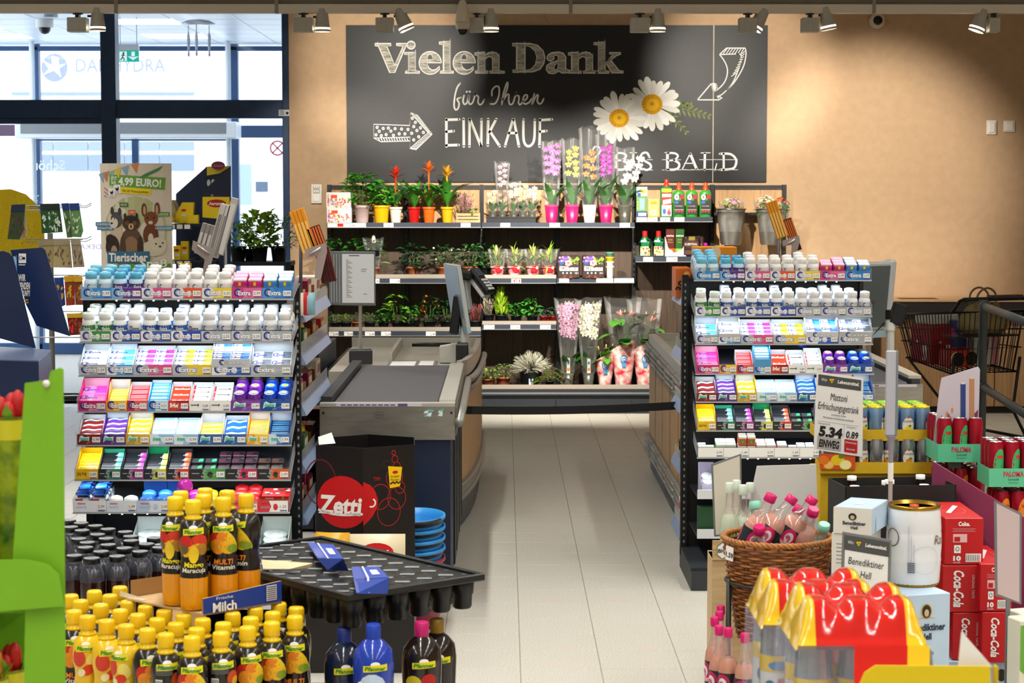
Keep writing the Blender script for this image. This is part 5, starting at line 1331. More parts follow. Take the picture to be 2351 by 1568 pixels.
for y,yy in((703,742),(888,930)):
 za=at(2258,y,9.8).z
 MB().tube([(px_,9.8,za),(px_-.06,9.0,za),(px_-.14,8.1,za)],.019,TB,12).build('rail',t)
 MB().cyl(.025,-.02,.02,TB,14,RT(px_-.003,9.77,za,PI/2)).build('collar',t)
MB().cyl(.021,0,pz,TB,16,x=px_-.14,y=8.1).build('post',t)
MB().cyl(.06,0,.012,TB,18,x=px_,y=9.8).build('foot',t);MB().cyl(.06,0,.012,TB,18,x=px_-.14,y=8.1).build('foot',t)
# --- gum racks
TZ=[1.367,1.205,1.08,.947,.823,.697,.58]
TYO=[.2,.17,.14,.11,.08,.04,0.0]
TIL=[.19,.21,.40,.40,.40,.40,.24]
TW=.80
LIP=film('e8f0f6',.06,.1);TRAYD=C('1a1d22',.5)
NV=C('2a2f7a',.5);TEAL=C('5fd0b4',.5)
def brand(p,kind,x,y,h,w):
 if kind=='e':
  p.ring(x+h*.5,y,h*.52,h*.55,h*.2,NV,2,16,.7,5.6);p.ring(x+h*.5,y,h*.3,h*.32,h*.12,C('8a9ad8',.5),3,12,.7,5.6)
  p.text('Extra',x+h*.55,y-h*.05,h*.62,C('f6f8fc',.5),5,w=w,bold=.035,al='L');p.text('Extra',x+h*.575,y-h*.08,h*.62,NV,4,w=w,bold=.05,al='L')
 elif kind=='a':
  p.poly([(x,y-h*.5),(x+w*.3,y-h*.1),(x+w,y-h*.3),(x+w*1.05,y+h*.3),(x+w*.6,y+h*.2),(x+w*.25,y+h*.5),(x+w*.1,y+h*.3)],C('d8f4ec',.5),2)
  p.text('Airwaves',x+w*.52,y+h*.02,h*.55,C('2fae94',.5),3,w=w*.85,bold=.04,shear=.2)
 elif kind=='b':p.text('BigRed',x+w*.5,y,h*.6,C('fff4ee',.5),3,w=w,bold=.04,shear=.15)
 elif kind=='j':p.text('Juicy Fruit',x+w*.5,y,h*.42,C('8a6a00',.5),3,w=w,bold=.03,shear=.1)
 elif kind=='d':p.poly([(x,y-h*.06),(x+w*.82,y-h*.06),(x+w*.82,y-h*.25),(x+w,y),(x+w*.82,y+h*.25),(x+w*.82,y+h*.06),(x,y+h*.06)],C('2f5a36',.5),3)
 elif kind=='5':
  p.text('5',x+w*.8,y,h*.95,C('9a9ea4',.4),3,bold=.03,shear=.3);p.rect(x,y-h*.04,x+w*.5,y+h*.04,C('c8ccd0',.5),3)
 elif kind=='m':p.text('mentos',x+w*.4,y+h*.3,h*.26,C('c0202a',.5),3,w=w*.6,bold=.02);p.text('WHITE',x+w*.4,y-h*.2,h*.3,C('7fb4e0',.5),3,w=w*.75)
 elif kind=='t':p.text('tic tac',x+w*.4,y,h*.4,C('3a7a3a',.5),3,w=w*.5,bold=.03)
_cards={}
def card(par,x0,x1,z0,hh,c1,c2,kind,price,y,T):
 w=x1-x0-.0015;k=(round(w,4),c1,c2,kind,price)
 if k not in _cards:
  h=hh;mb=MB().box(0,w,-.0006,.0006,0,h,C(c1,.45));p=PL(mb,(0,-.0007,0),eps=.00025)
  if c2:p.poly([(w*.36,0),(w*.44,h*.5),(w*.36,h),(w,h),(w,0)],C(c2,.45));p.ell(w*.58,h*.45,w*.08,h*.3,C(c1,.45),2,12);p.poly([(w*.4,h*.1),(w*.9,h*.62),(w*.9,h*.7),(w*.4,h*.16)],C('ffffff',.5,alpha=.35),2)
  brand(p,kind,w*.07,h*.56,h*.72,w*.42)
  pw=min(w*.34,.03)
  p.rect(w-pw-.003,h*.22,w-.003,h*.74,PAPER,6);p.text(price,w-pw/2-.003,h*.5,h*.26,INK,7,w=pw*.78)
  p.rect(w-pw,h*.08,w-.004,h*.16,C('4a5a9a',.5),6)
  o=mb.build('label_card',par);_cards[k]=o.data
 else:o=place(_cards[k],'label_card',par)
 o.matrix_local=T@Matrix.Translation((x0,y,z0));return o
CARDS=[[('74b8e6','3f8fd4','e','1,99'),('74b8e6','6a2a8c','e','1,99'),('e6e6e8','e0508c','e','2,25'),('e6e6e8','e8562c','e','2,25'),('e6e6e8','f0d23a','e','2,25'),('d83a8c','e06aa4','e','2,99'),('4a9ade','2f7fcc','e','2,99')],[('eef0f2','3f9a3a','e','2,25'),('eef0f2','2f4fa8','e','2,25'),('eef0f2','4a68b8','e','2,25'),('eef0f2','2f4fb0','e','2,25'),('c4c8cc','aeb4ba','e','2,25'),('c4c8cc','aeb4ba','e','2,25'),('c4c8cc','aeb4ba','e','2,25')],[('c8ccd0','a8aeb4','e','1,29',1.0),('e8f0f6','4aa4e0','e','1,29',1.0),('b8bcc0','e0548c','e','0,99',1.45),('b8bcc0','f0cc2a','e','0,99',1.45),('eef2f6','2f62b8','e','0,99',1.45),('b8bcc0','a8adb2','e','0,99',1.5)],[('e02a80','f080a8','e','1,29',1.0),('f0a01a','f4c83a','e','0,55',.75),('d8281e','e8645a','e','0,55',.75),('4aa0e0','c8e4f4','e','0,55',.75),('d43a1c','a81c12','b','0,89',.75),('f2f2ee',None,'d','0,89',.75),('f2f2ee',None,'d','0,89',.75),('7a3a9a','8a4aaa','a','2,49',1.08),('1f4a96','2a5aa8','a','2,49',1.08)],[('7a1c20','8c2a2c','a','0,99',1),('5a2a82','6a3a92','a','0,99',1),('cfa01c','e0b42a','a','0,99',1),('dfeaf4','9cc4e8','a','0,99',1),('dfeaf4','9cc4e8','a','0,99',1),('2a5a9a','3a6aaa','a','0,99',1),('2a5a9a','3a6aaa','a','0,99',1),('f0a81c','f8d44a','a','1,99',.9),('c8dcf0','3f78c0','a','1,99',.9)],[('f0c41c','e8b40c','j','0,89',1),('2a2c2e','3a8a6a','5','0,99',1),('2a2c2e','b03a9a','5','0,99',1),('2a2c2e','d8d83a','5','0,99',1),('2a2c2e','d8401c','5','0,99',1),('2a2c2e','4aa04a','5','2,49',1.6),('2a2c2e','c82a5a','5','2,49',1.4),('2a2c2e','d8601c','5','2,49',1.4)],[('eef2f8',None,'m','2,99',1.3),('e4ecf6',None,'m','2,49',1.2),('c4d4ee','e8eef8','m','2,49',1.3),('d87ac0','e8a4d4','m','2,49',1.2),('f0e27a','e8d23a','m','2,49',1.2),('e8484c','f07a7c','m','2,49',1.1),('d8363a','f0f0ee','m','1,25',1.2)]]
TICC=[('f4f4f2',None,'','0.79',1),('f4f4f2',None,'','1.49',1),('f4f4f2',None,'','0.79',1),('f4f4f2',None,'','1.49',1),('f4f4f2',None,'','0.99',.8),('f4f4f2',None,'','1.49',1.2),('f4f4f2',None,'','1.29',1)]
RACKS={}
def slots(cards):
 ws=[c[4]if len(c)>4 else 1.0 for c in cards];s=sum(ws);x=0;out=[]
 for w in ws:out.append((x/s*TW,(x+w)/s*TW));x+=w
 return out
def rack(side,X0,Y,flip,lab):
 t=thing('gum_rack',lab,'display rack',(X0,Y,0))
 up=-.045 if flip else TW+.008
 for x in((-.04,TW-.012)):
  MB().box(x,x+(.03 if x<0 else.018),.41,.455,.06,1.40 if not flip else 1.38,BLACK).build('upright',t)
 xl=-.04 if flip else TW-.018
 for k in range(40):
  if k==0:so=MB().box(-.0035,.0035,-.001,.001,0,.012,C('8d9296',.5)).build('slot',t);sd=so.data
  else:so=place(sd,'slot',t)
  so.location=(xl+.015,.4095,.12+k*.031)
 MB().box(-.02,TW-.012,.435,.448,.1,1.36,C('0b0d10',.5)).build('back_panel',t)
 MB().box(-.04,TW+.01,-.12,.455,0,.1,C('23282d',.5)).build('base',t)
 MB().box(-.04,TW+.01,-.14,-.12,.0,.085,C('2d3338',.45)).build('base_front',t)
 cards=list(CARDS);
 if flip:cards[6]=TICC
 for i in range(7):
  hh=.042 if i<6 else.045
  T=Matrix.Translation((0,TYO[i],TZ[i]))
  Tt=T@Euler((TIL[i],0,0)).to_matrix().to_4x4()
  tr=MB().box(0,TW,.004,.24,-.004,0,TRAYD,Tt).box(0,TW,-.0,.003,-.005,-.001,C('b8c0c8',.4),T).build('tray',t)
  MB().box(-.004,TW+.004,-.005,-.0035,.0,hh+.003,LIP,T).build('clear_lip',tr)
  MB().box(-.005,TW+.005,-.007,.0,-.006,.0,C('c3cad2',.35,.4),T).build('lip_edge',tr)
  for x in(-.003,TW+.003):MB().box(x-.001,x+.001,0,.2,0,.05,LIP,Tt).build('side_pane',tr)
  for(x0,x1),c in zip(slots(cards[i]),cards[i]):card(tr,x0,x1,.001,hh-.003,c[0],c[1],c[2],c[3],-.0068,T)
  if i in(0,6):
   mb=MB()
   for k in range(12):mb.lathe([(.0028,-.0105),(.0028,-.0065)],C('fffbe8',.4,emit=22.0),8,T@Matrix.Translation((.13+k*.047,.006,0)))
   tag(mb.build('led_row',tr),kind='stuff')
  ld=bpy.data.lights.new('shelf_led','AREA');ld.shape='RECTANGLE';ld.size=TW-.04;ld.size_y=.012;ld.energy=.95*LUM;ld.color=(.80,.91,1.0);ld.spread=math.radians(150)
  lo=bpy.data.objects.new('shelf_led',ld);col.objects.link(lo);lo.location=(X0+TW/2,Y+TYO[i]+.012,TZ[i]-.012);lo.rotation_euler=(.35,0,0)
 RACKS[side]=(X0,Y,t);return t
rack('left',-1.604,7.545,False,'black gum rack with seven lit trays on the left')
rack('right',.871,9.085,True,'black gum rack with seven lit trays on the right')
# ---- kinds of packs
def k_bottle(cap,body,lab,lab2=None):
 t=thing('gum_bottle','x','gum bottle');r=.0268
 bm=C(body,.35,coat=.2)
 MB().lathe([(r*.93,0),(r,.004),(r,.046),(r*.97,.052),(r*.8,.06),(r*.74,.063)],bm,18).build('body',t)
 MB().lathe([(r*.78,.0625),(r*.84,.0635),(r*.84,.078),(r*.78,.083),(r*.5,.0845)],C(cap,.35),16).build('cap',t)
 mb=MB();p=CY(mb,r,0,-PI/2,.0004);L=C(lab,.45)
 p.rect(-.04,.012,.04,.046,L);p.ring(-.012,.037,.007,.0075,.003,NV,2,12,.7,5.6);p.text('Extra',.004,.0365,.009,PAPER if lab not in('eef0f2','f0f0f0','f4f4f2')else NV,3,w=.028,bold=.03)
 if lab2:p.rect(-.04,.024,.04,.031,C(lab2,.45),1.5)
 mb.build('label',t)
 PL(mbt:=MB(),(0,0,.0847),(1,0,0),(0,1,0)).ell(0,0,r*.42,r*.42,C(lab,.5));mbt.build('lid_print',t)
 return Kind(t)
def k_pack(top,front,mk,w=.062,h=.016,d=.05):
 mb=MB().rbox(-w/2,w/2,0,d,0,h,.0018,C(top,.3));p=PL(mb,(-w/2,.004,h),(1,0,0),(0,1,0),.0002)
 if mk=='e':p.rect(w*.5,0,w*.97,d*.85,C(front,.35));p.ring(w*.16,d*.45,.011,.012,.004,NV,2,12,.7,5.6);p.text('Extra',w*.42,d*.42,.013,NV,3,w=w*.5,bold=.04)
 elif mk=='a':p.poly([(w*.05,d*.2),(w*.3,d*.55),(w*.6,d*.35),(w*.95,d*.6),(w*.92,d*.85),(w*.6,d*.65),(w*.3,d*.85),(w*.08,d*.6)],C('d6f2ea',.4));p.text('Airwaves',w*.5,d*.55,.008,C('2fae94',.4),2,w=w*.7,bold=.03)
 elif mk=='d':p.rect(w*.02,0,w*.12,d*.9,C(front,.4));p.poly([(w*.2,d*.4),(w*.8,d*.4),(w*.8,d*.3),(w*.95,d*.47),(w*.8,d*.64),(w*.8,d*.52),(w*.2,d*.52)],C('2a2f2c',.4),2)
 elif mk=='b':p.text('BigRed',w*.5,d*.45,.013,PAPER,2,w=w*.8,bold=.03);
 elif mk=='j':p.text('JuicyFruit',w*.5,d*.45,.009,C('6a5200',.4),2,w=w*.8,bold=.02)
 elif mk=='5':p.rect(w*.7,0,w*.97,d*.9,C(front,.3));p.text('5',w*.72,d*.45,.022,C('b8bcc0',.3),2,bold=.02,shear=.3)
 elif mk=='s':
  for k in range(3):p.poly([(w*.05,d*(.1+.28*k)),(w*.9,d*(.16+.28*k)),(w*.9,d*(.26+.28*k)),(w*.05,d*(.2+.28*k))],C(front,.35))
 q=PL(mb,(-w/2,-.0002,0));q.rect(w*.04,h*.1,w*.96,h*.9,C(front,.35))
 o=mb.build('gum_pack');o['category']='gum pack';o['label']='x'
 return Kind(o)
def k_box6(body,front,yellow=True,w=.05,h=.04,d=.036,mk='e'):
 t=thing('gum_box','x','gum box')
 mb=MB().rbox(-w/2,w/2,0,d,0,h*.86,.004,C(body,.35));p=PL(mb,(-w/2,-.0002,0))
 if mk=='e':p.ring(w*.25,h*.42,.011,.012,.004,NV,2,12,.7,5.6);p.text('Extra',w*.55,h*.42,.011,PAPER,3,w=w*.55,bold=.04)
 elif mk=='5':p.rect(w*.72,h*.1,w*.98,h*.8,C(front,.3));p.text('5',w*.75,h*.42,.02,C('b8bcc0',.3),2,shear=.3,bold=.03)
 if yellow:p.rect(w*.4,h*.66,w*.6,h*.86,YEL,3)
 mb.build('box',t)
 mb=MB().rbox(-w/2,w/2,0,d,h*.86,h,.003,C(front,.35));
 if mk=='5':q=PL(mb,(-w/2,.002,h),(1,0,0),(0,1,0));q.poly([(w*.55,.004),(w*.95,.008),(w*.9,d*.8),(w*.6,d*.7)],C(body if body!='17181a' else '2fae6a',.3));
 mb.build('lid',t)
 return Kind(t)
def k_jar(c,capc,top):
 t=thing('gum_jar','x','gum jar');r=.027;m=C(c,.25,coat=.3)
 MB().lathe([(r*.85,0),(r,.008),(r,.026),(r*.9,.034),(r*.86,.038)],m,18).build('body',t)
 MB().lathe([(r*.92,.037),(r*.92,.042),(r*.8,.046),(r*.8,.056),(r*.7,.06)],C(capc,.25,coat=.3),18).build('cap',t)
 mb=MB();p=PL(mb,(0,0,.0602),(1,0,0),(0,1,0));p.ell(0,0,r*.55,r*.5,C(top[0],.4));p.poly([(-.01,-.004),(.01,-.008),(.012,.004),(-.004,.01)],C(top[1],.4),2);mb.build('lid_print',t)
 return Kind(t)
def k_mentos(c,capc,tall=True,s=1.0):
 t=thing('gum_jar','x','gum jar')
 if tall:
  MB().rbox(-.029,.029,-.02,.02,0,.05,.008,C('e9eef4',.35),None,True).build('body',t);MB().rbox(-.0285,.0285,-.0195,.0195,.05,.075,.01,C(capc,.25,coat=.3),None,True).build('cap',t)
  mb=MB();p=PL(mb,(0,-.0203,0));p.rect(-.028,.038,.0,.047,C('d8281e',.4));p.text('mentos',-.004,.034,.009,C('1c2a6a',.4),2,w=.04,bold=.03);p.text('WHITE',0,.018,.011,C('6fb0e0',.4),2,w=.036);mb.build('label',t)
 else:
  r=.027;MB().lathe([(r*.8,0),(r,.006),(r,.022),(r*.94,.026)],C(c,.3,coat=.3),18).build('body',t);MB().lathe([(r*.96,.0265),(r,.032),(r*.94,.042),(r*.6,.047)],C(capc,.25,coat=.3),18).build('cap',t)
  mb=MB();p=CY(mb,r,0,-PI/2,.0004);p.poly([(-.02,.004),(.018,.012),(.018,.019),(-.02,.011)],C('d8281e' if c!='d02026' else 'f0f0ee',.4));mb.build('label',t)
 return Kind(t)
def k_tic(c,c2,s=1.0):
 t=thing('mint_box','x','mint box')
 w,h=.036*s,.045*s
 MB().rbox(-w/2,w/2,0,.02,0,h*.75,.002,C(c,.3)).build('box',t);MB().rbox(-w/2,w/2,0,.02,h*.75,h,.002,C('f2f4f2',.3)).build('lid',t)
 mb=MB();p=PL(mb,(0,-.0004,0));p.rect(-w*.34,h*.3,w*.34,h*.62,C(c2,.4));p.text('tic',0,h*.52,h*.1,PAPER,2);p.text('tac',0,h*.39,h*.1,PAPER,2);mb.build('label',t)
 return Kind(t)
KB={'lb':k_bottle('6fc4e4','d6ecf6','b8dcf0','5fb4e0'),'lp':k_bottle('58b8de','b8def0','5a2a8a','e8f0f6'),'wp':k_bottle('f2f2f0','f4f4f2','f0e4ea','e0448c'),'wr':k_bottle('f2f2f0','f4f4f2','f0e6e4','d83a2c'),'wy':k_bottle('f2f2f0','f4f4f2','f2eedc','e8cc3a'),'g':k_bottle('eef0ee','eef0ee','3a8a3c','eef0ee'),'b':k_bottle('eef0f2','eef0f2','2a62b0','eef0f2'),'b2':k_bottle('eef0f2','eef0f2','eef0f2','2a62b0'),'s':k_bottle('e9ebee','e9ebee','c2c8d0','3a4a7a')}
COLN={'lb':'light blue capped','lp':'blue capped purple','wp':'white and pink','wr':'white and red','wy':'white and yellow','g':'white and green','b':'white and blue','b2':'plain white and blue','s':'white and silver'}
TN=['top','second','third','fourth','fifth','sixth','bottom']
RN=['front','second','third','back']
def TT(side,i):
 X0,Y,t=RACKS[side]
 return Matrix.Translation((X0,Y+TYO[i],TZ[i]+.0005))@Euler((TIL[i],0,0)).to_matrix().to_4x4()
def putk(kind,side,i,x,d,lab,group,z=0.0,lift=0.0,rz=0.0,rot=None,scale=None):
 T=TT(side,i);q=T@Vector((x,d,z+lift))
 return kind.put(q,lab,group,rot=(TIL[i],0,rz)if rot is None else rot,scale=scale)
J=random.Random(11)
def brow(side,i,cols,dpt=.057):
 n=len(cols);wgrp='gum bottles on the %s tray of the %s rack'%(TN[i],side)
 for c,(k,rows)in enumerate(cols):
  if not k:continue
  x=(c+.5)*TW/14
  for r in range(rows):
   lab='%s gum bottle, %s row, %s from left, %s tray, %s rack'%(COLN[k],RN[r],ORD[c],TN[i],side)
   putk(KB[k],side,i,x+J.uniform(-.001,.001),.032+r*dpt,lab,wgrp,rz=J.uniform(-.5,.5),rot=(TIL[i]*.5,0,J.uniform(-.4,.4)),scale=(1,1,1.12 if i==0 else 1.24))
brow('left',0,[('lb',3),('lb',3),('lp',3),('lp',3),('wp',3),('wp',2),('wr',3),('wr',2),('wy',3),('wy',3)])
brow('right',0,[('lb',4),('lb',4),('lp',2),('lp',2),('wp',3),('wp',2),('wr',2),('wr',2),('wy',3),('wy',2)])
brow('left',1,[('g',3),('g',3),('b',3),('b2',3),('b',2),('b',2),('b',3),('b2',3),('s',3),('s',3),('s',3),('s',3),('s',3),('s',3)])
brow('right',1,[('g',2),('g',1),('b',3),('b2',2),('b',2),('b',2),('b',3),('b2',2),('s',2),('s',2),('s',3),('s',3),('s',2),('s',1)])
T=TT('right',1);q=T@Vector((9.05*TW/14,.12,.07))
KB['s'].put(q,'fallen gum bottle lying on its side across the second tray, right rack','gum bottles on the second tray of the right rack',rot=(-1.75,0,.25))
KX={'pk':k_box6('d0187a','f0c0dc',h=.072),'bl':k_box6('2f86d0','d8e8f6',h=.072)}
for side,cnt in(('left',((3,3),(3,3))),('right',((2,3),(3,2)))):
 for g_,(k,nm)in enumerate((('pk','magenta'),('bl','blue'))):
  for c in range(2):
   for r in range(cnt[g_][c]):
    putk(KX[k],side,0,(10.5+g_*2+c)*TW/14,.008+r*.038,'%s gum box, %s row, %s of its pair, top tray, %s rack'%(nm,RN[r],'left' if c==0 else 'right',side),'gum boxes on the top tray of the %s rack'%side,lift=r*.004)
WC_=C('cfd4d8',.6)
def carton(side,i,x0,x1,body,inner,n,rows,pk,nm,h=.03,deep=.13,back=.03,lift=0.0,d0=.004,ci=0,dpt=None,front=None,brandk=None):
 X0,Y,t=RACKS[side];T=TT(side,i);w=x1-x0-.003
 lab='%s display carton, %s from left, %s tray, %s rack'%(nm,ORD[ci],TN[i],side)
 c=thing('display_carton',lab,'carton',T@Vector((x0+.0015,d0,lift)),rot=(TIL[i],0,0),group='display cartons on the %s rack'%side)
 m=C(body,.5);e=.0012
 MB().box(0,w,0,deep,0,e,m).build('base',c)
 f=MB().box(0,w,0,e,0,h,m)
 if brandk:brand(PL(f,(0,-.0003,0),eps=.0002),brandk,w*.2,h*.6,h*.6,w*.6)
 f.build('front',c)
 for x in(0,w-e):MB().prism([(0,0),(deep,0),(deep,h+back),(deep*.75,h+back),(e,h)],0,e,m,RT(x,0,0)@Matrix(((0,0,1,0),(1,0,0,0),(0,1,0,0),(0,0,0,1)))).build('side',c)
 MB().box(0,w,deep-e,deep,0,h+back,WC_ if inner is None else C(inner,.5)).build('back',c)
 step=deep/(rows+.3)if dpt is None else dpt
 pw=(w-.004)/n
 for r in range(rows):
  for q in range(n):
   sc_=pw/.062
   T2=T@Matrix.Translation((x0+.0035+(q+.5)*pw,d0+.004+r*step,lift+h*.5+r*.0035))
   lb='%s gum pack, %s row%s, in %s carton of %s tray, %s rack'%(nm,ORD[r],'' if n==1 else(' left' if q==0 else ' right' if q==n-1 else ' middle'),ORD[ci],TN[i],side)
   pk.put(T2.to_translation(),lb,'gum packs on the %s rack'%side,rot=(TIL[i]+.08,0,0),scale=(sc_*.98,.62*step/.031,1.0))
PK={'sil':k_pack('e6e9ec','aab2ba','e'),'blu':k_pack('dcecf6','4aa8e4','e'),'pnk':k_pack('e4e4ea','c83a9a','e'),'yel':k_pack('e4e8e4','d8c81c','e'),'roy':k_pack('dfe8f4','2f78d0','e'),'gry':k_pack('d4d8dc','5a6068','e'),'mag':k_pack('ee6aa4','e02a80','e'),'org':k_pack('f0a828','f8d87a','s'),'red':k_pack('d8282c','f0a4a4','s'),'sky':k_pack('3f9ade','bfe0f4','s'),'big':k_pack('d83418','b01c10','b'),'wht':k_pack('f0f0ee','c01c24','d'),'awr':k_pack('7a1a1e','8a2a2e','a'),'awp':k_pack('5a2a86','6a3a96','a'),'awy':k_pack('e0b41c','f0cc3a','a'),'awb':k_pack('c4e0f4','3f8fd0','s'),'awd':k_pack('1f5aa8','2a6ab8','a'),'pou':k_pack('f0b82c','1c3a7a','s'),'pob':k_pack('16324e','4a8ac0','s'),'jui':k_pack('f0c818','f4d84a','j'),'bte':k_pack('15171a','5fd4bc','5'),'bpu':k_pack('15171a','c03ab0','5'),'bgr':k_pack('15171a','d8ec5a','5'),'bre':k_pack('15171a','e8502a','5')}
def crow(side,i,spec,cards=None):
 for ci,(s,it)in enumerate(zip(slots(CARDS[i]),spec)):
  if it:carton(side,i,s[0],s[1],ci=ci,**it)
def D(body,inner,n,rows,pk,nm,**k):return dict(body=body,inner=inner,n=n,rows=rows,pk=PK[pk],nm=nm,**k)
S3=[D('d8dce0',None,1,3,'sil','silver',h=.034),D('dce8f2',None,1,3,'blu','light blue',h=.034),D('c8ccd0',None,2,4,'pnk','silver and pink',h=.026),D('c8ccd0',None,2,4,'yel','silver and yellow',h=.026),D('dfe6ee',None,2,5,'roy','royal blue',h=.036,lift=.03,brandk='e'),D('b8bcc2',None,2,2,'gry','grey',h=.03,back=.045)]
crow('left',2,S3)
crow('right',2,[D('dce8f2',None,1,2,'blu','light blue',h=.03,back=.05),D('d8dce0',None,1,2,'sil','silver',h=.036,back=.04,lift=.012),D('c8ccd0',None,2,4,'pnk','silver and pink',h=.026),D('c8ccd0',None,2,3,'yel','silver and yellow',h=.026),D('dfe6ee',None,2,2,'roy','royal blue',h=.036,back=.05,lift=.022,brandk='e'),D('c4c8cc',None,2,2,'gry','grey',h=.036,back=.05,lift=.022,brandk='e')])
def S4(sd):
 L=sd=='left'
 return[D('e02a80','e8b0c8',1,2 if L else 3,'mag','magenta',h=.04),D('e8b060',None,1,2,'org','orange',h=.014,back=.05)if L else None,D('d8d4d2',None,1,4,'red','red',h=.022,back=.03),D('5aa8e0',None,1,6,'sky','sky blue',h=.03 if L else.05,lift=0 if L else.02),D('d8d4d2',None,1,3 if L else 2,'big','dark red',h=.022,back=.03),D('e0dedc',None,1,4 if L else 2,'wht','white',h=.02,back=.03),D('e0dedc',None,1,3 if L else 4,'wht','white and red',h=.02 if L else.03,back=.03)]
for sd in('left','right'):crow(sd,3,S4(sd)+[None,None])
KJ={'pu':k_jar('5a1f86','6a2a96',('8a7ac0','e8cc1c')),'bu':k_jar('1238a0','1c48b8',('4a86c8','e8d41c'))}
ss=slots(CARDS[3])
for sd in('left','right'):
 for g_,(k,nm)in enumerate((('pu','purple'),('bu','deep blue'))):
  s=ss[7+g_]
  for c in range(2):
   for r in range(3 if sd=='left' else 2):
    putk(KJ[k],sd,3,s[0]+(s[1]-s[0])*(.27+.48*c),.035+r*.056,'%s gum jar, %s row, %s of its pair, fourth tray, %s rack'%(nm,RN[r],'left' if c==0 else 'right',sd),'gum jars on the fourth tray')
KJ['bu'].put(TT('right',3)@Vector((5.6*.8/9,.17,.05)),'single blue gum jar standing on the white cartons, fourth tray, right rack','gum jars on the fourth tray',rot=(.2,0,0))
S5=lambda L:[D('b0a8a8',None,1,4 if L else 3,'awr','dark red',h=.02,back=.035),D('4a2474',None,1,4,'awp','purple',h=.03,back=.035,brandk='a'),D('d0a01c',None,1,4 if L else 3,'awy','golden yellow',h=.03,back=.035,brandk='a'),D('cfe0ee',None,1,5,'awb','pale blue',h=.02,back=.02),D('cfe0ee',None,1,4,'awb','pale blue striped',h=.02,back=.02),D('d8dce0' if L else '1c4a90',None,1,1 if L else 4,'org' if L else 'awd','near-empty grey' if L else 'navy blue',h=.02 if L else.03,back=.04,brandk=None if L else 'a'),D('d0d8e0',None,1,3,'awd','deep blue',h=.02,back=.03),D('e08a1c',None,1,4,'pou','orange pouch',h=.02,back=.05),D('1f4a90',None,1,3,'pob','dark blue pouch',h=.018,back=.05)]
crow('left',4,S5(True));crow('right',4,S5(False))
S6=[D('e8b80c','e0b010',1,3,'jui','bright yellow',h=.03,back=.03),D('17181a','2a8a6a',1,4,'bte','black and teal',h=.024,back=.03),D('17181a','2a2c2e',1,4,'bpu','black and purple',h=.024,back=.03),D('17181a','0a7a4a',1,3,'bgr','black and lime',h=.024,back=.045),D('17181a','2a2c2e',1,4,'bre','black and red',h=.024,back=.03)]
crow('left',5,S6+[None]*3);crow('right',5,S6+[None]*3)
K5=[k_box6('17181a','2a2c2e',False,.046,.03,.034,'5'),k_box6('1a1718','3a1c2a',False,.046,.03,.034,'5'),k_box6('1a1816','3a241a',False,.046,.03,.034,'5')]
ss=slots(CARDS[5]);x0=ss[5][0]
for sd in('left','right'):
 for c in range(7):
  for r in range(3 if 2<=c<=4 else 2):
   g_=0 if c<2 else 1 if c<5 else 2
   putk(K5[g_],sd,5,x0+.024+c*.0502,.02+r*.04,'black gum box with %s corner, %s row, %s from left of seven, %s rack'%(('green','pink','red')[g_],RN[r],ORD[c],sd),'black gum boxes on the sixth trays',lift=r*.006)
KM={'t':k_mentos('e9eef4','1f5ab8'),'w':k_mentos('ecebe6','f0efea',False),'b':k_mentos('2a6ac0','2f78d0',False),'m':k_mentos('b01c9a','c82ab0',False),'y':k_mentos('d8b81c','e8cc1c',False),'r':k_mentos('d02026','d8282c',False)}
ss=slots(CARDS[6])
for g_,(k,nm,rows)in enumerate((('t','tall white jar with blue lid',3),('w','white gum jar',1),('b','blue gum jar',2),('m','magenta gum jar',2),('y','yellow gum jar',2),('r','red gum jar',3))):
 s=ss[g_]
 for c in range(2):
  for r in range(rows):
   putk(KM[k],'left',6,s[0]+(s[1]-s[0])*(.26+.5*c),.034+r*.056,'%s, %s row, %s of its pair, bottom tray, left rack'%(nm,RN[r],'left' if c==0 else 'right'),'mint jars on the bottom tray')
KM['m'].put(TT('left',6)@Vector((.40,.06,.075)),'magenta gum jar lying on its side on top of the others','mint jars on the bottom tray',rot=(1.35,0,.5))
for k,(x0,x1)in enumerate(((ss[2][0],ss[2][0]+.09),(ss[2][0]+.09,ss[2][1]+.03))):
 o=MB().box(0,x1-x0-.002,0,.002,0,.07,C('1c4a9a',.5)).build('backing_card',None,T=TT('left',6)@RT(x0,.16,0));tag(o,'blue backing card behind the blue gum jars, %s of two'%('left' if k==0 else 'right'),'card')
for k in range(3):
 o=MB().rbox(0,.105,0,.08,0,.017,.002,C('c8201e',.35));p=PL(o,(0,-.0003,0));p.text('mentos',.03,.009,.008,PAPER,2,w=.03);p.text('3',.08,.009,.012,C('7ab83a',.4),2,bold=.05);p=PL(o,(0,0,.0172),(1,0,0),(0,1,0));rr=random.Random(k)
 for j in range(14):p.ell(rr.uniform(.01,.095),rr.uniform(.01,.07),.009,.007,C(rr.choice(['d8a0a0','f0f0ee','2a2a2a','8a1a1a']),.4),1+j*.05,8)
 tag(o.build('gum_flat_box',None,T=TT('left',6)@RT(ss[6][0]+.01,.02+.003*k,.018*k)),'flat red gum box, %s in its stack, bottom tray of left rack'%('lowest','middle','topmost')[k],'gum box')
KT=[k_tic('2a6a3a','4a8a4a'),k_tic('5aa03a','3f8a2a',1.2),k_tic('d85a1c','3f8a3a'),k_tic('d8602a','3f7a3a',1.15),k_tic('b0204a','2a8a8a'),k_tic('7a8a9a','2a4a7a')]
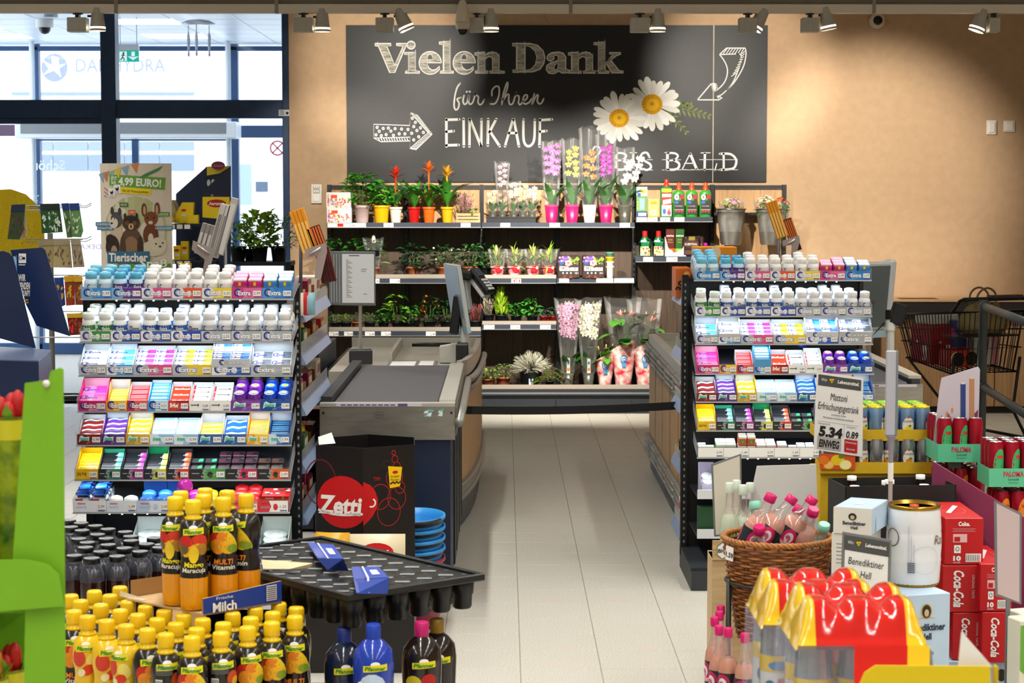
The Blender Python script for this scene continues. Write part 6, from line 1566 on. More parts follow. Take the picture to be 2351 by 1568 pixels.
seq=[(0,.02,1,2),(0,.055,1,1),(1,.105,1,3),(1,.15,1,3),(2,.20,2,2),(2,.24,2,2),(3,.285,1,3),(3,.33,1,3),(3,.38,1,2),(4,.425,1,1),(5,.465,1,2),(5,.505,1,2),(5,.55,1,2),(0,.60,1,2),(1,.65,1,2),(3,.70,1,2),(2,.75,1,2)]
for c,(k,x,hi,rows)in enumerate(seq):
 for r in range(rows):
  for z in range(hi):
   putk(KT[k],'right',6,x,.016+r*.03,'%s mint box, %s, %s row%s, bottom tray, right rack'%(('dark green','light green','orange','orange and white','crimson','grey blue')[k],ORD[c]+' from left',RN[r],'' if hi==1 else(' below',' on top')[z]),'mint boxes on the bottom tray',lift=z*.047)
for sd,X0,Yb in(('left',RACKS['left'][0],RACKS['left'][1]),('right',RACKS['right'][0],RACKS['right'][1])):
 t=RACKS[sd][2]
 for k,z in enumerate((.40,.22)):
  s=MB().box(0,TW,.02,.4,z-.008,z,TRAYD).build('lower_shelf',t);MB().box(0,TW,.012,.02,z-.012,z+.03,C('d8dde2',.4)).build('shelf_edge',s)
 its=((.20,.33,'dce4e0','green striped'),(.34,.42,'c8d4dc','pale'),(.68,.79,'d8e4dc','white and green'))if sd=='left' else((.02,.09,'c8c0dc','lilac'),(.13,.18,'b03a5a','crimson'),(.6,.7,'d8dce0','white'))
 for k,(x0,x1,cc,nm)in enumerate(its):
  c=thing('mint_carton','%s open carton of mint bags under the trays of the %s rack'%(nm,sd),'carton',(X0+x0,Yb+.04,.401));w=x1-x0
  m=C(cc,.5)
  MB().box(0,w,0,.16,0,.002,m).build('base',c);MB().box(0,w,0,.002,0,.05,m).build('front',c)
  for x in(0,w-.002):MB().prism([(0,0),(.16,0),(.16,.12),(0,.05)],0,.002,m,RT(x,0,0)@Matrix(((0,0,1,0),(1,0,0,0),(0,1,0,0),(0,0,0,1)))).build('side',c)
  MB().box(0,w,.158,.16,0,.13,m).build('back',c)
  for j in range(4):
   o=MB().lathe([(.001,-.008),(.5*w*.8,-.004),(.5*w*.86,0),(.5*w*.8,.004),(.001,.008)],C(('e8eee8','cfe4d4','e4ecec')[j%3],.3,var=.2,vs=60),12,sy=.03/(w*.45)).build('mint_bag',None,loc=(X0+(x0+x1)/2,Yb+.075+j*.02,.42+j*.018))
   o.rotation_euler=(.5,0,0);tag(o,'small mint bag, %s in the %s carton under the %s rack'%(ORD[j],nm,sd),'bag','mint bags under the racks')
for k in range(8):
 o=MB().rbox(-.045,.045,-.02,.02,0,.13,.003,C(('1c4a2c','d8d4cc')[k%2],.4)).build('mint_box_tall',None,loc=(RACKS['right'][0]+.05+k*.1,RACKS['right'][1]+.06,.22));tag(o,'upright %s carton on the lowest shelf of the right rack, %s from left'%(('green','white')[k%2],ORD[k]),'carton','cartons on the lowest shelf')
o=MB();c_=RACKS['right'][2]
# --- lane-side shelves of the racks
SR=C('8fa3c4',.35,.2);SRC=C('b4c0d4',.3)
def bag(t,w,h,d,m,prints=None,name='bag',rot=None):
 mb=MB();n=6;vs_=[];fs=[]
 for s in(-1,1):
  for j in range(n+1):
   for i in range(n+1):
    a=i/n;b=j/n;k=(math.sin(PI*a)*math.sin(PI*b))**.5 if 0<a<1 and 0<b<1 else 0
    vs_.append(((a-.5)*w,s*d/2*k,b*h))
 o=(n+1)**2
 for s in(0,1):
  for j in range(n):
   for i in range(n):
    q=s*o+j*(n+1)+i;f=(q,q+1,q+n+2,q+n+1);fs.append(f if s==0 else f[::-1])
 mb.add(vs_,fs,m,None,True)
 if prints:prints(PL(mb,(-w/2,-d/2-.0006,0)),w,h)
 return mb.build(name,t)
def sideunit(name,lab,X,y0,y1,zs,sgn,depth=.3):
 t=thing(name,lab,'shelf',(0,0,0))
 for y in(y0+.02,y1-.03):
  MB().box(X+sgn*depth,X+sgn*(depth+.03),y,y+.03,0,zs[0]+.12,BLACK).build('upright',t)
 MB().box(min(X+sgn*depth,X+sgn*(depth+.01)),max(X+sgn*depth,X+sgn*(depth+.01)),y0,y1,.05,zs[0]+.1,C('14171a',.5)).build('back_panel',t)
 for z in zs:
  s=MB().box(min(X,X+sgn*depth),max(X,X+sgn*depth),y0,y1,z-.012,z-.002,C('3a3f46',.5)).build('shelf',t)
  MB().add([(X-sgn*.022,y0,z-.028),(X-sgn*.022,y1,z-.028),(X,y1,z+.018),(X,y0,z+.018),(X+sgn*.004,y0,z-.03),(X+sgn*.004,y1,z-.03)],[(0,1,2,3),(4,5,1,0),(3,2,5,4),(0,3,4),(1,5,2)],SR).build('price_rail',s)
  for k in range(7):
   y=y0+.04+k*(y1-y0-.05)/7;o=MB().add([(X-sgn*.0175,y,z-.02),(X-sgn*.0175,y+.09,z-.02),(X-sgn*.003,y+.09,z+.01),(X-sgn*.003,y,z+.01)],[(0,1,2,3)],SRC).build('price_tag',s)
  MB().box(X-.001,X+.001,y0,y1,z+.018,z+.06,CLEAR).build('clear_guard',s)
 return t
def fillside(X,y0,y1,zs,sgn,cols,where,h=.11,skip=()):
 rr=random.Random(where)
 for i,z in enumerate(zs):
  n=6
  for k in range(n):
   c=cols[(i*5+k*3)%len(cols)];y=y0+.1+(y1-y0-.2)*k/(n-1);hh=h*rr.uniform(.75,1.15)
   nm='snack_bag' if(k+i)%2 else 'snack_carton'
   t=thing(nm,'%s %s, %s from the front on the %s shelf, %s'%(c[1],'snack bag' if nm=='snack_bag' else 'snack carton',ORD[k],ORD[i],where),'snack',(X+sgn*.055,y,z-.002),rz=PI/2*-sgn*-1 if nm=='snack_bag' else 0,group='snacks on the %s'%where)
   m=C(c[0],.35)
   if nm=='snack_bag':
    t.rotation_euler=(0,0,PI/2 if sgn<0 else-PI/2)
    bag(t,(y1-y0)/n*.85,hh,.05,m,lambda p,w,h_:(p.ell(w*.5,h_*.55,w*.3,h_*.18,C(c[2],.4)),p.rect(w*.1,h_*.92,w*.9,h_,C(c[2],.4))))
   else:
    w=(y1-y0)/n*.8;mb=MB().rbox(-.045,.045,-w/2,w/2,0,hh,.003,m);
    p=PL(mb,(-sgn*.0453,w/2*(1 if sgn>0 else-1),0),(0,-1 if sgn>0 else 1,0));p.rect(w*.1,hh*.55,w*.9,hh*.85,C(c[2],.4));p.ell(w*.5,hh*.3,w*.25,hh*.15,C(c[2],.4));q=PL(mb,(-.045,-w/2-.0003,0));q.rect(.01,hh*.3,.08,hh*.7,C(c[2],.4));mb.build('carton',t)
COL=[('c81c1e','red','f0d8a0'),('e0b820','yellow','c02a1c'),('d8cfc0','cream','8a4a1c'),('2a3f8a','blue','e8e4d8'),('5a2414','brown','d8a04a'),('e07a1c','orange','f4e0b0'),('7a1430','wine red','e0c8a0'),('e8e4de','white','c83a3a'),('2f6a3a','green','e8e0c0'),('1a1718','black','c8962a')]
ZL=[1.286,1.117,.915,.685,.479]
sideunit('lane_shelf_unit','lane-side snack shelves behind the left gum rack',-.802,8.02,9.2,ZL,-1);fillside(-.802,8.02,9.2,ZL,-1,COL,'left lane-side unit')
ZR=[1.263,.995,.75,.46,.15]
sideunit('lane_shelf_unit','lane-side snack shelves behind the right gum rack',.85,9.56,10.06,ZR,1,.28);fillside(.85,9.56,10.06,ZR,1,COL[::-1],'right lane-side unit')
boxthing('snack_display_box','orange snack display box at the lane end of the right gum rack','box',1552,592,1588,660,9.7,.24,C('c8641c',.5),lambda p,w,h:(p.text('30',w*.3,h*.4,.04,INK,2,rot=1.2,bold=.03),p.ell(w*.7,h*.8,w*.2,h*.1,C('f0b05a',.5))),z=1.262)
boxthing('snack_display_box','tall orange carton behind the top tray of the right rack','box',1594,566,1692,684,9.66,.16,C('e8901c',.5),lambda p,w,h:p.ell(w*.5,h*.9,w*.12,h*.12,C('f4d8a0',.5)),z=1.262)
boxthing('snack_display_box','small cream snack box behind the top tray of the left rack','box',535,598,608,640,8.02,.12,C('e8d8a8',.5),z=TZ[0]-.07,rz=.1)
for k,(x0,x1,c,nm)in enumerate(((655,676,'d8d0c0','beige'),(672,690,'e8e0d0','cream'),(684,700,'c8202a','red'),(700,716,'8ab8c4','teal'))):
 q=at((x0+x1)/2,660,7.99);t=thing('snack_bag','%s snack bag sticking up beside the top tray of the left rack'%nm,'snack',(q.x,7.99+.012*k,1.285),rz=.3*k-.4);bag(t,.05,.09,.03,C(c,.35))
def stickrack(lab,Y,stalk,plate,bundles,who,zb_=None):
 s0=at(stalk[0],stalk[1],Y);s1=at(stalk[2],stalk[3],Y)
 if zb_ is not None:s1.z=zb_
 t=thing('stick_rack',lab,'rack',(s1.x,Y,s1.z));o=Vector((s1.x,Y,s1.z));HG=C('a89c98',.4,.3)
 MB().tube([s1-o,s0-o],.007,C('5a5a5c',.5,.3),8).build('stalk',t)
 pts=[at(x,y,Y-.05)-o for x,y in plate];mb=MB();n=len(pts)
 mb.add([tuple(p)for p in pts]+[tuple(p+Vector((0,.004,0)))for p in pts],[tuple(range(n)),tuple(range(2*n-1,n-1,-1))]+[(k,(k+1)%n,n+(k+1)%n,n+k)for k in range(n)],HG).build('holder_plate',t)
 c=(pts[0]+pts[1])/2;MB().tube([pts[0]+Vector((.02,-.006,-.02)),pts[1]+Vector((-.02,-.006,-.02))],.004,C('d8d0cc',.3,.4),6).build('bead',t)
 j=0
 for(xa,ya,xb,yb,w,cols,nm)in bundles:
  a=at(xa,ya,Y);b=at(xb,yb,Y);d=(b-a);L=d.length;ang=math.atan2(d.x,-d.z);n=len(cols);wm=w/pxm(Y)
  for k,cc in enumerate(cols):
   m=MB().rbox(-wm/n*.46,wm/n*.46,-.008-.0,.03,-L,0,.001,C(cc[0],.4)).box(-wm/n*.3,wm/n*.3,-.0085,-.008,-L*.98,-L*cc[2]if len(cc)>2 else-L*.6,C(cc[1],.4))
   ob=m.build('slim_pack',None,T=Matrix.Translation(a+Vector(((k-(n-1)/2)*wm/n*math.cos(ang),.006*k*0,(k-(n-1)/2)*wm/n*math.sin(ang))))@Euler((0,-ang,0)).to_matrix().to_4x4())
   tag(ob,'%s slim pack, %s from left, in the %s'%(nm,ORD[k],who),'snack pack','slim packs in stick racks');j+=1
O1=[('e8961c','f4c86a',.3)]*4;R1=[('5a1418','e0762a',.05)]*5;R2=[('5a1418','3a0c10',.4)]*5
stickrack('grey stick rack with orange and wine-red packs above the left snack shelves',8.3,(690,490,690,600),[(699,573),(748,557),(751,578),(737,640),(722,640),(727,587),(703,592)],[(680,482,712,580,34,O1,'orange'),(718,520,734,565,30,R1,'red-brown'),(738,570,756,648,34,R2,'wine red')],'rack above the left snack shelves',1.284)
stickrack('grey stick rack with orange packs above the right gum rack',10.2,(1788,500,1788,585),[(1796,553),(1834,540),(1837,552),(1826,592),(1816,592),(1818,562),(1797,565)],[(1770,463,1797,545,26,O1,'orange'),(1806,503,1822,548,22,R1,'red-brown'),(1824,550,1832,575,18,R2,'wine red')],'rack above the right gum rack',.84)
G1=[('8d8782','c8c4c0',.3)]*3
stickrack('grey stick rack with pale packs in front of the fly-trap display',8.6,(517,525,517,605),[(443,552),(492,572),(489,590),(476,640),(462,640),(470,596),(440,573)],[(480,515,460,585,30,G1,'grey'),(520,470,488,590,26,[('c8c4be','8a8480',.2)]*2,'pale grey'),(540,455,505,585,18,[('b8b4b0','d8d4d0',.1)],'tall pale')],'rack in front of the fly-trap display',0.0)
# --- chocolate display box, bags and shopping baskets
hx=[(725,1023,7.70),(833,1029,7.615),(952,1021,7.725),(952,1004,7.95),(845,996,8.05),(737,1005,7.93)]
zz_=at(833,1029,7.615).z;pl=[(at(x,y,Y).x,Y)for x,y,Y in hx]
t=thing('chocolate_display','black hexagonal chocolate display box in front of the left checkout','display',(pl[1][0],pl[1][1],0));ox,oy=pl[1];pl=[(x-ox,y-oy)for x,y in pl]
BK=C('141112',.4);rr=random.Random(2);ZR_=C('c8161a',.35);RG=C('b01a1e',.4);GC=C('6a1a1c',.4)
for k in range(6):
 a=Vector(pl[k]).to_3d();b=Vector(pl[(k+1)%6]).to_3d();w=(b-a).length;d=(b-a).normalized();nrm=d.cross(Vector((0,0,1)))
 mb=MB();q=nrm*-.003;mb.add([a,b,b+Vector((0,0,zz_)),a+Vector((0,0,zz_)),a+q,b+q,b+q+Vector((0,0,zz_)),a+q+Vector((0,0,zz_))],[(0,1,2,3),(5,4,7,6),(3,2,6,7),(0,3,7,4),(1,5,6,2)],BK)
 p=PL(mb,a,d)
 cxs=((.115,.22),(-.075,.22))if k<2 else()
 if k==0:
  p.ring(.02,.67,.07,.09,.005,GC,1);p.ell(w*.66 if False else.118,.60,.112,.1,ZR_,2,30);p.text('Zetti',.105,.59,.07,PAPER,4,w=.19,bold=.035,shear=.12);p.line(crom([(.01,.565),(.07,.553),(.13,.552),(w-.001,.56)]),.009,PAPER,4);p.rect(.0,.43,.08,.48,YEL,3)
 if k==1:
  p.poly([(0,.682),(.03,.668),(.05,.645),(.062,.61),(.058,.58),(.04,.55),(.02,.53),(0,.515)],ZR_,2);p.ring(.035,.6,.018,.018,.006,PAPER,4,14,-2.2,1.2);p.text('TM',.056,.69,.015,ZR_,3)
  for cx,cy,r in((.108,.785,.009),(.112,.76,.014),(.118,.73,.018),(.11,.69,.036),(.13,.65,.022),(.118,.61,.04),(.06,.62,.045),(.09,.56,.05)):p.ring(cx*1.2,cy,r,r*1.1,.0028,RG,1,20)
  p.poly([(.105,.735),(.165,.728),(.155,.655),(.112,.65)],YEL,3);p.ell(.135,.71,.012,.006,ZR_,4);p.text('Knusper',.135,.695,.01,C('3a2412',.5),4,w=.038);p.text('Flocken',.134,.682,.01,C('3a2412',.5),4,w=.036)
  for j in range(6):p.ell(.117+.008*j,.668+.004*(j%2),.005,.004,C('3a2412',.5),4,8)
  p.ring(.1,.745,.02,.012,.002,C('3a3436',.4),2)
 mb.build('side_panel',t)
MB().prism(pl,0,.3,C('2a2220',.7)).build('filling',t)
MB().add([(pl[0][0]+.01,pl[0][1]+.02,zz_-.0),(pl[0][0]+.07,pl[0][1]+.06,zz_),(pl[0][0]+.05,pl[0][1]+.12,zz_+.035),(pl[0][0]+.0,pl[0][1]+.1,zz_+.02)],[(0,1,2,3)],C('d8d4cc',.6)).build('torn_flap',t)
for k,(x0,y0,x1,y1,c,nm)in enumerate(((724,1224,802,1330,'d8a010','golden yellow'),(802,1227,930,1335,'e0d2b0','cream'))):
 q0=at(x0,y1,7.5);q1=at(x1,y0,7.5);s=thing('sweet_bag','%s sweet bag leaning against the black chocolate display'%nm,'bag',((q0.x+q1.x)/2,7.5,q0.z));s.rotation_euler=(-.12,0,0)
 bag(s,q1.x-q0.x,q1.z-q0.z,.06,C(c,.3),(lambda p,w,h:(p.ell(w*.5,h*.62,w*.3,h*.2,ZR_,1),p.text('Zetti',w*.5,h*.62,.022,PAPER,3,w=w*.42,bold=.03),p.rect(w*.08,h*.12,w*.9,h*.36,C('8a5a2c',.5),1)))if k else None)
sh_z=at(860,1335,7.5).z
t=thing('bag_ledge','low black ledge carrying the sweet bags before the chocolate display','ledge',(pl[1][0]+ox,7.45,0));MB().box(-.2,.2,-.03,.14,0,sh_z-.006,BK).build('ledge_box',t);MB().box(-.2,.2,-.035,-.03,0,sh_z+.02,BK).build('ledge_lip',t)
for k in range(9):
 c=['8a1c3a','8a1c3a','9a2040','9a2040','9a2040','2f8fd8','2f8fd8','2f8fd8','3a9ae0'][k];nm='crimson' if k<5 else 'blue'
 s=thing('shopping_basket','%s shopping basket, %s from the top of the stack by the left checkout'%(nm,ORD[8-k]),'basket',(-.365,8.25,.012+k*.043),group='stacked shopping baskets')
 pr=[(.095,0),(.115,.07),(.12,.086),(.126,.088),(.126,.1),(.118,.1),(.113,.07),(.092,.006)]
 MB().lathe(pr,[C(c,.4),C('23262b',.5),C(c,.4),C(c,.4),C(c,.4),C(c,.4),C(c,.4)],24,sy=1.5,cap0=True,cap1=False).build('tub',s)
 if k==8:MB().tube([(.12*math.cos(a),.18*math.sin(a)-.05,.1)for a in[-2.6+j*.24 for j in range(10)]],.006,C('23262b',.5),6).build('handle',s)
# --- navy collection display at left, seed rack, poster, fly-trap display, herbs
NB=C('14244a',.45);NB2=C('1c2f5c',.3)
t=thing('collection_display','navy cardboard collection display at the left edge','display',(0,0,0))
zt=1.2;pts=[(-1.575,6.88),(-1.635,7.34),(-2.25,7.75),(-2.3,7.1)]
MB().prism(pts,0,zt,NB).build('body',t);MB().prism([(x*1.0,y)for x,y in pts],zt,zt+.004,C('55607c',.35)).build('top_sheet',t)
def flat(name,par,px,Y,m,th=.006,prints=None,skew=0.0):
 P_=[at(x,y,Y)for x,y in px];n=len(P_);x0=P_[0].x
 for p_ in P_:p_.y+=(p_.x-x0)*skew
 mb=MB().add([tuple(p_)for p_ in P_]+[tuple(p_+Vector((0,th,0)))for p_ in P_],[tuple(range(n)),tuple(range(2*n-1,n-1,-1))]+[(k,(k+1)%n,n+(k+1)%n,n+k)for k in range(n)],m)
 if prints:prints(Pr(mb,lambda u,v,l:tuple(at(u,-v,Y)+Vector((0,(at(u,-v,Y).x-x0)*skew-.0006*l,0)))))
 return mb.build(name,par)
flat('header_wing',t,[(-60,600),(-25,580),(8,576),(20,580),(30,592),(82,800),(-60,760)],7.42,NB)
def pw(p):
 p.text('WIR',42,-637,16,PAPER,2,w=17,bold=.03,al='L');p.text('SPENDEN',41,-656,16,PAPER,2,w=28,bold=.03,al='L');p.text('ZUKUNFT!',44,-673,13,PAPER,2,w=25,bold=.03,al='L')
 p.rect(43,-604,60,-582,PAPER,2);p.ring(48,-592,4,5,1.2,NB,3);p.rect(52,-596,58,-590,NB,3);p.rect(43,-609,58,-607,PAPER,2);p.rect(52,-690,65,-687,C('c8a03a',.5),2);p.rect(53,-696,66,-693,C('c8a03a',.5),2)
 p.poly([(26,-640),(30,-600),(38,-585),(40,-640)],C('5aa8e0',.5),1);p.ell(33,-600,5,12,C('9acaf0',.5),2)
flat('header_wing',t,[(24,574),(96,568),(102,573),(106,582),(161,772),(84,748),(60,700)],7.6,NB2,.006,pw)
mb=MB();p=PL(mb,(-1.575+.0,6.88,0),(-.06,.46,0));p.text('VARTA',.25,.5,.09,C('e8ecf4',.5),2,w=.32,rot=PI/2,shear=.2,bold=.02);mb.build('side_lettering',t)
t=thing('seed_rack','wire rack of seed packets beside the collection display','rack',(at(118,700,8.7).x,8.7,0));ox=t.location.x
MB().cyl(.012,0,at(118,535,8.7).z,C('8a8a86',.4,.5),12).build('post',t);MB().cyl(.12,0,.015,C('55575a',.5),20).build('foot',t)
for y in(474,478,550,556):
 a=at(60 if y>500 else 68,y,8.66);b=at(212,y-8,8.62);MB().tube([(a.x-ox,-.04,a.z),(b.x-ox-.03,-.06,b.z-.012),(b.x-ox,-.1,b.z)],.0022,C('a9acb0',.3,.8),6).build('hook_wire',t)
for z in(.9,1.15,1.4):MB().tube([(-.12,-.02,z),(.14,-.02,z)],.003,C('a9acb0',.3,.8),6).build('cross_wire',t)
SEED=(t,ox)
def packet(lab,px,Y,c1,pics,head=None,skew=0.0):
 t_=thing('seed_packet',lab,'seed packet',(0,0,0),group='seed packets on the wire rack')
 x0=min(x for x,y in px);x1=max(x for x,y in px);y0=min(y for x,y in px);y1=max(y for x,y in px)
 def pp(p):
  rr=random.Random(lab);w=x1-x0;h=y1-y0
  def ins(x,y):
   c=False
   for i in range(len(px)):
    (ax,ay),(bx,by)=px[i],px[i-1]
    if(ay>y)!=(by>y)and x<(bx-ax)*(y-ay)/(by-ay)+ax:c=not c
   return c
  for k in range(pics[1]):
   x=rr.uniform(x0+w*.12,x1-w*.12);y=rr.uniform(y0+h*.3,y1-h*.12)
   if ins(x,y)and ins(x-3,y)and ins(x+3,y):p.ell(x,-y,rr.uniform(1.2,2.4),rr.uniform(3,6),C(rr.choice(pics[0]),.5),1+k*.03,8,rr.uniform(-.5,.5))
  if head:p.poly([(px[0][0],-px[0][1]),(px[1][0],-px[1][1]),(px[1][0]+(px[2][0]-px[1][0])*.22,-px[1][1]-h*.2),(px[0][0]+(px[-1][0]-px[0][0])*.22,-px[0][1]-h*.2)],C(head,.5),4)
 o=flat('packet_body',t_,px,Y,C(c1,.45),.004,pp,skew);q=at((px[0][0]+px[1][0])/2,px[0][1]+3,Y)
 MB().tube([(q.x-SEED[1],Y-8.7,q.z),(q.x-SEED[1],-.0,q.z),(0,0,q.z)],.002,C('a9acb0',.3,.8),5).build('hook_wire',SEED[0]);return t_
KR=['b89a6a','8a6a42','d8c49a']
packet('dark red tulip seed packet hanging at the left of the wire rack',[(27,470),(58,469),(52,530),(44,550),(17,549)],8.55,'2a4a2c',(['6a2a1c','8a3a24','4a1a14'],26),'16284a')
packet('snowdrop seed packet in the middle of the wire rack',[(92,468),(136,467),(144,533),(96,536)],8.5,'24502c',(['e8ece4','cfd8cc','4a8a4a','2a6a34'],46),'1c2a22')
packet('white hyacinth seed packet with blue header right of the snowdrops',[(141,467),(158,466),(166,545),(154,546)],8.58,'6a8a5a',(['e4e4d4','c8d0b8','4a7a3a'],22),'22408a')
packet('second white hyacinth seed packet at the rack end',[(159,467),(181,466),(191,530),(186,545),(166,544)],8.56,'6a9a5a',(['eef0e4','d8e0c8','3a7a34'],24),'22408a')
packet('clear bulb bag between the tulip and snowdrop packets',[(58,480),(63,540),(50,550),(45,540)],8.56,'c8b494',(['8a6a42','b08a5a'],14))
packet('kraft bulb bag below the snowdrop packet',[(88,551),(124,550),(122,614),(90,615)],8.58,'b0a070',(['6a5438','8a7450'],16),'a89a78')
packet('second kraft bulb bag on the lower hook',[(124,550),(160,549),(166,615),(122,614)],8.57,'b8a878',(['6a5438','8a7450'],16),'b0a488')
packet('kraft bulb bag hanging at the lower right',[(162,549),(184,549),(194,613),(168,614)],8.55,'a89a80',(['6a5438','8a7450','c8bca0'],14),'b0a490')
packet('blue seed packet half hidden behind the navy wing',[(124,640),(145,636),(150,700),(140,705)],8.5,'1f3f86',(['e89a2c','f0b84a'],16))
packet('red and yellow tulip packet below the kraft bags',[(147,634),(170,632),(172,700),(152,702)],8.48,'a83a1c',(['e8c42a','d82a1c','3a7a2c'],24),'e0a820')
packet('second red tulip packet at the lower rack end',[(170,634),(188,633),(192,700),(173,700)],8.47,'8a3a24',(['e8b42a','d83a24','4a8a34'],22),'e0b020')
packet('red tulip packet lowest on the wire rack',[(153,720),(189,719),(190,768),(160,770)],8.46,'7a1c14',(['d82418','f03a24','2a5a24'],28),'e0b020')
mb=MB();p=Pr(mb,lambda u,v,l:tuple(at(u,-v,WALL-.01)+Vector((0,-.0012*l,0))));rr=random.Random(6)
TLU={}
for nm_,cc_ in(('y','c8a010'),('w','ffffff')):
 m_,nt_,b_=newmat('m_sticker');tl_=nt_.nodes.new('ShaderNodeBsdfTranslucent');tl_.inputs[0].default_value=lin(cc_);mx_=nt_.nodes.new('ShaderNodeMixShader');mx_.inputs[0].default_value=.45 if nm_=='y' else.9;b_.inputs['Base Color'].default_value=lin(cc_);nt_.links.new(b_.outputs[0],mx_.inputs[1]);nt_.links.new(tl_.outputs[0],mx_.inputs[2]);nt_.links.new(mx_.outputs[0],nt_.nodes['Material Output'].inputs['Surface']);TLU[nm_]=m_
p.poly([(-60,-610),(-60,-450),(-10,-436),(25,-434),(60,-446),(85,-470),(100,-510),(104,-560),(96,-615)],TLU['y'],1)
for k in range(330):p.ell(rr.uniform(-20,92),-rr.uniform(447,606),rr.uniform(.6,1.7),rr.uniform(.6,1.7),TLU['w'],2,6)
mb.build('yellow_speckled_sticker',w1)
PY=12.0;q0=at(228,700,PY);q1=at(393,375,PY);w=q1.x-q0.x;h=q1.z
t=thing('promotion_poster','curved beige promotion poster with plush animals before the glass front','poster',((q0.x+q1.x)/2,PY,0));rad=.5
mb=MB();p=CY(mb,rad,0,-PI/2,.0008,0,rad);p0=CY(mb,rad-.006,0,-PI/2,.0001,0,rad)
BE=C('ded2c0',.6);p0.rect(-w/2,0,w/2,h,C('8a7f70',.7),0);p.rect(-w/2,0,w/2,h,BE,0)
X=lambda x:-w/2+(x-228)/165*w
Zp=lambda y:at(310,y,PY).z
sx=w/165
def E(x,y,rx,ry,c,l=2,rot=0):p.ell(X(x),Zp(y),rx*sx,ry*sx,C(c,.6),l,16,rot)
E(310,530,72,78,'b8bc8a',1)
for k,(x,y,c)in enumerate(((233,400,'8aa8b8'),(243,398,'c87a4a'),(256,396,'9ab0a0'),(272,390,'d8c04a'),(290,385,'8aa8c4'),(312,378,'d08a54'))):p.poly([(X(x-9),Zp(y)),(X(x+9),Zp(y-6)),(X(x+3),Zp(y+20))],C(c,.6),2)
for k in range(9):a=k*.33-.3;p.poly([(X(375-k*5),Zp(379+k*2.4)),(X(375-k*5-12),Zp(379+k*2.4+8)),(X(375-k*5-20),Zp(379+k*2.4+18)),(X(375-k*5-8),Zp(379+k*2.4+12))],C('4a8a5a',.6),2)
p.poly([(X(253),Zp(400)),(X(380),Zp(408)),(X(377),Zp(436)),(X(252),Zp(425))],C('6aa83a',.6),2);p.text('4,99 EURO!',X(322),Zp(418),17*sx,PAPER,4,w=95*sx,bold=.04,rot=-.06);p.text('JETZT',X(264),Zp(409),7*sx,PAPER,4,w=14*sx,bold=.03);p.text('NUR',X(263),Zp(419),7*sx,PAPER,4,w=11*sx,bold=.03)
p.poly([(X(278),Zp(429)),(X(347),Zp(434)),(X(346),Zp(448)),(X(278),Zp(443))],C('f0d80c',.6),3);p.text('Mit 20 Treuepunkten',X(312),Zp(439),5.5*sx,INK,5,w=58*sx,rot=-.06)
for x,y in((258,442),(271,434)):p.rect(X(x-8),Zp(y+10),X(x+8),Zp(y-10),C('f0efec',.6),4);E(x,y-1,4,5,'1a1a1a',5);E(x-.5,y-4,2.4,2,'f0efec',6);p.text('WWF',X(x),Zp(y+7),3*sx,INK,6)
for k in range(10):E(240+(k%4)*3,432+k*2.2,1.4,1.4,'b84a3a' if k<7 else '3a5a8a',2)
for x,y,s_,c in((286,470,'WOLF','4a6a3a'),(304,487,'UHU','d8562c'),(370,492,'FELDHASE','6a9a4a'),(240,515,'EUROPÄISCHER','4a7a9a'),(240,524,'FISCHOTTER','4a7a9a'),(373,524,'KEGELROBBE','5a9ab0')):p.rect(X(x-len(s_)*2.0-2),Zp(y+5),X(x+len(s_)*2.0+2),Zp(y-5),C(c,.6),3);p.text(s_,X(x),Zp(y),5*sx,PAPER,4,w=len(s_)*3.6*sx)
for(x,y,rx,ry,c,l)in((268,545,17,30,'c8b498',2),(268,505,14,18,'4a4a4e',3),(262,512,10,12,'d8ccb8',4),(256,503,1.5,1.5,'141414',5),(264,502,1.5,1.5,'141414',5),(257,513,3,2.4,'141414',5),(258,484,4,9,'3a3a3e',3),(276,486,4,9,'3a3a3e',3),(258,567,17,26,'33241c',5),(253,550,11,12,'281c16',6),(262,580,8,16,'a88a74',6),(248,552,4,3,'141010',7),(302,565,26,42,'5a4230',6),(302,512,20,18,'4a3424',7),(302,505,15,8,'281a12',8),(294,512,5,5,'6a4a2a',8),(310,512,5,5,'6a4a2a',8),(302,520,6,7,'c8a878',8),(302,520,2,4,'2a1c14',9),(302,575,18,32,'8a6a4a',7),(283,570,7,28,'4a3424',8),(322,570,7,28,'3a281c',8),(289,496,3,7,'281a12',8),(315,496,3,7,'281a12',8),(345,540,17,26,'6a3a20',4),(346,502,15,16,'7a4626',5),(331,482,6,15,'6a3a20',4),(360,480,6,15,'6a3a20',4),(332,483,3,10,'c89a84',5),(359,481,3,10,'c89a84',5),(338,500,2,2,'141414',6),(352,500,2,2,'141414',6),(345,511,5,4,'d8c0a8',6),(345,548,6,12,'d8ccb8',5),(352,570,27,18,'d2c8ac',7),(362,562,18,17,'d8ceb4',8),(356,560,2,2,'141414',9),(371,558,2,2,'141414',9),(365,566,3,2,'241a14',9)):E(x,y,rx,ry,c,l)
p.rect(X(246),Zp(604),X(342),Zp(577),C('2f6a8a',.6),10);p.text('Tierischer',X(294),Zp(590),19*sx,C('f0ece2',.6),12,w=88*sx,bold=.03);p.rect(X(270),Zp(628),X(388),Zp(606),C('5a9a3a',.6),9);p.text('Spaß',X(350),Zp(604),18*sx,C('e8f0dc',.6),11,w=60*sx,bold=.03)
mb.build('printed_board',t);MB().box(-w/2+.02,w/2-.02,.05,.3,0,.03,C('6a6056',.6)).build('foot',t)
AY=12.2;t=thing('flytrap_display','navy cardboard fly-trap display with yellow label left of the herb pots','display',(0,0,0));AN=C('101d38',.5)
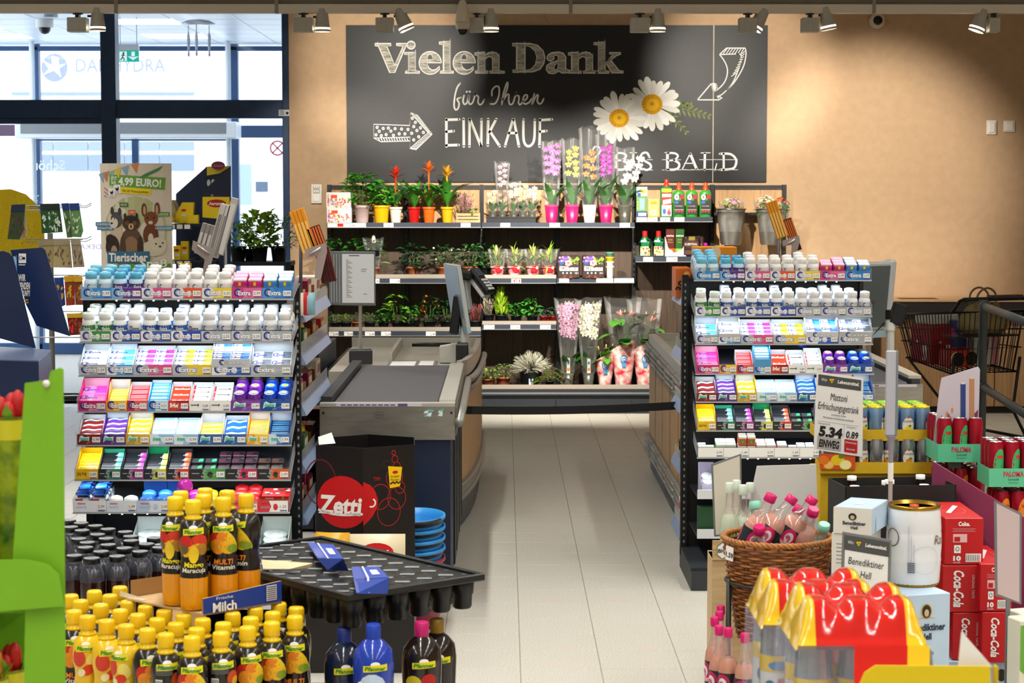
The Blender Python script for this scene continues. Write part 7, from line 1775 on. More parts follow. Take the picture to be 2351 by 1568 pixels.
def pa(p):p.poly([(465,-452),(527,-452),(527,-498),(500,-502),(465,-499)],C('e8cc10',.5),1);p.ell(497,-467,22,9,C('b01c18',.5),2);p.text('Aeroxon',497,-467,8,PAPER,3,w=36,bold=.02,shear=.2);p.ell(487,-449,3,3,C('8a8a86',.4),2)
flat('near_wall',t,[(462,442),(530,381),(530,770),(454,770)],AY,AN,.005,pa)
flat('far_wall',t,[(404,445),(474,383),(474,770),(404,770)],AY+.33,C('152747',.5),.005)
def pb(p):p.poly([(475,-382),(529,-382),(505,-398),(475,-403)],C('d8c03a',.5),1);p.ell(479,-420,4,8,C('c8ccd0',.5),2);p.ell(489,-419,4,8,C('c8ccd0',.5),2)
flat('back_wall',t,[(472,383),(530,381),(530,600),(472,600)],AY+.32,AN,.004,pb)
q=at(501,380,AY+.3);mb=MB().lathe([(.042,-.003),(.042,.003)],C('7a2444',.5),20,Matrix.Translation(q)@RT(0,0,0,PI/2),sy=.62);PL(mb,q+Vector((0,-.0035,0))).text('Aeroxon',0,0,.014,C('c8a0b0',.5),1,w=.06,shear=.2);mb.build('oval_sign',t)
for y,yb in((514,527),(598,606)):
 a,b,c,e=px2(384,y,440,yb,AY-.05);s=MB().box(a,at(500,y,AY).x,AY-.04,AY+.3,e-.012,e,C('1c2026',.5)).build('shelf',t);MB().box(a,b,AY-.05,AY-.04,c,e,C('2a2c30',.5)).build('price_rail',s)
 for k in range(3):MB().box(a+.012+k*.045,a+.046+k*.045,AY-.052,AY-.05,c+.004,e-.004,PAPER).build('price_tag',s)
def fb(lab,px,Y,c='e8cc10',deco=True):
 s=thing('flytrap_box',lab,'box',(0,0,0),group='fly-trap boxes');x0=sum(x for x,y in px)/len(px);y0=sum(y for x,y in px)/len(px)
 flat('carton',s,px,Y,C(c,.5),.05,(lambda p:(p.ell(x0,-y0+6,6,3,C('c0301c',.5),1),p.rect(x0-5,-y0-8,x0+5,-y0-2,C('d8e0e8',.5),1)))if deco else None)
for k in range(5):fb('yellow-grey fly-paper box, %s of the five leaning ones'%ORD[k],[(370+k*6,460),(378+k*6,459),(400+k*5,505),(396+k*5,512)],AY-.02+k*.05,('d8c040','b8b4a4','c4c0b0','b0aca0','bcb8aa')[k],False)
fb('yellow fly-trap box with a raised lid on the display shelf',[(418,465),(445,465),(442,512),(400,512),(404,490)],AY+.02);fb('low yellow tray on the display shelf',[(428,495),(455,493),(455,513),(428,513)],AY-.03,deco=False)
fb('small yellow box on the lower display shelf',[(398,565),(414,564),(414,597),(399,597)],AY-.02);fb('taller yellow box on the lower display shelf',[(415,554),(432,554),(432,597),(415,597)],AY)
q=TT('left',0)@Vector((at(424,600,7.95).x-RACKS['left'][0],.212,.001));t=thing('gold_tin','gold tin behind the gum bottles, left of the pale stick rack','tin',q);MB().lathe([(.024,0),(.026,.003),(.026,.075),(.024,.078)],C('c89a2c',.2,.9),22).build('tin_body',t);MB().lathe([(.027,.074),(.027,.084),(.001,.086)],C('d8b04a',.2,.9),22,cap1=False).build('lid',t)
HY=13.4;zt=at(600,600,HY).z;a=at(520,600,HY).x;b=at(672,600,HY).x
t=thing('herb_table','dark table carrying the herb pots by the glass front','table',((a+b)/2,HY,0));w=(b-a)/2
MB().box(-w,w,-.12,.16,zt-.025,zt,CHAR).build('table_top',t)
for sx_ in(-w+.02,w-.02):
 for sy_ in(-.1,.14):MB().box(sx_-.015,sx_+.015,sy_-.015,sy_+.015,0,zt-.025,CHAR).build('leg',t)
for x,lab,mats,L,W_,wd,hh,n in((547,'dark fine-leaved herb in the left black pot',[C('2f6a34',.5),C('4a8a4a',.5)],.065,.011,.1,.15,200),(597,'lobed bright green herb in the middle black pot',[C('9ac83a',.45),C('78a82c',.45),C('b4d04a',.45)],.06,.05,.12,.22,190),(640,'feathery grey-green herb in the right black pot',[C('4f8a4a',.5),C('7aa06a',.5)],.075,.009,.11,.19,240)):
 P=Pl('herb_pot',lab,x,zt);q=at(x,600,HY);P.t.location=(q.x,HY,zt);P.t['group']='herb pots by the glass front';pot(P.t,.052,.042,.1,PBLACK);bush(P.t,n,wd,.09,.1+hh,L,W_,mats,P.r,up=.9)
P=Pl('grass_pot','thin spiky grass between the herb pots',575,zt);P.t.location=(at(575,600,HY+.08).x,HY+.08,zt);pot(P.t,.04,.034,.08,PBLACK);mb=MB()
for k in range(34):a_=P.r.uniform(0,6.28);r_=P.r.uniform(.05,.14);mb.tube([(0,0,.07),(r_*.4*math.cos(a_),r_*.4*math.sin(a_),.16),(r_*math.cos(a_),r_*math.sin(a_),P.r.uniform(.2,.3))],.0012,MIDG,3)
tag(mb.build('blades',P.t),kind='stuff')
# --- left foreground: juice bottles
BH=.277
PROF=[(0,.78),(.012,.9),(.05,.94),(.12,.93),(.28,.955),(.30,.96),(.40,.93),(.47,.86),(.52,.885),(.59,.985),(.66,1.0),(.73,.97),(.785,.84),(.815,.64),(.825,.54)]
BR=.0376
def prf(prof,h,r):
 pts=[(a*h,b*r)for a,b in prof]
 def f(z):
  for(z0,r0),(z1,r1)in zip(pts,pts[1:]):
   if z0<=z<=z1:return r0+(r1-r0)*(z-z0)/max(1e-6,z1-z0)
  return pts[-1][1]if z>pts[-1][0]else pts[0][1]
 return f
def logo(p,v,m1,m2,w=.054,u0=0.0):
 p.poly([(u0-w/2,v-.009),(u0+w/2,v-.005),(u0+w/2,v+.011),(u0-w/2,v+.007)],m1,3);p.ell(u0,v+.01,w*.2,.007,PAPER,2,12);p.text('Pfanner',u0,v+.001,.010,m2,4,w=w*.86,bold=.03,shear=.15)
def juice(juicec,sleeve,capc,fruit,txt,back=False,neck='f0c800'):
 t=thing('juice_bottle','x','bottle');rf=prf(PROF,BH,BR)
 lo=[(b*BR,a*BH)for a,b in PROF if a<=.30];hi=[(b*BR,a*BH)for a,b in PROF if a>=.30]
 MB().lathe(lo,C(juicec,.18,coat=.4),24).build('juice_body',t)
 MB().lathe(hi,C(sleeve,.25,coat=.4),24,cap0=False).build('printed_sleeve',t)
 MB().lathe([(.0205,.825*BH),(.0222,.832*BH),(.0222,.846*BH),(.0175,.852*BH),(.0175,.89*BH)],C(neck,.3),18).build('neck_ring',t)
 MB().lathe([(.0198,.884*BH),(.0203,.892*BH),(.0203,.982*BH),(.0178,BH),(.001,BH*1.001)],C(capc,.35),20,cap1=False).build('cap',t)
 mb=MB();p=CY(mb,rf,0,-PI/2,.0006);logo(p,.725*BH,C('e8dc1c',.4),C('2f8a2c',.4))
 for k,(u_,v,ru,rv,c)in enumerate(fruit):p.ell(u_*1.25,(.57+(v-.55)*1.35)*BH,ru*1.4,rv*1.4,C(c,.4),2+k*.25,12,.3*k)
 if txt:p.text(txt[0],0,.425*BH,.013,C(txt[2],.4),3,w=.05,bold=.03,shear=.1);p.text(txt[1],0,.375*BH,.012,C('e8e4d8',.4),3,w=.062,bold=.02,shear=.1)
 if back:
  p.rect(-.03,.5*BH,-.012,.62*BH,PAPER,3)
  for k in range(5):p.rect(-.028+k*.0032,.51*BH,-.0265+k*.0032,.61*BH,INK,4)
  for k in range(7):p.rect(-.03,(.66+k*.012)*BH,.012,(.664+k*.012)*BH,C('8a8680',.4),3)
 mb.build('label_print',t);return Kind(t)
MGO=juice('e89a0c','1b1613','f4cc14',[(-.016,.585,.015,.016,'c82018'),(.012,.59,.017,.016,'d83a20'),(-.004,.54,.02,.008,'f0b81c'),(.018,.545,.011,.011,'b8862c'),(-.02,.545,.009,.009,'6a5a2a'),(.0,.51,.016,.009,'f4d02a')],('Mango','Maracuja','e8d81c'))
MUL=juice('e8940c','1b1613','f4c614',[(-.018,.59,.013,.014,'c82c1c'),(.0,.6,.012,.014,'e8801c'),(.018,.58,.008,.024,'f0c81c'),(-.012,.545,.014,.015,'e8901c'),(.008,.54,.012,.016,'f4b81c'),(.02,.53,.008,.012,'8aa82c')],('MULTI','Vitamin','e8801c'))
MUB=juice('e8940c','1b1613','f4c614',[(.02,.58,.012,.014,'c84a1c'),(.028,.55,.01,.012,'f0b01c')],None,True)
LEM=juice('f0c81c','f0c41a','f2c010',[(-.016,.60,.014,.016,'d8402c'),(.014,.58,.012,.014,'f4e070'),(.004,.52,.013,.009,'e8401c'),(-.01,.5,.008,.007,'f8f0c0')],None)
ORP=[(-1.145,5.327),(-1.105,5.256),(-1.094,5.382),(-1.042,5.327),(-1.036,5.437),(-1.095,5.128),(-1.048,5.062),(-1.042,5.204),(-0.979,5.136),(-0.923,5.186),(-0.99,5.014),(-0.931,4.958),(-0.925,5.084),(-0.866,5.13),(-0.871,4.912),(-0.867,5.031),(-0.817,4.859),(-0.812,4.979),(-0.808,5.079),(-0.749,4.827),(-0.752,4.919),(-0.753,5.028),(-0.695,4.98),(-0.686,4.873),(-0.688,5.102),(-0.629,4.934),(-0.635,5.044),(-0.638,5.162),(-0.576,4.988),(-0.587,5.107),(-0.584,5.221),(-0.533,5.166),(-0.526,5.06),(-0.979,5.247)]
rr=random.Random(5);order=sorted(range(len(ORP)),key=lambda i:ORP[i][1])
rowi={}
PB=.715-BH
for n_,i in enumerate(order):
 x,y=ORP[i];k=LEM if i in(6,10,11)else(MUL,MUB,MGO,MUL)[(i*7)%4];nm='lemon-yellow' if k is LEM else 'dark-sleeved orange'
 if i in(16,23):k=MUB
 if i in(14,19,25,28):k=MUL
 k.put((x,y,PB),'%s juice bottle in the yellow-capped pallet, %s nearest the camera'%(nm,ORD[n_]),'yellow-capped juice bottles on the pallet',rz=rr.uniform(-.5,.5))
CLP_=[(-0.841,5.168),(-0.786,5.111),(-0.774,5.203),(-0.716,5.155),(-0.841,5.26),(-0.785,5.31),(-0.721,5.271),(-0.665,5.213)]
for i,(x,y)in enumerate(CLP_):
 (MGO if i in(0,1,4)else MUL).put((x,y,.7235),'juice bottle standing on the torn milk carton, %s'%('front left of the group','foremost of the group','in the middle','right of the foremost','second row left','rearmost','second row right','at the right end')[i],'juice bottles on the torn carton',rz=(-.3,.15,0,.1,-.4,0,.3,-.7)[i])
t=thing('pallet_block','cardboard-wrapped pallet layer under the juice bottles','pallet',(0,0,0))
MB().box(-1.19,-.49,4.78,5.48,0,PB-.004,CARDB).build('lower_layers',t);MB().box(-1.2,-.48,4.77,5.49,PB-.004,PB,C('a8824e',.85)).build('layer_pad',t)
MB().box(-1.46,-.98,5.80,6.62,0,.498,CARDB).build('rear_layers',t)
t=thing('torn_carton','torn cardboard tray with blue milk printing lying on the bottle caps','carton',(0,0,0));z0=.7165
KRA=C('c8a878',.85,var=.1,vs=20);f0=Vector((-.985,5.25,z0));f1=Vector((-.754,5.05,z0));f2=Vector((-.575,5.21,z0));f3=Vector((-.775,5.44,z0))
up=Vector((0,0,.005))
MB().add([f0,f1,f2,f3,f0+up,f1+up,f2+up,f3+up],[(3,2,1,0),(4,5,6,7),(0,1,5,4),(1,2,6,5),(2,3,7,6),(3,0,4,7)],KRA).build('tray_base',t)
H=Vector((0,0,.058));d=Vector((.004,-.003,0));MB1=C('1f3f9a',.45)
mb=MB().add([f1,f2,f2+H,f1+H*.75,f1-d,f2-d,f2-d+H,f1-d+H*.75],[(0,1,2,3),(7,6,5,4),(3,2,6,7)],[MB1,KRA,KRA]);ud=(f2-f1);p=PL(mb,f1+Vector((.0015,-.0012,0)),ud)
p.text('Milch',.062,.018,.024,PAPER,2,w=.072,bold=.03);p.text('Frische',.062,.04,.008,PAPER,2,w=.05);p.rect(.19,.012,.222,.052,C('d8d4cc',.6),2)
for k in range(7):p.rect(.192,.015+k*.0052,.22,.0172+k*.0052,C('2a3a7a',.6),3)
mb.build('blue_flap',t)
g0=f0+Vector((.01,.012,0));g1=f3;MB().add([g0,g1,g1+H*.8,g0+H*.85,g0+Vector((.003,.004,0)),g1+Vector((.003,.004,0)),g1+Vector((.003,.004,0))+H*.8,g0+Vector((.003,.004,0))+H*.85],[(0,1,2,3),(7,6,5,4),(3,2,6,7),(0,3,7,4)],C('b08a56',.85)).build('kraft_flap',t)
MB().add([f0+Vector((-.02,.02,.006)),f0+Vector((.05,-.03,.006)),g0+Vector((.05,-.04,.007)),g0+Vector((-.03,.01,.02))],[(0,1,2,3)],C('e4d4b8',.85)).build('torn_edge',t)
t=thing('tea_bottle','x','bottle');DK_=C('2a1210',.08,coat=.6)
MB().lathe([(.032,0),(.0355,.006),(.0355,.13),(.0345,.15)],DK_,22).build('tea_filling',t)
MB().lathe([(.0358,.148),(.0352,.165),(.031,.182),(.0235,.192),(.0225,.2),(.0225,.207)],film('c8d0e4',.1,.05),22,cap0=False,cap1=False).build('clear_shoulder',t)
MB().lathe([(.034,.15),(.029,.178),(.021,.19),(.001,.191)],C('1c1a22',.2),18,cap1=False).build('inner_neck',t)
MB().lathe([(.0225,.2),(.0245,.202),(.0245,.214),(.023,.2165),(.001,.217)],[C('111213',.35)]*3+[C('8d959a',.5,var=.6,vs=90)],22,cap1=False).build('cap',t)  # cap top painted grey for the sheen on the glossy black lid
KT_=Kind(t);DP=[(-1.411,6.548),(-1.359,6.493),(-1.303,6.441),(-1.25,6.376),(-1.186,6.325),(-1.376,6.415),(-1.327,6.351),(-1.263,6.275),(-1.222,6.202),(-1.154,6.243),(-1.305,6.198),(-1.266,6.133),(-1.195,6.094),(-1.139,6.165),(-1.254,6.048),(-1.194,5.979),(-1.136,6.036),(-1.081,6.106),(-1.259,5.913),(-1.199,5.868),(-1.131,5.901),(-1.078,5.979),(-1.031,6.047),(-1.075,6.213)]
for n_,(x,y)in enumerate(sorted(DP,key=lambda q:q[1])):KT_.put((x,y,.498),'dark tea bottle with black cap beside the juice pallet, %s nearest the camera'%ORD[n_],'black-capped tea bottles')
ZT_=.765;A_=Vector((-.06,5.333,0));B_=Vector((-.391,5.059,0));D_=Vector((-.555,5.887,0));ex=(A_-B_).normalized();W_=(A_-B_).length;ey=(D_-A_).normalized();L_2=(D_-A_).length
ang=math.atan2(ex.y,ex.x);t=thing('bottle_tray','large black moulded plastic bottle tray lying over the tea bottles','tray',(B_.x,B_.y,ZT_),rz=ang);PT_=C('141617',.35)
MB().box(0,W_,0,L_2,-.006,-.003,PT_).build('tray_sheet',t)
for(x0,x1,y0,y1)in((-.008,W_+.008,-.008,.004),(-.008,W_+.008,L_2-.004,L_2+.008),(-.008,.004,0,L_2),(W_-.004,W_+.008,0,L_2)):MB().rbox(x0,x1,y0,y1,-.014,.006,.003,PT_).build('rim',t)
nx,ny=6,10;cm=None
for i in range(nx):
 for j in range(ny):
  x=(i+.5)*W_/nx;y=(j+.5)*L_2/ny
  if cm is None:o=MB().lathe([(.022,-.088),(.026,-.082),(.0275,-.05),(.0305,-.048),(.0335,-.004),(.030,-.002),(.026,-.05),(.021,-.08)],PT_,14,cap0=True,cap1=True).build('cup',t);cm=o.data;rb=MB().rbox(-.02,.02,-.006,.006,-.003,.0005,.001,C('8e9496',.3)).build('rib',t);rm=rb.data  # ribs of the black tray coloured grey to paint in their reflections
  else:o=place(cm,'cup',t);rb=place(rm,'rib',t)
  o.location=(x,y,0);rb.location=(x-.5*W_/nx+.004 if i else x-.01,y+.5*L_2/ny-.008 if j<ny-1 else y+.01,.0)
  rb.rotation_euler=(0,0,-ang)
def sheet(name,lab,cat,rows,m,par=None):
 n=len(rows[0]);vs_=[tuple(v)for r_ in rows for v in r_];fs=[]
 for i in range(len(rows)-1):
  for k in range(n-1):fs.append((i*n+k,i*n+k+1,(i+1)*n+k+1,(i+1)*n+k))
 o=MB().add(vs_+[(v[0],v[1],v[2]-.0015)for v in vs_],fs+[tuple(len(vs_)+q for q in f[::-1])for f in fs],m).build(name,par)
 return tag(o,lab,cat)if lab else o
fp=lambda x,y,z:fl(x,y,z)
for nm,lab,pts_,pr_ in(('carton_scrap','folded blue carton scrap lying at the back of the black tray',[[(705,1246,.775),(765,1250,.80)],[(730,1283,.79),(788,1282,.815)],[(752,1308,.772),(800,1310,.775)]],0),('carton_scrap','curled blue carton scrap lying across the front of the black tray',[[(807,1303,.79),(868,1300,.80)],[(812,1330,.80),(893,1325,.815)],[(818,1362,.772),(890,1362,.775)]],1)):
 rows=[[fp(*q)for q in r_]for r_ in pts_];t2=thing(nm,lab,'carton scrap',(0,0,0));sheet('paper_sheet',None,None,rows,C('2f4aa8',.5),t2)
 for i in range(2):
  a_,b_=rows[i][0],rows[i][1];c_,e_=rows[i+1][0],rows[i+1][1];g_=lambda u_,v:a_.lerp(b_,u_).lerp(c_.lerp(e_,u_),v)+Vector((0,0,.0018))
  for(u0,u1,v0,v1,cc)in((.38,.44,0,1,'e8eaf4'),(.58,.82,.35,.75,'e8eaf4'),(.0,.3,0,1,'4a5aa8')):MB().add([g_(u0,v0),g_(u1,v0),g_(u1,v1),g_(u0,v1)],[(0,1,2,3)],C(cc,.5)).build('print_patch',t2)
sheet('kraft_scrap','torn beige cardboard strip beside the milk carton','cardboard',[[fp(600,1285,.79),fp(660,1288,.79),fp(718,1292,.785)],[fp(604,1306,.772),fp(660,1306,.775),fp(712,1303,.772)]],C('dcc6a0',.85))
def bigtea(lab,x,Y,c,capc,yt,fruit,word,r=.052):
 q=at(x,yt,Y);h=.33;t_=thing('iced_tea_bottle',lab,'bottle',(q.x,Y,q.z-h));pf=[(0,.85),(.03,.98),(.2,1.0),(.45,.94),(.55,.97),(.7,1.0),(.8,.9),(.865,.56),(.89,.34)]
 MB().lathe([(b*r,a*h)for a,b in pf],C(c,.15,coat=.5),26).build('bottle_body',t_);MB().lathe([(.0175,.885*h),(.0185,.9*h),(.0185,h-.003),(.016,h)],C(capc,.35),20).build('cap',t_);MB().lathe([(.0195,.872*h),(.0195,.882*h)],C(capc,.35),18).build('neck_ring',t_)
 mb=MB();p=CY(mb,prf(pf,h,r),0,-PI/2,.0008);logo(p,.69*h,C('e8dc1c',.4),C('2f8a2c',.4),.06,.008)
 for k,(u_,v,ru,rv,cc)in enumerate(fruit):p.ell(u_,v*h,ru,rv,C(cc,.4),2+k*.25,14)
 if word:p.text(word,.0,.5*h,.03,PAPER,4,w=.085,bold=.05)
 mb.build('label_print',t_)
 MB().cyl(r*.9,-(q.z-h)+.0,-.001,C('8a6a40',.8),12).build('crate_stack',t_)if False else None
 return q.z-h
zb1=bigtea('blue iced tea bottle under the black tray',857,5.0,'1c3fae','1c3fae',1432,[(0,.5,.04,.05,'c8dcf4'),(-.03,.56,.01,.01,'ffffff')],'iceTea')
bigtea('dark iced tea bottle with magenta cap under the black tray',968,5.12,'1c1210','c01c6a',1427,[(-.02,.55,.022,.02,'d8c42a'),(.02,.57,.02,.018,'b81c1c'),(.005,.5,.018,.012,'5a8a2c'),(.022,.49,.018,.018,'e0cc4a'),(-.022,.47,.016,.016,'e8dcc0')],None)
bigtea('second dark iced tea bottle behind the magenta-capped one',1003,5.3,'1c1210','8a6a1c',1420,[(-.02,.55,.022,.02,'b8941c')],None)
bigtea('dark blue iced tea bottle at the left under the black tray',790,5.12,'16203a','1c2f7a',1440,[(.0,.5,.03,.04,'2a3a5a')],None)
t=thing('crate_block','dark crate stack carrying the iced tea bottles','crate',(0,0,0));zc_=zb1-.03
MB().box(-.47,-.14,4.92,5.42,0,zc_-.0,C('1c1e20',.5)).build('crate_body',t)
GY=3.4;GR=C('7ab51c',.55,var=.04,vs=8);t=thing('tulip_display','bright green cardboard tulip display close by at the left edge','display',(0,0,0))
flat('side_panel',t,[(57,880),(111,873),(116,852),(138,844),(145,848),(150,1568),(152,2300),(40,2300),(58,1400),(28,1300)],GY,GR,.004)
flat('front_band',t,[(-200,1288),(60,1285),(110,1296),(135,1320),(147,1392),(-200,1420)],GY-.02,GR,.004)
MB().box(at(-200,0,GY).x,at(30,0,GY).x,GY+.02,GY+.3,at(0,1400,GY).z-.01,at(0,1400,GY).z,GR).build('shelf',t)
MB().box(at(-200,0,GY).x,at(-190,0,GY).x,GY,GY+.3,0,at(0,900,GY).z,GR).build('far_panel',t);MB().box(at(-200,0,GY).x,at(30,0,GY).x,GY+.3,GY+.31,0,at(0,1000,GY+.3).z,GR).build('back_panel',t)
q=at(115,880,GY);MB().lathe([(.006,0),(.006,.004),(.001,.006)],C('e8e4da',.4),10,Matrix.Translation(q+Vector((-.005,-.004,0)))@RT(0,0,0,PI/2)).build('rivet',t)
for k,(x,y,yb,c)in enumerate(((28,885,1405,'c01c1c'),(4,905,1405,'c8281c'),(-24,890,1405,'d8501c'),(12,1470,2250,'c81c18'),(-20,1480,2250,'d88a2c'))):
 q=at(x,y,GY+.12);zb_=(at(0,1400,GY).z if y<1200 else 0.0);b_=thing('tulip_bunch','%s tulip bunch in printed sleeve inside the green display, %s'%(('deep red','red','orange-red','scarlet','golden')[k],('rightmost above','middle above','leftmost above','right below','left below')[k]),'tulips',(q.x,GY+.1+.03*(k%2),zb_));hh=q.z-zb_;hs=min(hh*.8,.3);z1=hh-.02
 sl_=MB().lathe([(.022,0 if y<1200 else z1-.3),(.03,z1-.14),(.034,z1-.05),(.036,z1-.03)],C('9aa81c',.3,vs=24,h2='2f5a1c'),12,cap1=False).build('printed_sleeve',b_)
 MB().lathe([(.031,z1-.1),(.0345,z1-.05),(.036,z1-.035)],C('d8cc2a',.3),12,cap0=False,cap1=False).build('sleeve_band',b_)
 for j in range(4):
  a=j*1.6;T=RT(.014*math.cos(a),.014*math.sin(a),z1-.02-.006*j);MB().lathe([(.004,-.03),(.011,-.008),(.0125,.012),(.009,.028),(.003,.034)],C(c,.4,var=.2,vs=30),10,T).build('tulip_head',b_)
  leaf=MB();leafgeo(leaf,leafT(.02*math.cos(a),.02*math.sin(a),z1-.06,a,1.3),.06,.02,.3,LIME,3);leaf.build('leaf',b_)
 if y>1200:MB().cyl(.02,0,z1-.29,STEM,8).build('stems',b_)
# --- right foreground
def bx(name,lab,cat,px,py,Y,w,d,h,rz,m,fp=None,sp=None,tp=None,z=None,side=1,group=None,bev=.002,left=None):
 q=at(px,py,Y);t=thing(name,lab,cat,(q.x,Y,q.z if z is None else z),rz,group)
 mb=MB().rbox(-w/2,w/2,0,d,0,h,bev,m)
 if fp:fp(PL(mb,(-w/2,-.0003,0)),w,h)
 if sp:sp(PL(mb,(w/2+.0003,0,0),(0,1,0)),d,h)
 if left:left(PL(mb,(-w/2-.0003,d,0),(0,-1,0)),d,h)
 if tp:tp(PL(mb,(-w/2,0,h+.0003),(1,0,0),(0,1,0)),w,d)
 mb.build('carton',t);return t
BY_=6.35;c0=at(1785,1236,BY_);BX_=c0.x;RZ_=c0.z;BHT=.315;rB=lambda f:.118+(.166-.118)*f**.8
t=thing('wicker_basket','round wicker basket full of pink lemonade bottles','basket',(BX_,BY_,RZ_-BHT));W1=C('8a5020',.45,var=.35,vs=30,bump=.3);W2=C('a86a2c',.4,var=.3,vs=30)
mb=MB();n=112;ns=28;rowsN=34
for i in range(rowsN):
 f=(i+.5)/rowsN;z=BHT*f*.97;pts_=[]
 for k in range(n):
  a=2*PI*k/n;r=rB(f)+.0042*math.sin(a*ns/2+PI*i);pts_.append((r*math.cos(a),r*math.sin(a),z))
 mb.tube(pts_,.0046,W1 if i%3 else W2,5,True)
tag(mb.build('wicker_weave',t),kind='stuff')
sm=None
for k in range(ns):
 a=2*PI*(k+.5)/ns
 if sm is None:o=MB().tube([(rB(0),0,0),(rB(.5),0,BHT*.5),(rB(1),0,BHT)],.0032,W1,5).build('stake',t);sm=o.data
 else:o=place(sm,'stake',t)
 o.rotation_euler=(0,0,a)
for j in range(3):MB().tube([((rB(1)+.003+.005*math.sin(a*22+j*2.1))*math.cos(a),(rB(1)+.003+.005*math.sin(a*22+j*2.1))*math.sin(a),BHT+.004+.005*math.cos(a*22+j*2.1))for a in[2*PI*k/132 for k in range(132)]],.0058,W2,6,True).build('rim_braid',t)
MB().cyl(rB(0)-.004,0,.01,W1,28).build('base',t);MB().cyl(rB(.45),BHT*.45,BHT*.46,C('5a3a1c',.7),28).build('inner_floor',t)
mb=MB().box(-.018,.018,-.002,0,-.022,.022,PAPER);PL(mb,(0,-.0022,0)).text('1.59',.002,-.004,.016,INK,1,bold=.03);mb.build('price_card',t,T=RT(-.158,-.072,BHT-.035,0,.08,-1.0))
IR=C('3a3a38',.45,.6);s=thing('basket_stand','dark iron ring stand carrying the wicker basket','stand',(BX_,BY_,0));zr=RZ_-BHT*.42;rr_=rB(.58)+.012
MB().tube([(rr_*math.cos(a),rr_*math.sin(a),zr)for a in[k*PI/24 for k in range(48)]],.0055,IR,8,True).build('ring',s)
for k,a in enumerate((PI*1.08,PI*1.92,PI*.45)):MB().tube([(rr_*math.cos(a),rr_*math.sin(a),zr+.012),(rr_*math.cos(a)*1.02,rr_*math.sin(a)*1.02,0)],.009,IR,8).build('leg',s)
MB().tube([((rr_)*math.cos(a),(rr_)*math.sin(a),.06)for a in[k*PI/24 for k in range(48)]],.005,IR,6,True).build('lower_ring',s)
def lemo(liq,capc,lab1,lab2,h=.27,r=.037,name='lemonade_bottle'):
 t=thing(name,'x','bottle');pf=[(0,.82),(.02,.97),(.05,1),(.5,1),(.57,.92),(.64,.7),(.72,.45),(.86,.36),(.9,.36)]
 MB().lathe([(b*r,a*h)for a,b in pf if a<=.64],C(liq,.1,coat=.7,var=.15,vs=12),22).build('filled_body',t)
 MB().lathe([(b*r,a*h)for a,b in pf if a>=.64],film('f0e0dc',.2,.06),18,cap0=False,cap1=False).build('clear_neck',t)
 MB().lathe([(r*.42,.885*h),(r*.45,.895*h),(r*.45,.99*h),(r*.38,h)],C(capc,.35),18).build('cap',t)
 if lab1:
  mb=MB();p=CY(mb,r,0,-PI/2,.0006);
  for j in range(6):w_=2*PI*r/6;p.rect(-PI*r+j*w_,.16*h,-PI*r+(j+1)*w_,.47*h,C(lab1,.4),1)
  for j in(-1.9,0,1.9):p.ell(j*r,.34*h,.024,.03,C(lab2,.4),2,16);p.ell(j*r,.34*h,.014,.018,C('e8dcd8',.4),3,14);p.ell(j*r-.003,.345*h,.008,.007,C('c85a80',.4),4,10);p.rect(j*r,.28*h,j*r+.006,.35*h,C('c85a80',.4),4);p.poly([(j*r-.022,.27*h),(j*r+.022,.27*h),(j*r+.014,.22*h),(j*r-.014,.22*h)],C('e8a4b4',.4),3)
  mb.build('label',t)
 return Kind(t)
PL_=lemo('d49a88','d0186a','1c2f34','d01c64',.228,.042);GN_=lemo('6fae94','8ad0b8',None,None,.228,.042);PS_=lemo('cc927c','d0186a','22282c','b81c5a',.25,.029,'small_lemonade_bottle')
BG_='bottles lying in the wicker basket'
for k,(px,py,kind,ry,rx,dy,lab)in enumerate(((1772,1135,PL_,.38,.12,-.02,'pink lemonade bottle leaning right, leftmost in the basket'),(1822,1140,PL_,.66,-.05,.0,'pink lemonade bottle leaning right in the middle of the basket'),(1868,1142,PL_,.6,.0,.07,'pink lemonade bottle leaning right at the back of the basket'),(1744,1208,PL_,.05,.35,-.06,'short upright pink-capped bottle at the front of the basket'),(1869,1168,PL_,.25,.4,.02,'pink lemonade bottle tilted forward at the right of the basket'),(1893,1203,GN_,.12,.42,-.02,'mint green bottle at the right front of the basket'),(1733,1152,GN_,-.1,-.3,.12,'mint green capped bottle at the back left of the basket'),(1838,1163,PL_,.5,.1,.1,'half hidden pink-capped bottle at the back of the basket'))):
 top=at(px,py,BY_+dy);E_=Euler((rx,ry,0));q=top-E_.to_matrix()@Vector((0,0,.227));kind.put(q,lab,BG_,rot=E_)
for k,(px,py,Y)in enumerate(((1655,1390,6.32),(1652,1403,6.22),(1641,1416,6.12),(1651,1436,6.02),(1672,1441,5.98),(1710,1453,5.92))):
 top=at(px,py,Y);PS_.put(top-Vector((0,0,.25)),'small pink lemonade bottle below the basket, %s from the front'%ORD[5-k],'small bottles below the basket',rz=.3*k)
q=at(1680,1440,6.0);zs=q.z-.25;t=thing('bottle_box','low dark box carrying the small pink lemonade bottles','box',(q.x,6.1,0));MB().box(-.1,.07,-.24,.27,0,zs-.055,C('2a2c2e',.6)).build('box_body',t);MB().box(-.1,.07,-.24,.27,zs-.055,zs-.05,C('3a3c3e',.6)).build('box_top',t)
MB().box(-.12,-.118,-.24,.27,0,zs,CLEAR).build('side_pane',t)
q=at(1650,1285,6.85);t=thing('wooden_box','pale wooden box with green round badge left of the basket','box',(q.x,6.85,0));WB=wood('d0b488','bb9a6a',(2,14,14),4)
for z in(q.z,q.z+.035):MB().box(-.022,.13,-.006,0,z,z+.032,WB).build('slat',t)
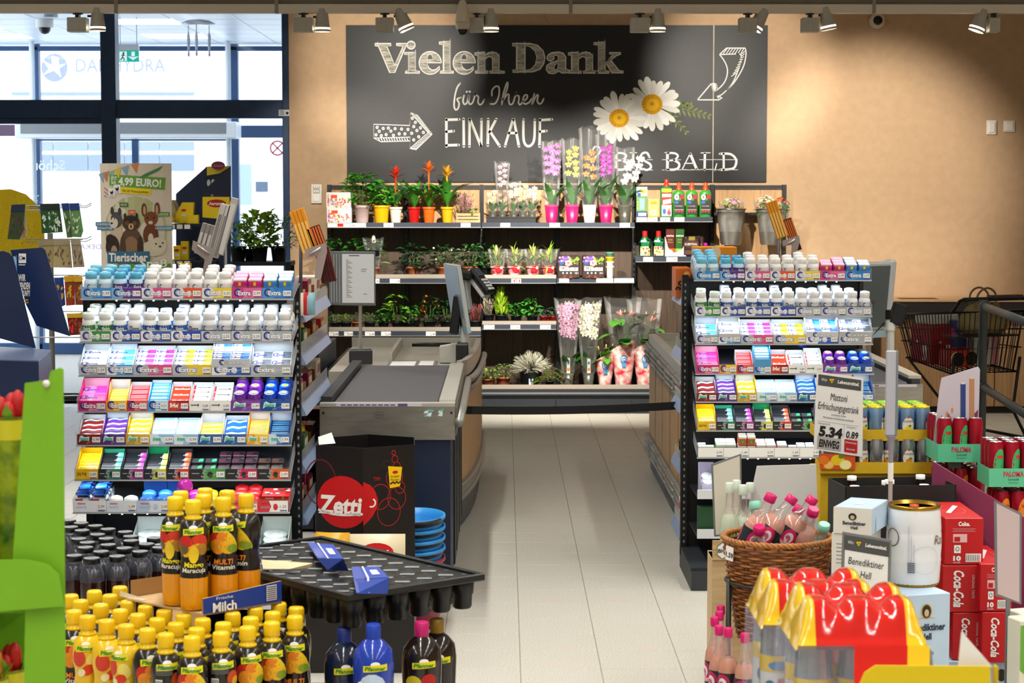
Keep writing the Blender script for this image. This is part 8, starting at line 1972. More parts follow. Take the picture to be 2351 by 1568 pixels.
MB().box(-.022,.13,0,.16,0,q.z+.0,WB).build('box_body',t);mb=MB();p=PL(mb,(.012,-.0065,q.z+.032));p.poly([(.022*math.cos(a),.03*math.sin(a))for a in[PI/3*k+PI/6 for k in range(6)]],C('5a7a3a',.5),1);p.poly([(.019*math.cos(a),.027*math.sin(a))for a in[PI/3*k+PI/6 for k in range(6)]],PAPER,2);p.text('BIO',0,0,.013,INK,3,w=.03,bold=.03);mb.build('badge',t)
VIO=lemo('c2cbb4','d8e4d4',None,None,.3,.032,'clear_drink_bottle');
mb=MB();p=CY(mb,.032,.0,-PI/2,.0006);p.ell(0,.1,.026,.03,C('3a9a5a',.4),1,16);p.text('ViO',.0,.1,.018,PAPER,3,w=.034,bold=.03);p.ell(.016,.135,.014,.006,C('5aa83a',.4),2,10,.5);mb.build('label',VIO.root)
for k,(px,py,dy)in enumerate(((1675,1108,0),(1691,1102,.07),(1706,1113,.02),(1722,1108,.08))):top=at(px,py,6.9+dy);VIO.put(top-Vector((0,0,.3)),'clear lemonade bottle with green leaf label, %s from left behind the basket'%ORD[k],'clear drink bottles behind the basket')
MB().box(-.02,.14,.03,.18,q.z+.0,at(1690,1105,6.93).z-.301,WB).build('inner_stand',t)
FRG=C('74787a',.4)
def sign(name,lab,px,Y,cardc,prints=None,skew=0.0,post=None,th=.008,frm=True,b=4.0):
 t=thing(name,lab,'sign',(0,0,0));cx=sum(x for x,y in px)/4;cy_=sum(y for x,y in px)/4
 inn=[(cx+(x-cx)*(1-2*b/abs(px[1][0]-px[0][0])),cy_+(y-cy_)*(1-2*b/abs(px[3][1]-px[0][1])))for x,y in px]
 if frm:flat('frame',t,px,Y,FRG,th,None,skew)
 x0=at(*px[0],Y).x;x0i=at(*inn[0],Y).x;off=(x0i-x0)*skew
 o=flat('card',t,inn if frm else px,Y-.0015+(off if frm else 0),C(cardc,.5),.0012,prints,skew)
 if post:a=at(post[0],post[1],Y);MB().box(a.x-.006,a.x+.006,a.y+(a.x-x0)*skew-.001,a.y+(a.x-x0)*skew+.008,post[2],a.z+.01,FRG).build('post',t)
 return t
sign('framed_sign','grey framed blank beige card behind the clear drink bottles',[(1633,1066),(1702,1042),(1704,1230),(1640,1232)],7.05,'d8d2c2',post=(1670,1230,0.0))
t=thing('white_board','white tilted board behind the wicker basket','board',(0,0,0));flat('board_sheet',t,[(1738,1070),(1874,1066),(1880,1300),(1690,1300)],7.0,C('d8d6d2',.6),.006);q=at(1785,1300,7.0);MB().box(q.x-.1,q.x+.1,7.006,7.05,0,q.z+.03,C('b8b4ae',.6)).build('support',t)
HDR=C('4a4a4a',.5)
def slan(x,y,px):
 a,b_,c,d=px;return(a[0]+(b_[0]-a[0])*x+(d[0]-a[0])*y,-(a[1]+(b_[1]-a[1])*x+(d[1]-a[1])*y))
def header(p,px,ph,wd):
 A=lambda x,y:slan(x,y,px);r_=-math.atan2(px[1][1]-px[0][1],px[1][0]-px[0][0])
 p.poly([A(.04,.03),A(.96,.03),A(.96,ph),A(.04,ph)],HDR,1);m=ph*.52;tx=lambda s,x,y,h,w,c=PAPER,bold=0.0:p.text(s,*A(x,y),h,c,3,w=w,bold=bold,rot=r_)
 tx('Wir',.17,m,wd*.07,wd*.13);hx_=A(.33,m);k=wd*.045;p.ell(hx_[0]-k*.5,hx_[1]+k*.3,k*.62,k*.62,YEL,2,12);p.ell(hx_[0]+k*.5,hx_[1]+k*.3,k*.62,k*.62,YEL,2,12);p.poly([(hx_[0]-k*1.05,hx_[1]+k*.05),(hx_[0],hx_[1]-k*1.2),(hx_[0]+k*1.05,hx_[1]+k*.05)],YEL,2);tx('Lebensmittel.',.69,m,wd*.075,wd*.46,PAPER,.03)
 return tx,A
PX1=[(1875,853),(1982,868),(1980,1049),(1868,1032)]
def pm1(p):
 tx,A=header(p,PX1,.17,108)
 tx('Mattoni',.5,.29,17,38,INK);tx('Erfrischungsgetränk',.5,.42,17,94,INK);tx('verschiedene Sorten',.5,.52,4.5,34,INK);tx('Mineralwasser mit Geschmack und Sprudel',.5,.565,4.5,70,INK)
 p.line([A(.06,.625),A(.95,.625)],.6,GREYP,2);p.line([A(.63,.63),A(.63,.8)],.6,GREYP,2);tx('5.34',.35,.745,22,54,INK,.05);tx('0.89',.81,.745,16,28,INK,.02);tx('Packung 6x1,0l',.2,.65,4,26,INK);tx('Grundpreis 1l',.79,.65,4,22,INK)
 p.poly([A(.07,.82),A(.58,.82),A(.58,.975),A(.07,.975)],C('b4b0ac',.5),2);tx('EINWEG',.325,.9,17,46,INK,.04);p.poly([A(.65,.81),A(.93,.81),A(.93,.975),A(.65,.975)],C('b81c22',.5),2);tx('Kohlensäurehaltiges',.79,.845,4.2,26);tx('Getränk',.79,.93,4.5,20)
SY=7.118
sign('price_sign','white price sign for mineral water leaning right over the cans',PX1,SY,'ecebe8',pm1,frm=False)
PX2=[(1935,1221),(2047,1240),(2041,1440),(1928,1420)]
def pm2(p):
 tx,A=header(p,PX2,.2,108);tx('Benediktiner',.5,.31,17,82,INK);tx('Hell',.5,.45,17,24,INK)
sign('framed_sign','grey framed white sign with dark header just before the keg',PX2,5.75,'e9e8e5',pm2,post=(1985,1430,0.0),b=6.5)
sign('framed_sign','grey framed pale card at the right edge beside the cola cartons',[(2283,1150),(2346,1178),(2345,1388),(2286,1368)],6.05,'c8b4b4',post=(2315,1380,0.0),b=5)
t=thing('sign_stand','grey edge-on sign stand rising from the black crate','sign',(at(2046,1000,6.5).x,6.5,0));za,zb_,zc2=at(2046,805,6.5).z,at(2046,1000,6.5).z,at(2046,1140,6.5).z
MB().rbox(-.019,.019,-.004,.012,zb_,za,.003,C('b4b6c0',.35)).rbox(.012,.019,-.006,.014,zb_,za,.001,C('7c8084',.4)).build('sign_edge',t);MB().lathe([(.018,zb_),(.008,zb_-.02),(.008,zc2+.08)],C('9a98a4',.4),10).build('neck',t);MB().cyl(.009,zc2+.05,zc2+.11,PAPER,12).build('joint',t);MB().cyl(.007,0,zc2+.06,C('b8a8a8',.4),10).build('rod',t);MB().cyl(.08,0,.012,C('55575a',.5),18).build('foot',t)
YT=C('d8b020',.5,var=.06,vs=30);TYY=7.15;q0=at(1882,1100,TYY).x;q1=at(2142,1100,TYY).x
def can(name,h,r,body,top,prints=None,foil=None,cat='can'):
 t=thing(name,'x',cat);m=body if not isinstance(body,str)else C(body,.25,.5)
 MB().lathe([(r*.82,0),(r,.008),(r,h-.014),(r*.86,h-.004),(r*.86,h)],m,20,cap1=False).build('can_body',t)
 MB().lathe([(r*.86,h),(r*.8,h-.003),(.001,h-.003)],C('c8ccd0',.25,.9),18,cap0=False,cap1=False).build('lid',t)
 if foil:MB().lathe([(r*.9,h-.005),(r*.91,h+.001),(r*.5,h+.003),(.001,h+.003)],C(foil,.3,.3),18,cap0=False,cap1=False).build('foil_cap',t)
 if prints:mb=MB();prints(CY(mb,r,0,-PI/2,.0005),h,r);mb.build('label_print',t)
 return Kind(t)
def pc(fr):
 def f(p,h,r):p.ell(0,h*.42,r*.8,h*.26,C('ece8dc',.4),1,16);p.text('PELLEGRINO',0,h*.56,.007,C('3a3a3a',.4),3,w=r*1.4);p.ell(0,h*.32,r*.42,h*.1,C(fr,.4),2,12);p.ell(r*.2,h*.42,r*.2,.004,C('4a8a2c',.4),3,8);p.ell(0,h*.68,.004,.004,C('c81c1c',.4),2,6)
 return f
CA=[can('lemon_can',.115,.027,C('7fa4c8',.25,.6),None,pc('e8d01c'),'d8c81c'),can('lemon_can',.115,.027,C('7fa4c8',.25,.6),None,pc('e8d01c'),'8ac83a'),can('orange_can',.115,.027,C('9a9ca0',.25,.8),None,pc('e8861c'))]
def ctray(z,y0,lab,rows,kinds,h=.04):
 t=thing('can_tray',lab,'carton',((q0+q1)/2,y0,z));w=(q1-q0)/2;d=rows*.0555+.01
 MB().box(-w,w,0,d,0,.004,YT).build('base',t);MB().box(-w,w,-.003,0,0,h,YT).build('front',t);MB().box(-w,w,d,d+.003,0,h,YT).build('back',t)
 for s_ in(-1,1):MB().box(s_*w-.0015,s_*w+.0015,0,d,0,h,YT).build('side',t)
 n=int(2*w/.0555)
 for r in range(rows):
  for c in range(n):
   K_=CA[kinds[(r*3+c*5)%len(kinds)]];K_.put(((q0+q1)/2-(n-1)*.0278+c*.0556,y0+.03+r*.0555,z+.0045),'%s can, %s row, %s from left, %s'%('foil-capped lemon' if kinds[0]<2 else 'silver orange',ORD[r],ORD[c],lab.split(' ',1)[0]+' yellow tray'),'cans in the yellow trays',rz=((c*37+r*11)%7-3)*.5)
 return t
zT=at(2060,1012,TYY).z;zT2=at(2060,1085,TYY).z
ctray(zT,TYY,'upper yellow tray of foil-capped lemon cans',4,(0,1,0,0,1));ctray(zT2,TYY-.02,'lower yellow tray of silver orange cans',2,(2,))
t=thing('yellow_pedestal','yellow cardboard pedestal with citrus print under the can trays','pedestal',((q0+q1)/2,TYY,0));w=(q1-q0)/2
MB().rbox(-w,w,0,.25,0,zT2-.001,.003,YT).build('pedestal_body',t)
mb=MB();a=at(1882,1078,TYY-.03);b_=at(1964,1042,TYY-.03);mb.box(a.x,b_.x,-.03,-.026,a.z,b_.z,C('d8561c',.5));p=PL(mb,(a.x,-.0303,a.z));ww=b_.x-a.x
for k,(u_,v,r,c)in enumerate(((.25,.3,.02,'f0a02c'),(.25,.3,.016,'f8c86a'),(.5,.6,.024,'f0c81c'),(.72,.3,.022,'f4e05a'),(.72,.3,.018,'f8f0b0'),(.1,.6,.02,'e87a1c'),(.6,.85,.01,'5a8a2c'))):p.ell(ww*u_,(b_.z-a.z)*v,r,r*.8,C(c,.5),1+k*.3,16)
for v in mb.v[:]:pass
mb.v=[(x-(q0+q1)/2,y,z)for x,y,z in mb.v];mb.build('citrus_print',t)
cq=at(2058,1150,6.55);t=thing('black_crate','black cardboard crate with white-capped bottles behind the keg','crate',(at(2055,1120,6.8).x,6.7,0),rz=.12);zc_=at(2055,1113,6.72).z;BK2=C('1c1a1a',.6);w,d=.19,.2
for(x0,x1,y0,y1)in((-w,w,0,.004),(-w,w,d,d+.004),(-w,-w+.004,0,d),(w-.004,w,0,d)):MB().box(x0,x1,y0,y1,0,zc_,BK2).build('side',t)
MB().box(-w,w,0,d,0,.3,BK2).build('base',t)
for k in range(6):
 t2=thing('capped_bottle','white-capped dark bottle in the black crate, %s of six'%ORD[k],'bottle',t.matrix_basis@Vector((-.14+(k%3)*.12+.02*(k//3),.06+(k//3)*.1,.3)),group='bottles in the black crate');o_=Matrix.Rotation(.12,4,'Z')@Vector((-.14+(k%3)*.12+.02*(k//3),.06+(k//3)*.1,.3));t2.location=(t.location.x+o_.x,t.location.y+o_.y,.3);hB=zc_-.3+(.012 if k%2 else-.006)
 MB().lathe([(.033,0),(.035,.005),(.035,hB*.6),(.014,hB*.82),(.014,hB-.012)],C('2a1a14',.1),16).build('bottle_body',t2);MB().lathe([(.016,hB-.014),(.016,hB),(.001,hB+.001)],PAPER,14,cap1=False).build('cap',t2)
t=thing('magenta_display','magenta cardboard display wall behind the cola cartons','display',(0,0,0));MGT=C('8f3a5c',.55)
a=at(2140,1058,6.85);b_=at(2370,1200,6.6)
def wallq(nm,P0,P1,z0a,z1a,z1b,m):d_=Vector((.004,.004,0));v=[Vector((P0.x,P0.y,z0a)),Vector((P1.x,P1.y,z0a)),Vector((P1.x,P1.y,z1b)),Vector((P0.x,P0.y,z1a))];MB().add(v+[q_+d_ for q_ in v],[(0,1,2,3),(7,6,5,4),(3,2,6,7),(0,3,7,4),(1,5,6,2)],m).build(nm,t)
wallq('side_wall',a,b_,0,a.z,b_.z,MGT)
c=at(2120,1058,7.1)
MB().box(a.x+.01,a.x+.17,6.92,7.135,0,at(2200,1172,6.9).z-.0,C('7a2f4c',.6)).build('shelf_block',t)
def pp_(oc):
 def f(p,h,r):p.ell(r*.7,h*.45,r*.9,h*.4,C(oc,.4),1,16);p.text('Paloma',r*.75,h*.35,.012,C('8a1c2c',.4),3,w=r*1.5,bold=.02);p.ell(r*.7,h*.66,r*.5,.006,C('c8401c',.4),2,10)
 return f
PC=[can('lemonade_can',.145,.026,C('a8142c',.25,.4),None,pp_('3fae6a')),can('lemonade_can',.145,.026,C('a8142c',.25,.4),None,pp_('e8861c'))]
def cpack(lab,px,py,Y,nx,ny,rz,kk,band=True,wh=''):
 q=at(px,py,Y);M_=Matrix.Translation((q.x,Y,q.z))@Matrix.Rotation(rz,4,'Z');w=nx*.0535;d=ny*.0535
 for i in range(nx):
  for j in range(ny):PC[kk].put((M_@Vector((.0268+i*.0535,.0268+j*.0535,0))),'red lemonade can, %s column, %s row, %s'%(ORD[i],ORD[j],wh),'lemonade cans in packs',rz=rz+((i+j)%3-1)*.3+(.9 if i==nx-1 else 0))
 if band:
  t=thing('pack_band',lab,'carton sleeve',(q.x,Y,q.z),rz=rz);G_=C('5fc89a',.45);e=.0015
  for(x0,x1,y0,y1)in((-e,w+e,-e*2,0),(-e,w+e,d,d+e*2),(-e*2,0,0,d),(w,w+e*2,0,d)):MB().box(x0,x1,y0,y1,-.004,.058,G_).build('sleeve_side',t)
  mb=MB();p=PL(mb,(0,-e*2.4,0));p.text('PALOMA',w*.5,.04,.018,C('c8304a',.4),1,w=w*.42,bold=.03);p.text('Lemonade',w*.5,.022,.008,INK,1,w=w*.22,shear=.2);p.text('PINK WATERMELON',w*.5,.01,.005,C('2a7a5a',.4),1,w=w*.2);mb.build('sleeve_print',t)
zlow=at(2200,1172,6.9).z
cpack(None,2155,1172,6.98,3,4,.0,1,False,'lower left pack in magenta display');cpack('green sleeve around the upper left lemonade pack',2153,1058,6.95,3,4,.0,0,True,'upper left pack in magenta display')
cpack(None,2285,1228,6.745,3,3,.0,1,False,'lower right pack in magenta display');cpack('green sleeve around the upper right lemonade pack',2271,1115,6.74,3,3,.0,0,True,'upper right pack in magenta display')
MB().box(at(2270,0,6.74).x,at(2270,0,6.74).x+.2,6.735,6.92,0,at(2285,1228,6.745).z-.001,C('7a2f4c',.6)).build('shelf_block',t)
sg_=thing('picture_board','upright board picturing two slim cans behind the red lemonade packs','sign',(0,0,0))
def pbd(p):p.rect(2205,-985,2217,-880,C('2a3f7a',.4),1);p.rect(2225,-985,2237,-868,C('b8845a',.4),1);p.rect(2206,-882,2216,-877,C('d8d8d8',.4),2);p.rect(2226,-870,2236,-865,C('d8c8a8',.4),2);p.poly([(2195,-985),(2243,-985),(2246,-940),(2222,-965)],C('7a2a5a',.5),.5);[p.ell(2162+k*4,-960+k*3-8*(k%3),3,7,C(('d88a4a','8a6a9a','c8a45a')[k%3],.5),1,8)for k in range(7)]
flat('board_sheet',sg_,[(2157,895),(2162,868),(2246,842),(2250,848),(2246,1000),(2142,1030)],7.0,C('c8c0cc',.45),.005,pbd);q=at(2195,1010,7.0);MB().box(q.x-.02,q.x+.02,7.006,7.03,zlow,q.z+.1,C('8a8a8a',.5)).build('support',sg_)
LB=C('b8cfe4',.5,var=.05,vs=12);CR=C('e4dfd4',.55)
def ben(p,w,h):p.ell(w*.5,h*.78,w*.12,h*.1,C('c8a85a',.4),1,18);p.ell(w*.5,h*.78,w*.095,h*.085,C('2a2622',.4),2,16);p.ell(w*.5,h*.76,w*.05,h*.05,C('c8b08a',.4),3,10);p.poly([(w*.28,h*.68),(w*.5,h*.72),(w*.72,h*.68),(w*.5,h*.7)],C('c8a85a',.4),1);p.text('Benediktiner',w*.5,h*.58,h*.09,C('1c2436',.4),3,w=w*.8,bold=.03);p.text('Hell',w*.5,h*.46,h*.08,C('1c2436',.4),3,w=w*.22,bold=.03);p.text('HELLES LAGERBIER',w*.42,h*.24,h*.035,C('2a3a5a',.4),3,w=w*.5)
def ben2(p,w,h):p.rect(0,0,w,h,CR,.5);p.ell(w*.5,h*.66,w*.11,h*.14,C('2a2622',.4),2,14);p.ell(w*.5,h*.64,w*.06,h*.08,C('c8b08a',.4),3,10);p.text('Benediktiner',w*.55,h*.42,h*.14,C('1c2436',.4),3,w=w*.6,bold=.03);p.text('Hell',w*.55,h*.25,h*.12,C('1c2436',.4),3,w=w*.18,bold=.03)
bz=at(2000,1222,5.98).z
def towers(p,w,h):p.poly([(w*.2,0),(w*.3,0),(w*.26,h*.5),(w*.25,h*.7),(w*.24,h*.5)],C('9ab8d4',.5),1)
bx('beer_carton','blue and cream beer carton with handle slot above the framed sign','carton',1957,1214,5.95,.115,.2,.078,-.42,LB,ben2,towers,lambda p,w,d:p.rect(w*.4,d*.35,w*.6,d*.6,PAPER),z=bz)
def bott(p,w,h):p.rect(w*.1,.0,w*.9,h,CR,.5);p.rect(w*.35,h*.12,w*.65,h*.55,C('c8862c',.4),2);p.rect(w*.42,h*.55,w*.58,h*.8,C('b0702c',.4),2);p.rect(w*.36,h*.2,w*.64,h*.42,C('5a7aa8',.4),3);[p.rect(w*.15,h*(.84+.02*k),w*.7,h*(.845+.02*k),GREYP,2)for k in range(6)]
bx('beer_carton','tall cream beer carton standing under the handled carton','carton',1945,1400,5.96,.1,.2,bz-.2,-.42,CR,bott,z=.2);bx('beer_carton','lowest blue beer carton under the tall cream one','carton',1950,1500,5.95,.12,.2,.199,-.42,LB,z=0.0)
kz=at(2097,1346,6.05).z
ky=6.1;t=thing('beer_keg','white five-litre beer keg with golden lid','keg',(at(2097,1300,ky).x,ky,kz));KW=C('e6e9ec',.25,.1);kr=.083;kh=.255
pf=[(.9,0),(.94,.012),(.95,.03),(.985,.08),(.985,.085),(.97,.09),(1.0,.13),(.985,.17),(.97,.175),(.985,.18),(.95,.235),(.9,.25)]
MB().lathe([(a_*kr,z)for a_,z in pf],KW,36).build('keg_body',t);GD=C('a8812c',.25,.9)
MB().lathe([(kr*.9,.248),(kr*.935,.252),(kr*.935,.262),(kr*.88,.262),(kr*.86,.25),(.001,.25)],GD,32,cap1=False).build('lid',t);MB().lathe([(kr*.9,.0),(kr*.93,.001),(kr*.93,.012),(kr*.9,.013)],GD,32).build('bottom_ring',t);MB().lathe([(.014,.25),(.014,.258),(.001,.259)],C('d8451c',.4),16).build('bung',t)
mb=MB();p=CY(mb,kr,0,-PI/2,.0012);p.text('Rau',.075,.155,.032,C('6a4a2a',.4),2,w=.05,shear=.2);p.ring(-.085,.16,.024,.03,.003,C('6a4a2a',.4),2,18);p.ring(.02,.09,.045,.045,.0012,C('b8bcc4',.4),2,28)
for k in range(6):p.rect(-.034,.05+k*.006,-.012,.053+k*.006,C('2a3a5a',.4),2)
for k in range(3):p.rect(-.032+k*.008,.08,-.0305+k*.008,.2-k*.03,C('b0b4bc',.4),2)
mb.build('print',t);t.scale=(1,1,.93)
hb=kz-at(2097,1530,6.0).z
bx('beer_carton','large blue beer carton under the white keg','carton',2125,1530,5.93,.155,.23,hb,.28,LB,ben,None,None,z=kz-hb,left=lambda p,w,h:(p.rect(0,0,w,h,CR,.5),));bx('beer_carton','lower blue beer carton two below the keg','carton',2125,1640,5.94,.155,.23,kz-hb-.001,.28,LB,None,z=0.0)
CC=C('c0141a',.4);
def ck1(p,w,h):p.text('Coke.',w*.5,h*.88,h*.09,PAPER,2,w=w*.3,bold=.04);[p.rect(w*(.2+.03*(k%2)),h*(.77-.03*k),w*(.8-.04*(k%2)),h*(.778-.03*k),C('e89a9a',.5),2)for k in range(3)];p.rect(w*.22,h*.48,w*.58,h*.66,C('e8b8b8',.5),2);p.rect(w*.25,h*.5,w*.4,h*.6,CC,3);p.rect(w*.25,h*.25,w*.42,h*.42,PAPER,2);p.ring(w*.335,h*.34,w*.05,h*.05,w*.015,INK,3,12);p.text('10',w*.33,h*.14,h*.1,PAPER,2,w=w*.2,bold=.05);p.text('x0.33L',w*.33,h*.05,h*.035,PAPER,2,w=w*.2);p.rect(w*.55,h*.06,w*.95,h*.24,PAPER,2);[p.rect(w*(.57+.045*k),h*.08,w*(.585+.045*k),h*.22,INK,3)for k in range(8)]
def ck2(p,w,h):p.text('Coca-Cola',w*.42,h*.5,w*.26,PAPER,2,w=h*.78,bold=.03,shear=.3,rot=-PI/2);p.text('ORIGINAL TASTE',w*.78,h*.55,w*.07,C('f0c8c8',.5),2,w=h*.5,rot=-PI/2)
def ck3(p,w,h):p.text('10',w*.8,h*.8,h*.12,PAPER,2,bold=.03);p.text('x0.33L',w*.8,h*.66,h*.05,PAPER,2)
def ckt(p,w,d):p.ring(w*.5,d*.5,w*.3,d*.25,.001,C('e8a0a0',.5),1);p.poly([(w*.2,d*.3),(w*.3,d*.26),(w*.75,d*.7),(w*.65,d*.76)],C('f0d0d0',.5),2)
cz=[at(2200,1520,6.35).z,0,0];hc=.152;z1=at(2210,1295,6.35).z;z2=z1-hc;z3=z2-hc
bx('cola_carton','red cola can carton on top of the stack','carton',2212,1295,6.34,.122,.33,.148,-.0,CC,ck1,None,ckt,z=z1,left=ck3)
bx('cola_carton','red cola carton directly below the topmost one','carton',2208,1410,6.34,.125,.33,.15,-.0,CC,ck2,None,None,z=z2,left=ck3);bx('cola_carton','red cola carton at the right of the middle row','carton',2286,1400,6.30,.1,.33,.15,.0,CC,ck1,None,ckt,z=z2+.012)
bx('cola_carton','red cola carton with script at the left of the bottom row','carton',2222,1520,6.34,.1,.33,.15,-.0,CC,ck2,z=z3);bx('cola_carton','red cola carton with script at the right of the bottom row','carton',2290,1500,6.30,.1,.33,.161,.0,CC,ck2,z=z3)
t=bx('beer_carton','blue beer carton at the bottom right under the cola cartons','carton',2255,1568,6.33,.24,.3,z3-.002,0,LB,lambda p,w,h:(p.ell(w*.75,h*.85,.016,.02,C('2a2622',.4),2,14),p.text('Benediktiner',w*.72,h*.7,.02,C('1c2436',.4),2,w=.1,bold=.03)),z=0.0)
for k in range(2):bx('juice_carton','green and white juice carton at the right edge, %s of two'%('front' if k==0 else 'rear'),'carton',2366,1568,5.95+k*.1,.075,.075,.30,.3,C('e0dcc8',.5),lambda p,w,h:(p.poly([(0,h*.5),(w,h*.3),(w,h*.95),(0,h*.95)],C('6aa83a',.5),1),p.ell(w*.5,h*.5,w*.3,h*.15,C('5a2434',.5),2),p.ring(w*.4,h*.2,w*.2,w*.2,.003,C('4a7a2c',.5),2)),z=at(2350,1423,5.95).z-.3,bev=.004)
t=thing('carton_stand','low stand carrying the juice cartons at the right edge','stand',(at(2366,1568,5.95).x,5.95,0));zz3=at(2350,1423,5.95).z-.3;MB().box(-.06,.08,-.03,.22,0,zz3-.001,C('6a5a48',.6)).build('stand_body',t);MB().box(-.065,.085,-.035,.225,zz3-.012,zz3-.001,C('7a6a56',.6)).build('stand_top',t)
HR=C('d41812',.12,coat=.5);HY_=C('f0c41a',.14,coat=.5);FB=film('e6ecff',.1,.05)
def sixpack(lab,x0,x1,yt,Y,d,rz=0.0):
 a=at(x0,yt,Y);b=at(x1,yt,Y);w=b.x-a.x;zt_=a.z;h=.30;t=thing('shrink_pack',lab,'bottle pack',(a.x,Y,zt_-h),rz)
 bw=w/3.0;cs=[(bw*(.5+i),d*(.27+.46*j))for i in range(3)for j in range(2)]
 for(cx,cy_)in cs:
  MB().lathe([(bw*.42,.0),(bw*.46,.01),(bw*.46,h*.55),(bw*.4,h*.7),(bw*.2,h*.9),(bw*.17,h*.94)],film('dce4f4',.5,.05),16,RT(cx,cy_,0),cap1=False).build('bottle',t)
  MB().cyl(bw*.2,h*.9,h*.985,C('d81c14',.3),14,x=cx,y=cy_).build('bottle_cap',t)
  mb=MB();p=CY(mb,bw*.465,0,-PI/2,.0006,cx,cy_);p.rect(-bw*.6,h*.1,bw*.6,h*.56,C('e8ecf0',.4),1);p.rect(-bw*.6,h*.46,bw*.6,h*.56,C('f0cc2a',.4),2);p.ell(0,h*.5,bw*.3,h*.03,C('4a8ac8',.4),3,12);p.poly([(-bw*.3,h*.12),(bw*.1,h*.12),(bw*.3,h*.42),(-bw*.05,h*.42)],C('d8201c',.4),2);p.ell(-bw*.25,h*.36,bw*.15,h*.05,C('2a5aa8',.4),3,12);mb.build('bottle_label',t)
 nx_,ny_=42,26;vs_=[];idx={}
 def hz(u,v):
  z=0
  for cx,cy_ in cs:
   r=math.hypot((u-cx)/bw,(v-cy_)/(d*.46));z=max(z,h*(1.0 if r<.2 else 1.0-.075*(1-math.cos(PI*min(1,(r-.2)/.4)))/2))
  e=min(u/(bw*.4),(w-u)/(bw*.4),v/(d*.16),(d-v)/(d*.16),1.0)
  return z if e>=1 else z-h*.18*(1-max(0,e))**2
 fs=[];ms=[]
 for j in range(ny_+1):
  for i in range(nx_+1):u,v=w*i/nx_,d*j/ny_;vs_.append((u,v,hz(u,v)+.003))
 for j in range(ny_):
  for i in range(nx_):
   o=j*(nx_+1)+i;fs.append((o,o+1,o+nx_+2,o+nx_+1));f=i/nx_;ms.append(HY_ if f<.14 or f>.83 else HR)
 o=len(vs_)
 for i in range(nx_+1):u=w*i/nx_;vs_.append((u,-.003,h*.78));vs_.append((u,-.005,0))
 for i in range(nx_):
  f=i/nx_;m=(FB if f<.2 else HR if f<.83 else HY_);mm_=HY_ if f<.1 else m
  fs+=[(o+2*i,o+2*i+2,i+1,i),(o+2*i+1,o+2*i+3,o+2*i+2,o+2*i)];ms+=[HR if.14<=f<=.83 else HY_,(FB if f<.42 else HR if f<.83 else HY_)]
 o2=len(vs_)
 for i in range(ny_+1):v=d*i/ny_;vs_+=[(w+.004,v,h*.75),(w+.03,v,0),(-.003,v,h*.75),(-.01,v,0)]
 for i in range(ny_):
  k=o2+4*i;e1=i*(nx_+1)+nx_;e0=i*(nx_+1);fs+=[(k,k+4,e1+nx_+1,e1),(k+1,k+5,k+4,k),(k+2,e0,e0+nx_+1,k+6),(k+3,k+2,k+6,k+7)];ms+=[HY_,HY_,HY_,FB]
 MB().add(vs_,fs,ms,None,True).build('shrink_film',t)
 mb=MB();p=PL(mb,(w*.62,-.0075,h*.3));p.rect(-.03,0,.03,.018,C('f0ece8',.4),2);p.text('COLA',-.0,-.04,.03,C('f0ece8',.4),2,w=.1,bold=.05);mb.build('film_print',t)
 return zt_-h
Y6=3.35
zz6=sixpack('red and yellow shrink-wrapped bottle pack behind the foremost one',1752,2032,1352,Y6+.32,.24)
sixpack('foremost red and yellow shrink-wrapped bottle pack',1832,2135,1392,Y6,.24)
t=thing('drinks_pallet','stacked drink cases carrying the shrink-wrapped bottle packs','pallet',(0,0,0));qx0=at(1740,0,Y6).x;qx1=at(2280,0,Y6).x;zlo=at(1832,1392,Y6).z-.3
MB().box(qx0,qx1,Y6-.1,Y6+.27,0,zlo-.002,C('a8844e',.8)).build('lower_cases',t);MB().box(qx0,qx1,Y6+.28,Y6+.6,0,zz6-.002,C('a8844e',.8)).build('rear_cases',t)
t=thing('yellow_carton','bright yellow carton front with white torn flap in the near right corner','carton',(0,0,0))
flat('front_panel',t,[(1972,2000),(1972,1575),(1985,1545),(2010,1528),(2274,1530),(2276,2000)],Y6-.12,C('e0c408',.5),.004);flat('white_flap',t,[(2200,1535),(2208,1450),(2280,1532)],Y6-.1,C('f0efec',.6),.003)
MB().box(at(2276,0,Y6).x-.002,at(2276,0,Y6).x+.002,Y6-.12,Y6-.1,zlo-.05,at(2276,1532,Y6-.12).z,C('c8ac08',.5)).build('side_panel',t)
# --- shopping trolley at right
cxy=at(2275,800,13.4);t=thing('shopping_trolley','black wire shopping trolley with handbag by the packing shelf','trolley',(cxy.x,13.4,0),rz=.42);WK=C('15171a',.4,.4);WR=.0035
zt_,zb_=.97,.56;RW,FW,LN=.30,.23,.78
def wire(name,pts_,r=WR):return MB().tube(pts_,r,WK,6).build(name,t)
top=[(-RW,0,zt_),(RW,0,zt_),(FW,LN,zt_-.06),(-FW,LN,zt_-.06)];bot=[(-RW+.04,.06,zb_),(RW-.04,.06,zb_),(FW-.04,LN-.1,zb_+.06),(-FW+.04,LN-.1,zb_+.06)]
MB().tube(top,.008,WK,8,True).build('top_frame',t);MB().tube(bot,.007,WK,8,True).build('bottom_frame',t)
V_=lambda P,i,f:Vector(P[i]).lerp(Vector(P[(i+1)%4]),f)
for i,n in((0,14),(1,20),(2,12),(3,20)):
 for k in range(1,n):wire('wire',[V_(top,i,k/n),V_(bot,i,k/n)])
for f in(.3,.6):MB().tube([Vector(a).lerp(Vector(b),f)for a,b in zip(top,bot)],WR,WK,6,True).build('wire_ring',t)
for k in range(1,10):wire('floor_wire',[V_(bot,0,k/10),V_(bot,2,1-k/10)])
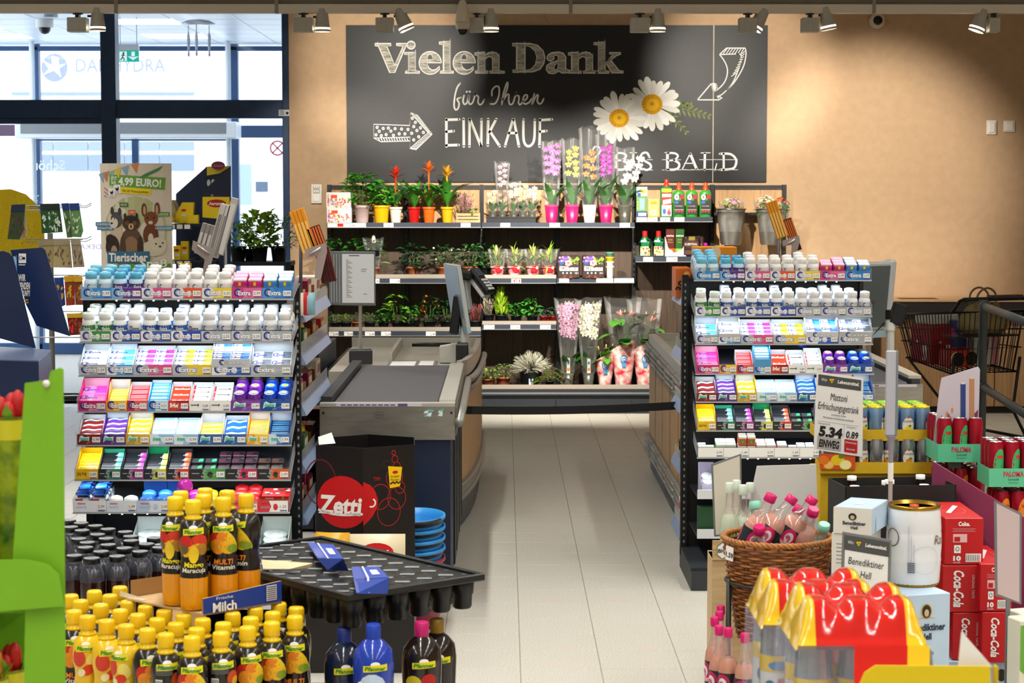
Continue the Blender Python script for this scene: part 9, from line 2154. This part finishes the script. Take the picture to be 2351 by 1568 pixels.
for s_ in(-1,1):
 MB().tube([(s_*RW,.02,zt_),(s_*RW,-.06,zt_+.08),(s_*RW,-.1,zt_+.09)],.011,WK,8).build('handle_arm',t);MB().tube([(s_*(RW-.03),.04,zb_+.1),(s_*(RW-.05),.08,.3),(s_*(RW-.02),-.05,.1)],.011,WK,8).build('rear_leg',t);MB().tube([(s_*(RW-.02),-.05,.12),(s_*FW,LN-.1,.14)],.011,WK,8).build('chassis_rail',t);MB().tube([(s_*(RW-.05),.08,.3),(s_*(FW-.03),LN-.15,zb_+.05)],.009,WK,8).build('front_stay',t)
 for y in(-.05,LN-.1):
  MB().lathe([(.055,-.012),(.06,-.008),(.06,.008),(.055,.012)],C('2a2a2c',.5),18,RT(s_*(RW-.03),y,.06,0,PI/2)).build('wheel',t);MB().box(s_*(RW-.03)-.018,s_*(RW-.03)+.018,y-.02,y+.02,.06,.14,WK).build('fork',t)
MB().tube([(-RW,-.1,zt_+.09),(RW,-.1,zt_+.09)],.014,WK,10).build('handle_bar',t);MB().rbox(-.1,.16,-.13,-.07,zt_+.095,zt_+.115,.006,C('3a3236',.4)).build('handle_plate',t)
MB().box(-RW+.04,RW-.04,.03,.2,zt_-.17,zt_-.16,C('1c1c1e',.5)).build('child_seat',t)
B0=Matrix.Translation((cxy.x,13.4,0))@Matrix.Rotation(.42,4,'Z')
hb_=thing('handbag','olive beige leather handbag in the trolley child seat','handbag',B0@Vector((.02,.12,zt_-.158)),rz=.42);HBM=C('8a7a52',.5,var=.15,vs=12)
mb=MB();n=14;vs_=[];fs=[]
for j,(f,wx,dy)in enumerate(((0,.15,.06),(.25,.2,.085),(.55,.19,.08),(.8,.15,.05),(1,.13,.025))):
 for k in range(n):a=2*PI*k/n;vs_.append((wx*math.cos(a),dy*math.sin(a),.2*f+(.012*math.cos(3*a)if j==4 else 0)))
for j in range(4):
 for k in range(n):fs.append((j*n+k,j*n+(k+1)%n,(j+1)*n+(k+1)%n,(j+1)*n+k))
fs.append(tuple(range(n))[::-1]);fs.append(tuple(4*n+k for k in range(n)));mb.add(vs_,fs,HBM,None,True).build('bag_body',hb_)
for y in(-.03,.03):MB().tube(crom3([(-.08,y,.17),(-.07,y*1.4,.27),(.0,y*1.5,.31),(.07,y*1.4,.27),(.08,y,.17)]),.007,C('7a6844',.5),8).build('bag_handle',hb_)
MB().box(-.14,.14,-.002,.002,.19,.2,C('4a3f2a',.5)).build('zip',hb_)
def inc(name,lab,cat,x,y,w,d,h,c,z=zb_+.035,rz=0,pr_=None):
 o=thing(name,lab,cat,B0@Vector((x,y,z)),rz=.42+rz);mb=MB().rbox(-w/2,w/2,-d/2,d/2,0,h,.008,C(c,.4));
 if pr_:pr_(PL(mb,(-w/2,-d/2-.0005,0)),w,h);pr_(PL(mb,(-w/2-.0005,d/2,0),(0,-1,0)),d,h)
 mb.build('pack',o)
inc('red_carton','red carton at the front end of the trolley','carton',-.1,.5,.2,.24,.26,'b01218',pr_=lambda p,w,h:(p.rect(w*.6,h*.1,w*.66,h*.5,PAPER),p.rect(w*.7,h*.1,w*.78,h*.5,PAPER),p.rect(w*.3,h*.55,w*.4,h*.6,PAPER)))
inc('paper_pack','white paper pack lying on top at the front of the trolley','pack',-.06,.52,.22,.2,.07,'d8dad8',zb_+.3);inc('blue_pack','blue and pink pack beside the red carton in the trolley','pack',.02,.36,.12,.1,.3,'3a4a8a',pr_=lambda p,w,h:(p.ell(w*.5,h*.7,w*.3,h*.12,C('d84a8a',.4)),p.rect(w*.1,h*.1,w*.9,h*.4,C('c8202a',.4))))
inc('white_bag','white printed paper bag in the middle of the trolley','bag',.1,.26,.14,.1,.3,'c8c4ba',pr_=lambda p,w,h:(p.ell(w*.5,h*.5,w*.3,h*.15,C('7a7a74',.4)),p.rect(w*.2,h*.8,w*.8,h*.88,C('c83a4a',.4))));inc('pink_bag','pale pink wrapped bag at the right of the trolley','bag',.19,.3,.12,.14,.24,'c88a94');inc('sweet_pack','red glittering sweet pack low in the trolley','pack',-.14,.2,.18,.12,.12,'b8301c')
for k,(x,y)in enumerate(((-.17,.13),(-.05,.15))):
 o=thing('jar','dark-lidded jar lying in the trolley, %s of two'%('left' if k==0 else 'right'),'jar',B0@Vector((x,y,zb_+.09)),rot=(PI/2,0,.42));MB().lathe([(.045,-.12),(.05,-.11),(.05,-.01),(.042,0)],C('d8c8a0',.15),20).build('glass',o);MB().lathe([(.044,0),(.046,.002),(.046,.016),(.043,.018)],C('0e0e10',.2),20).build('lid',o)
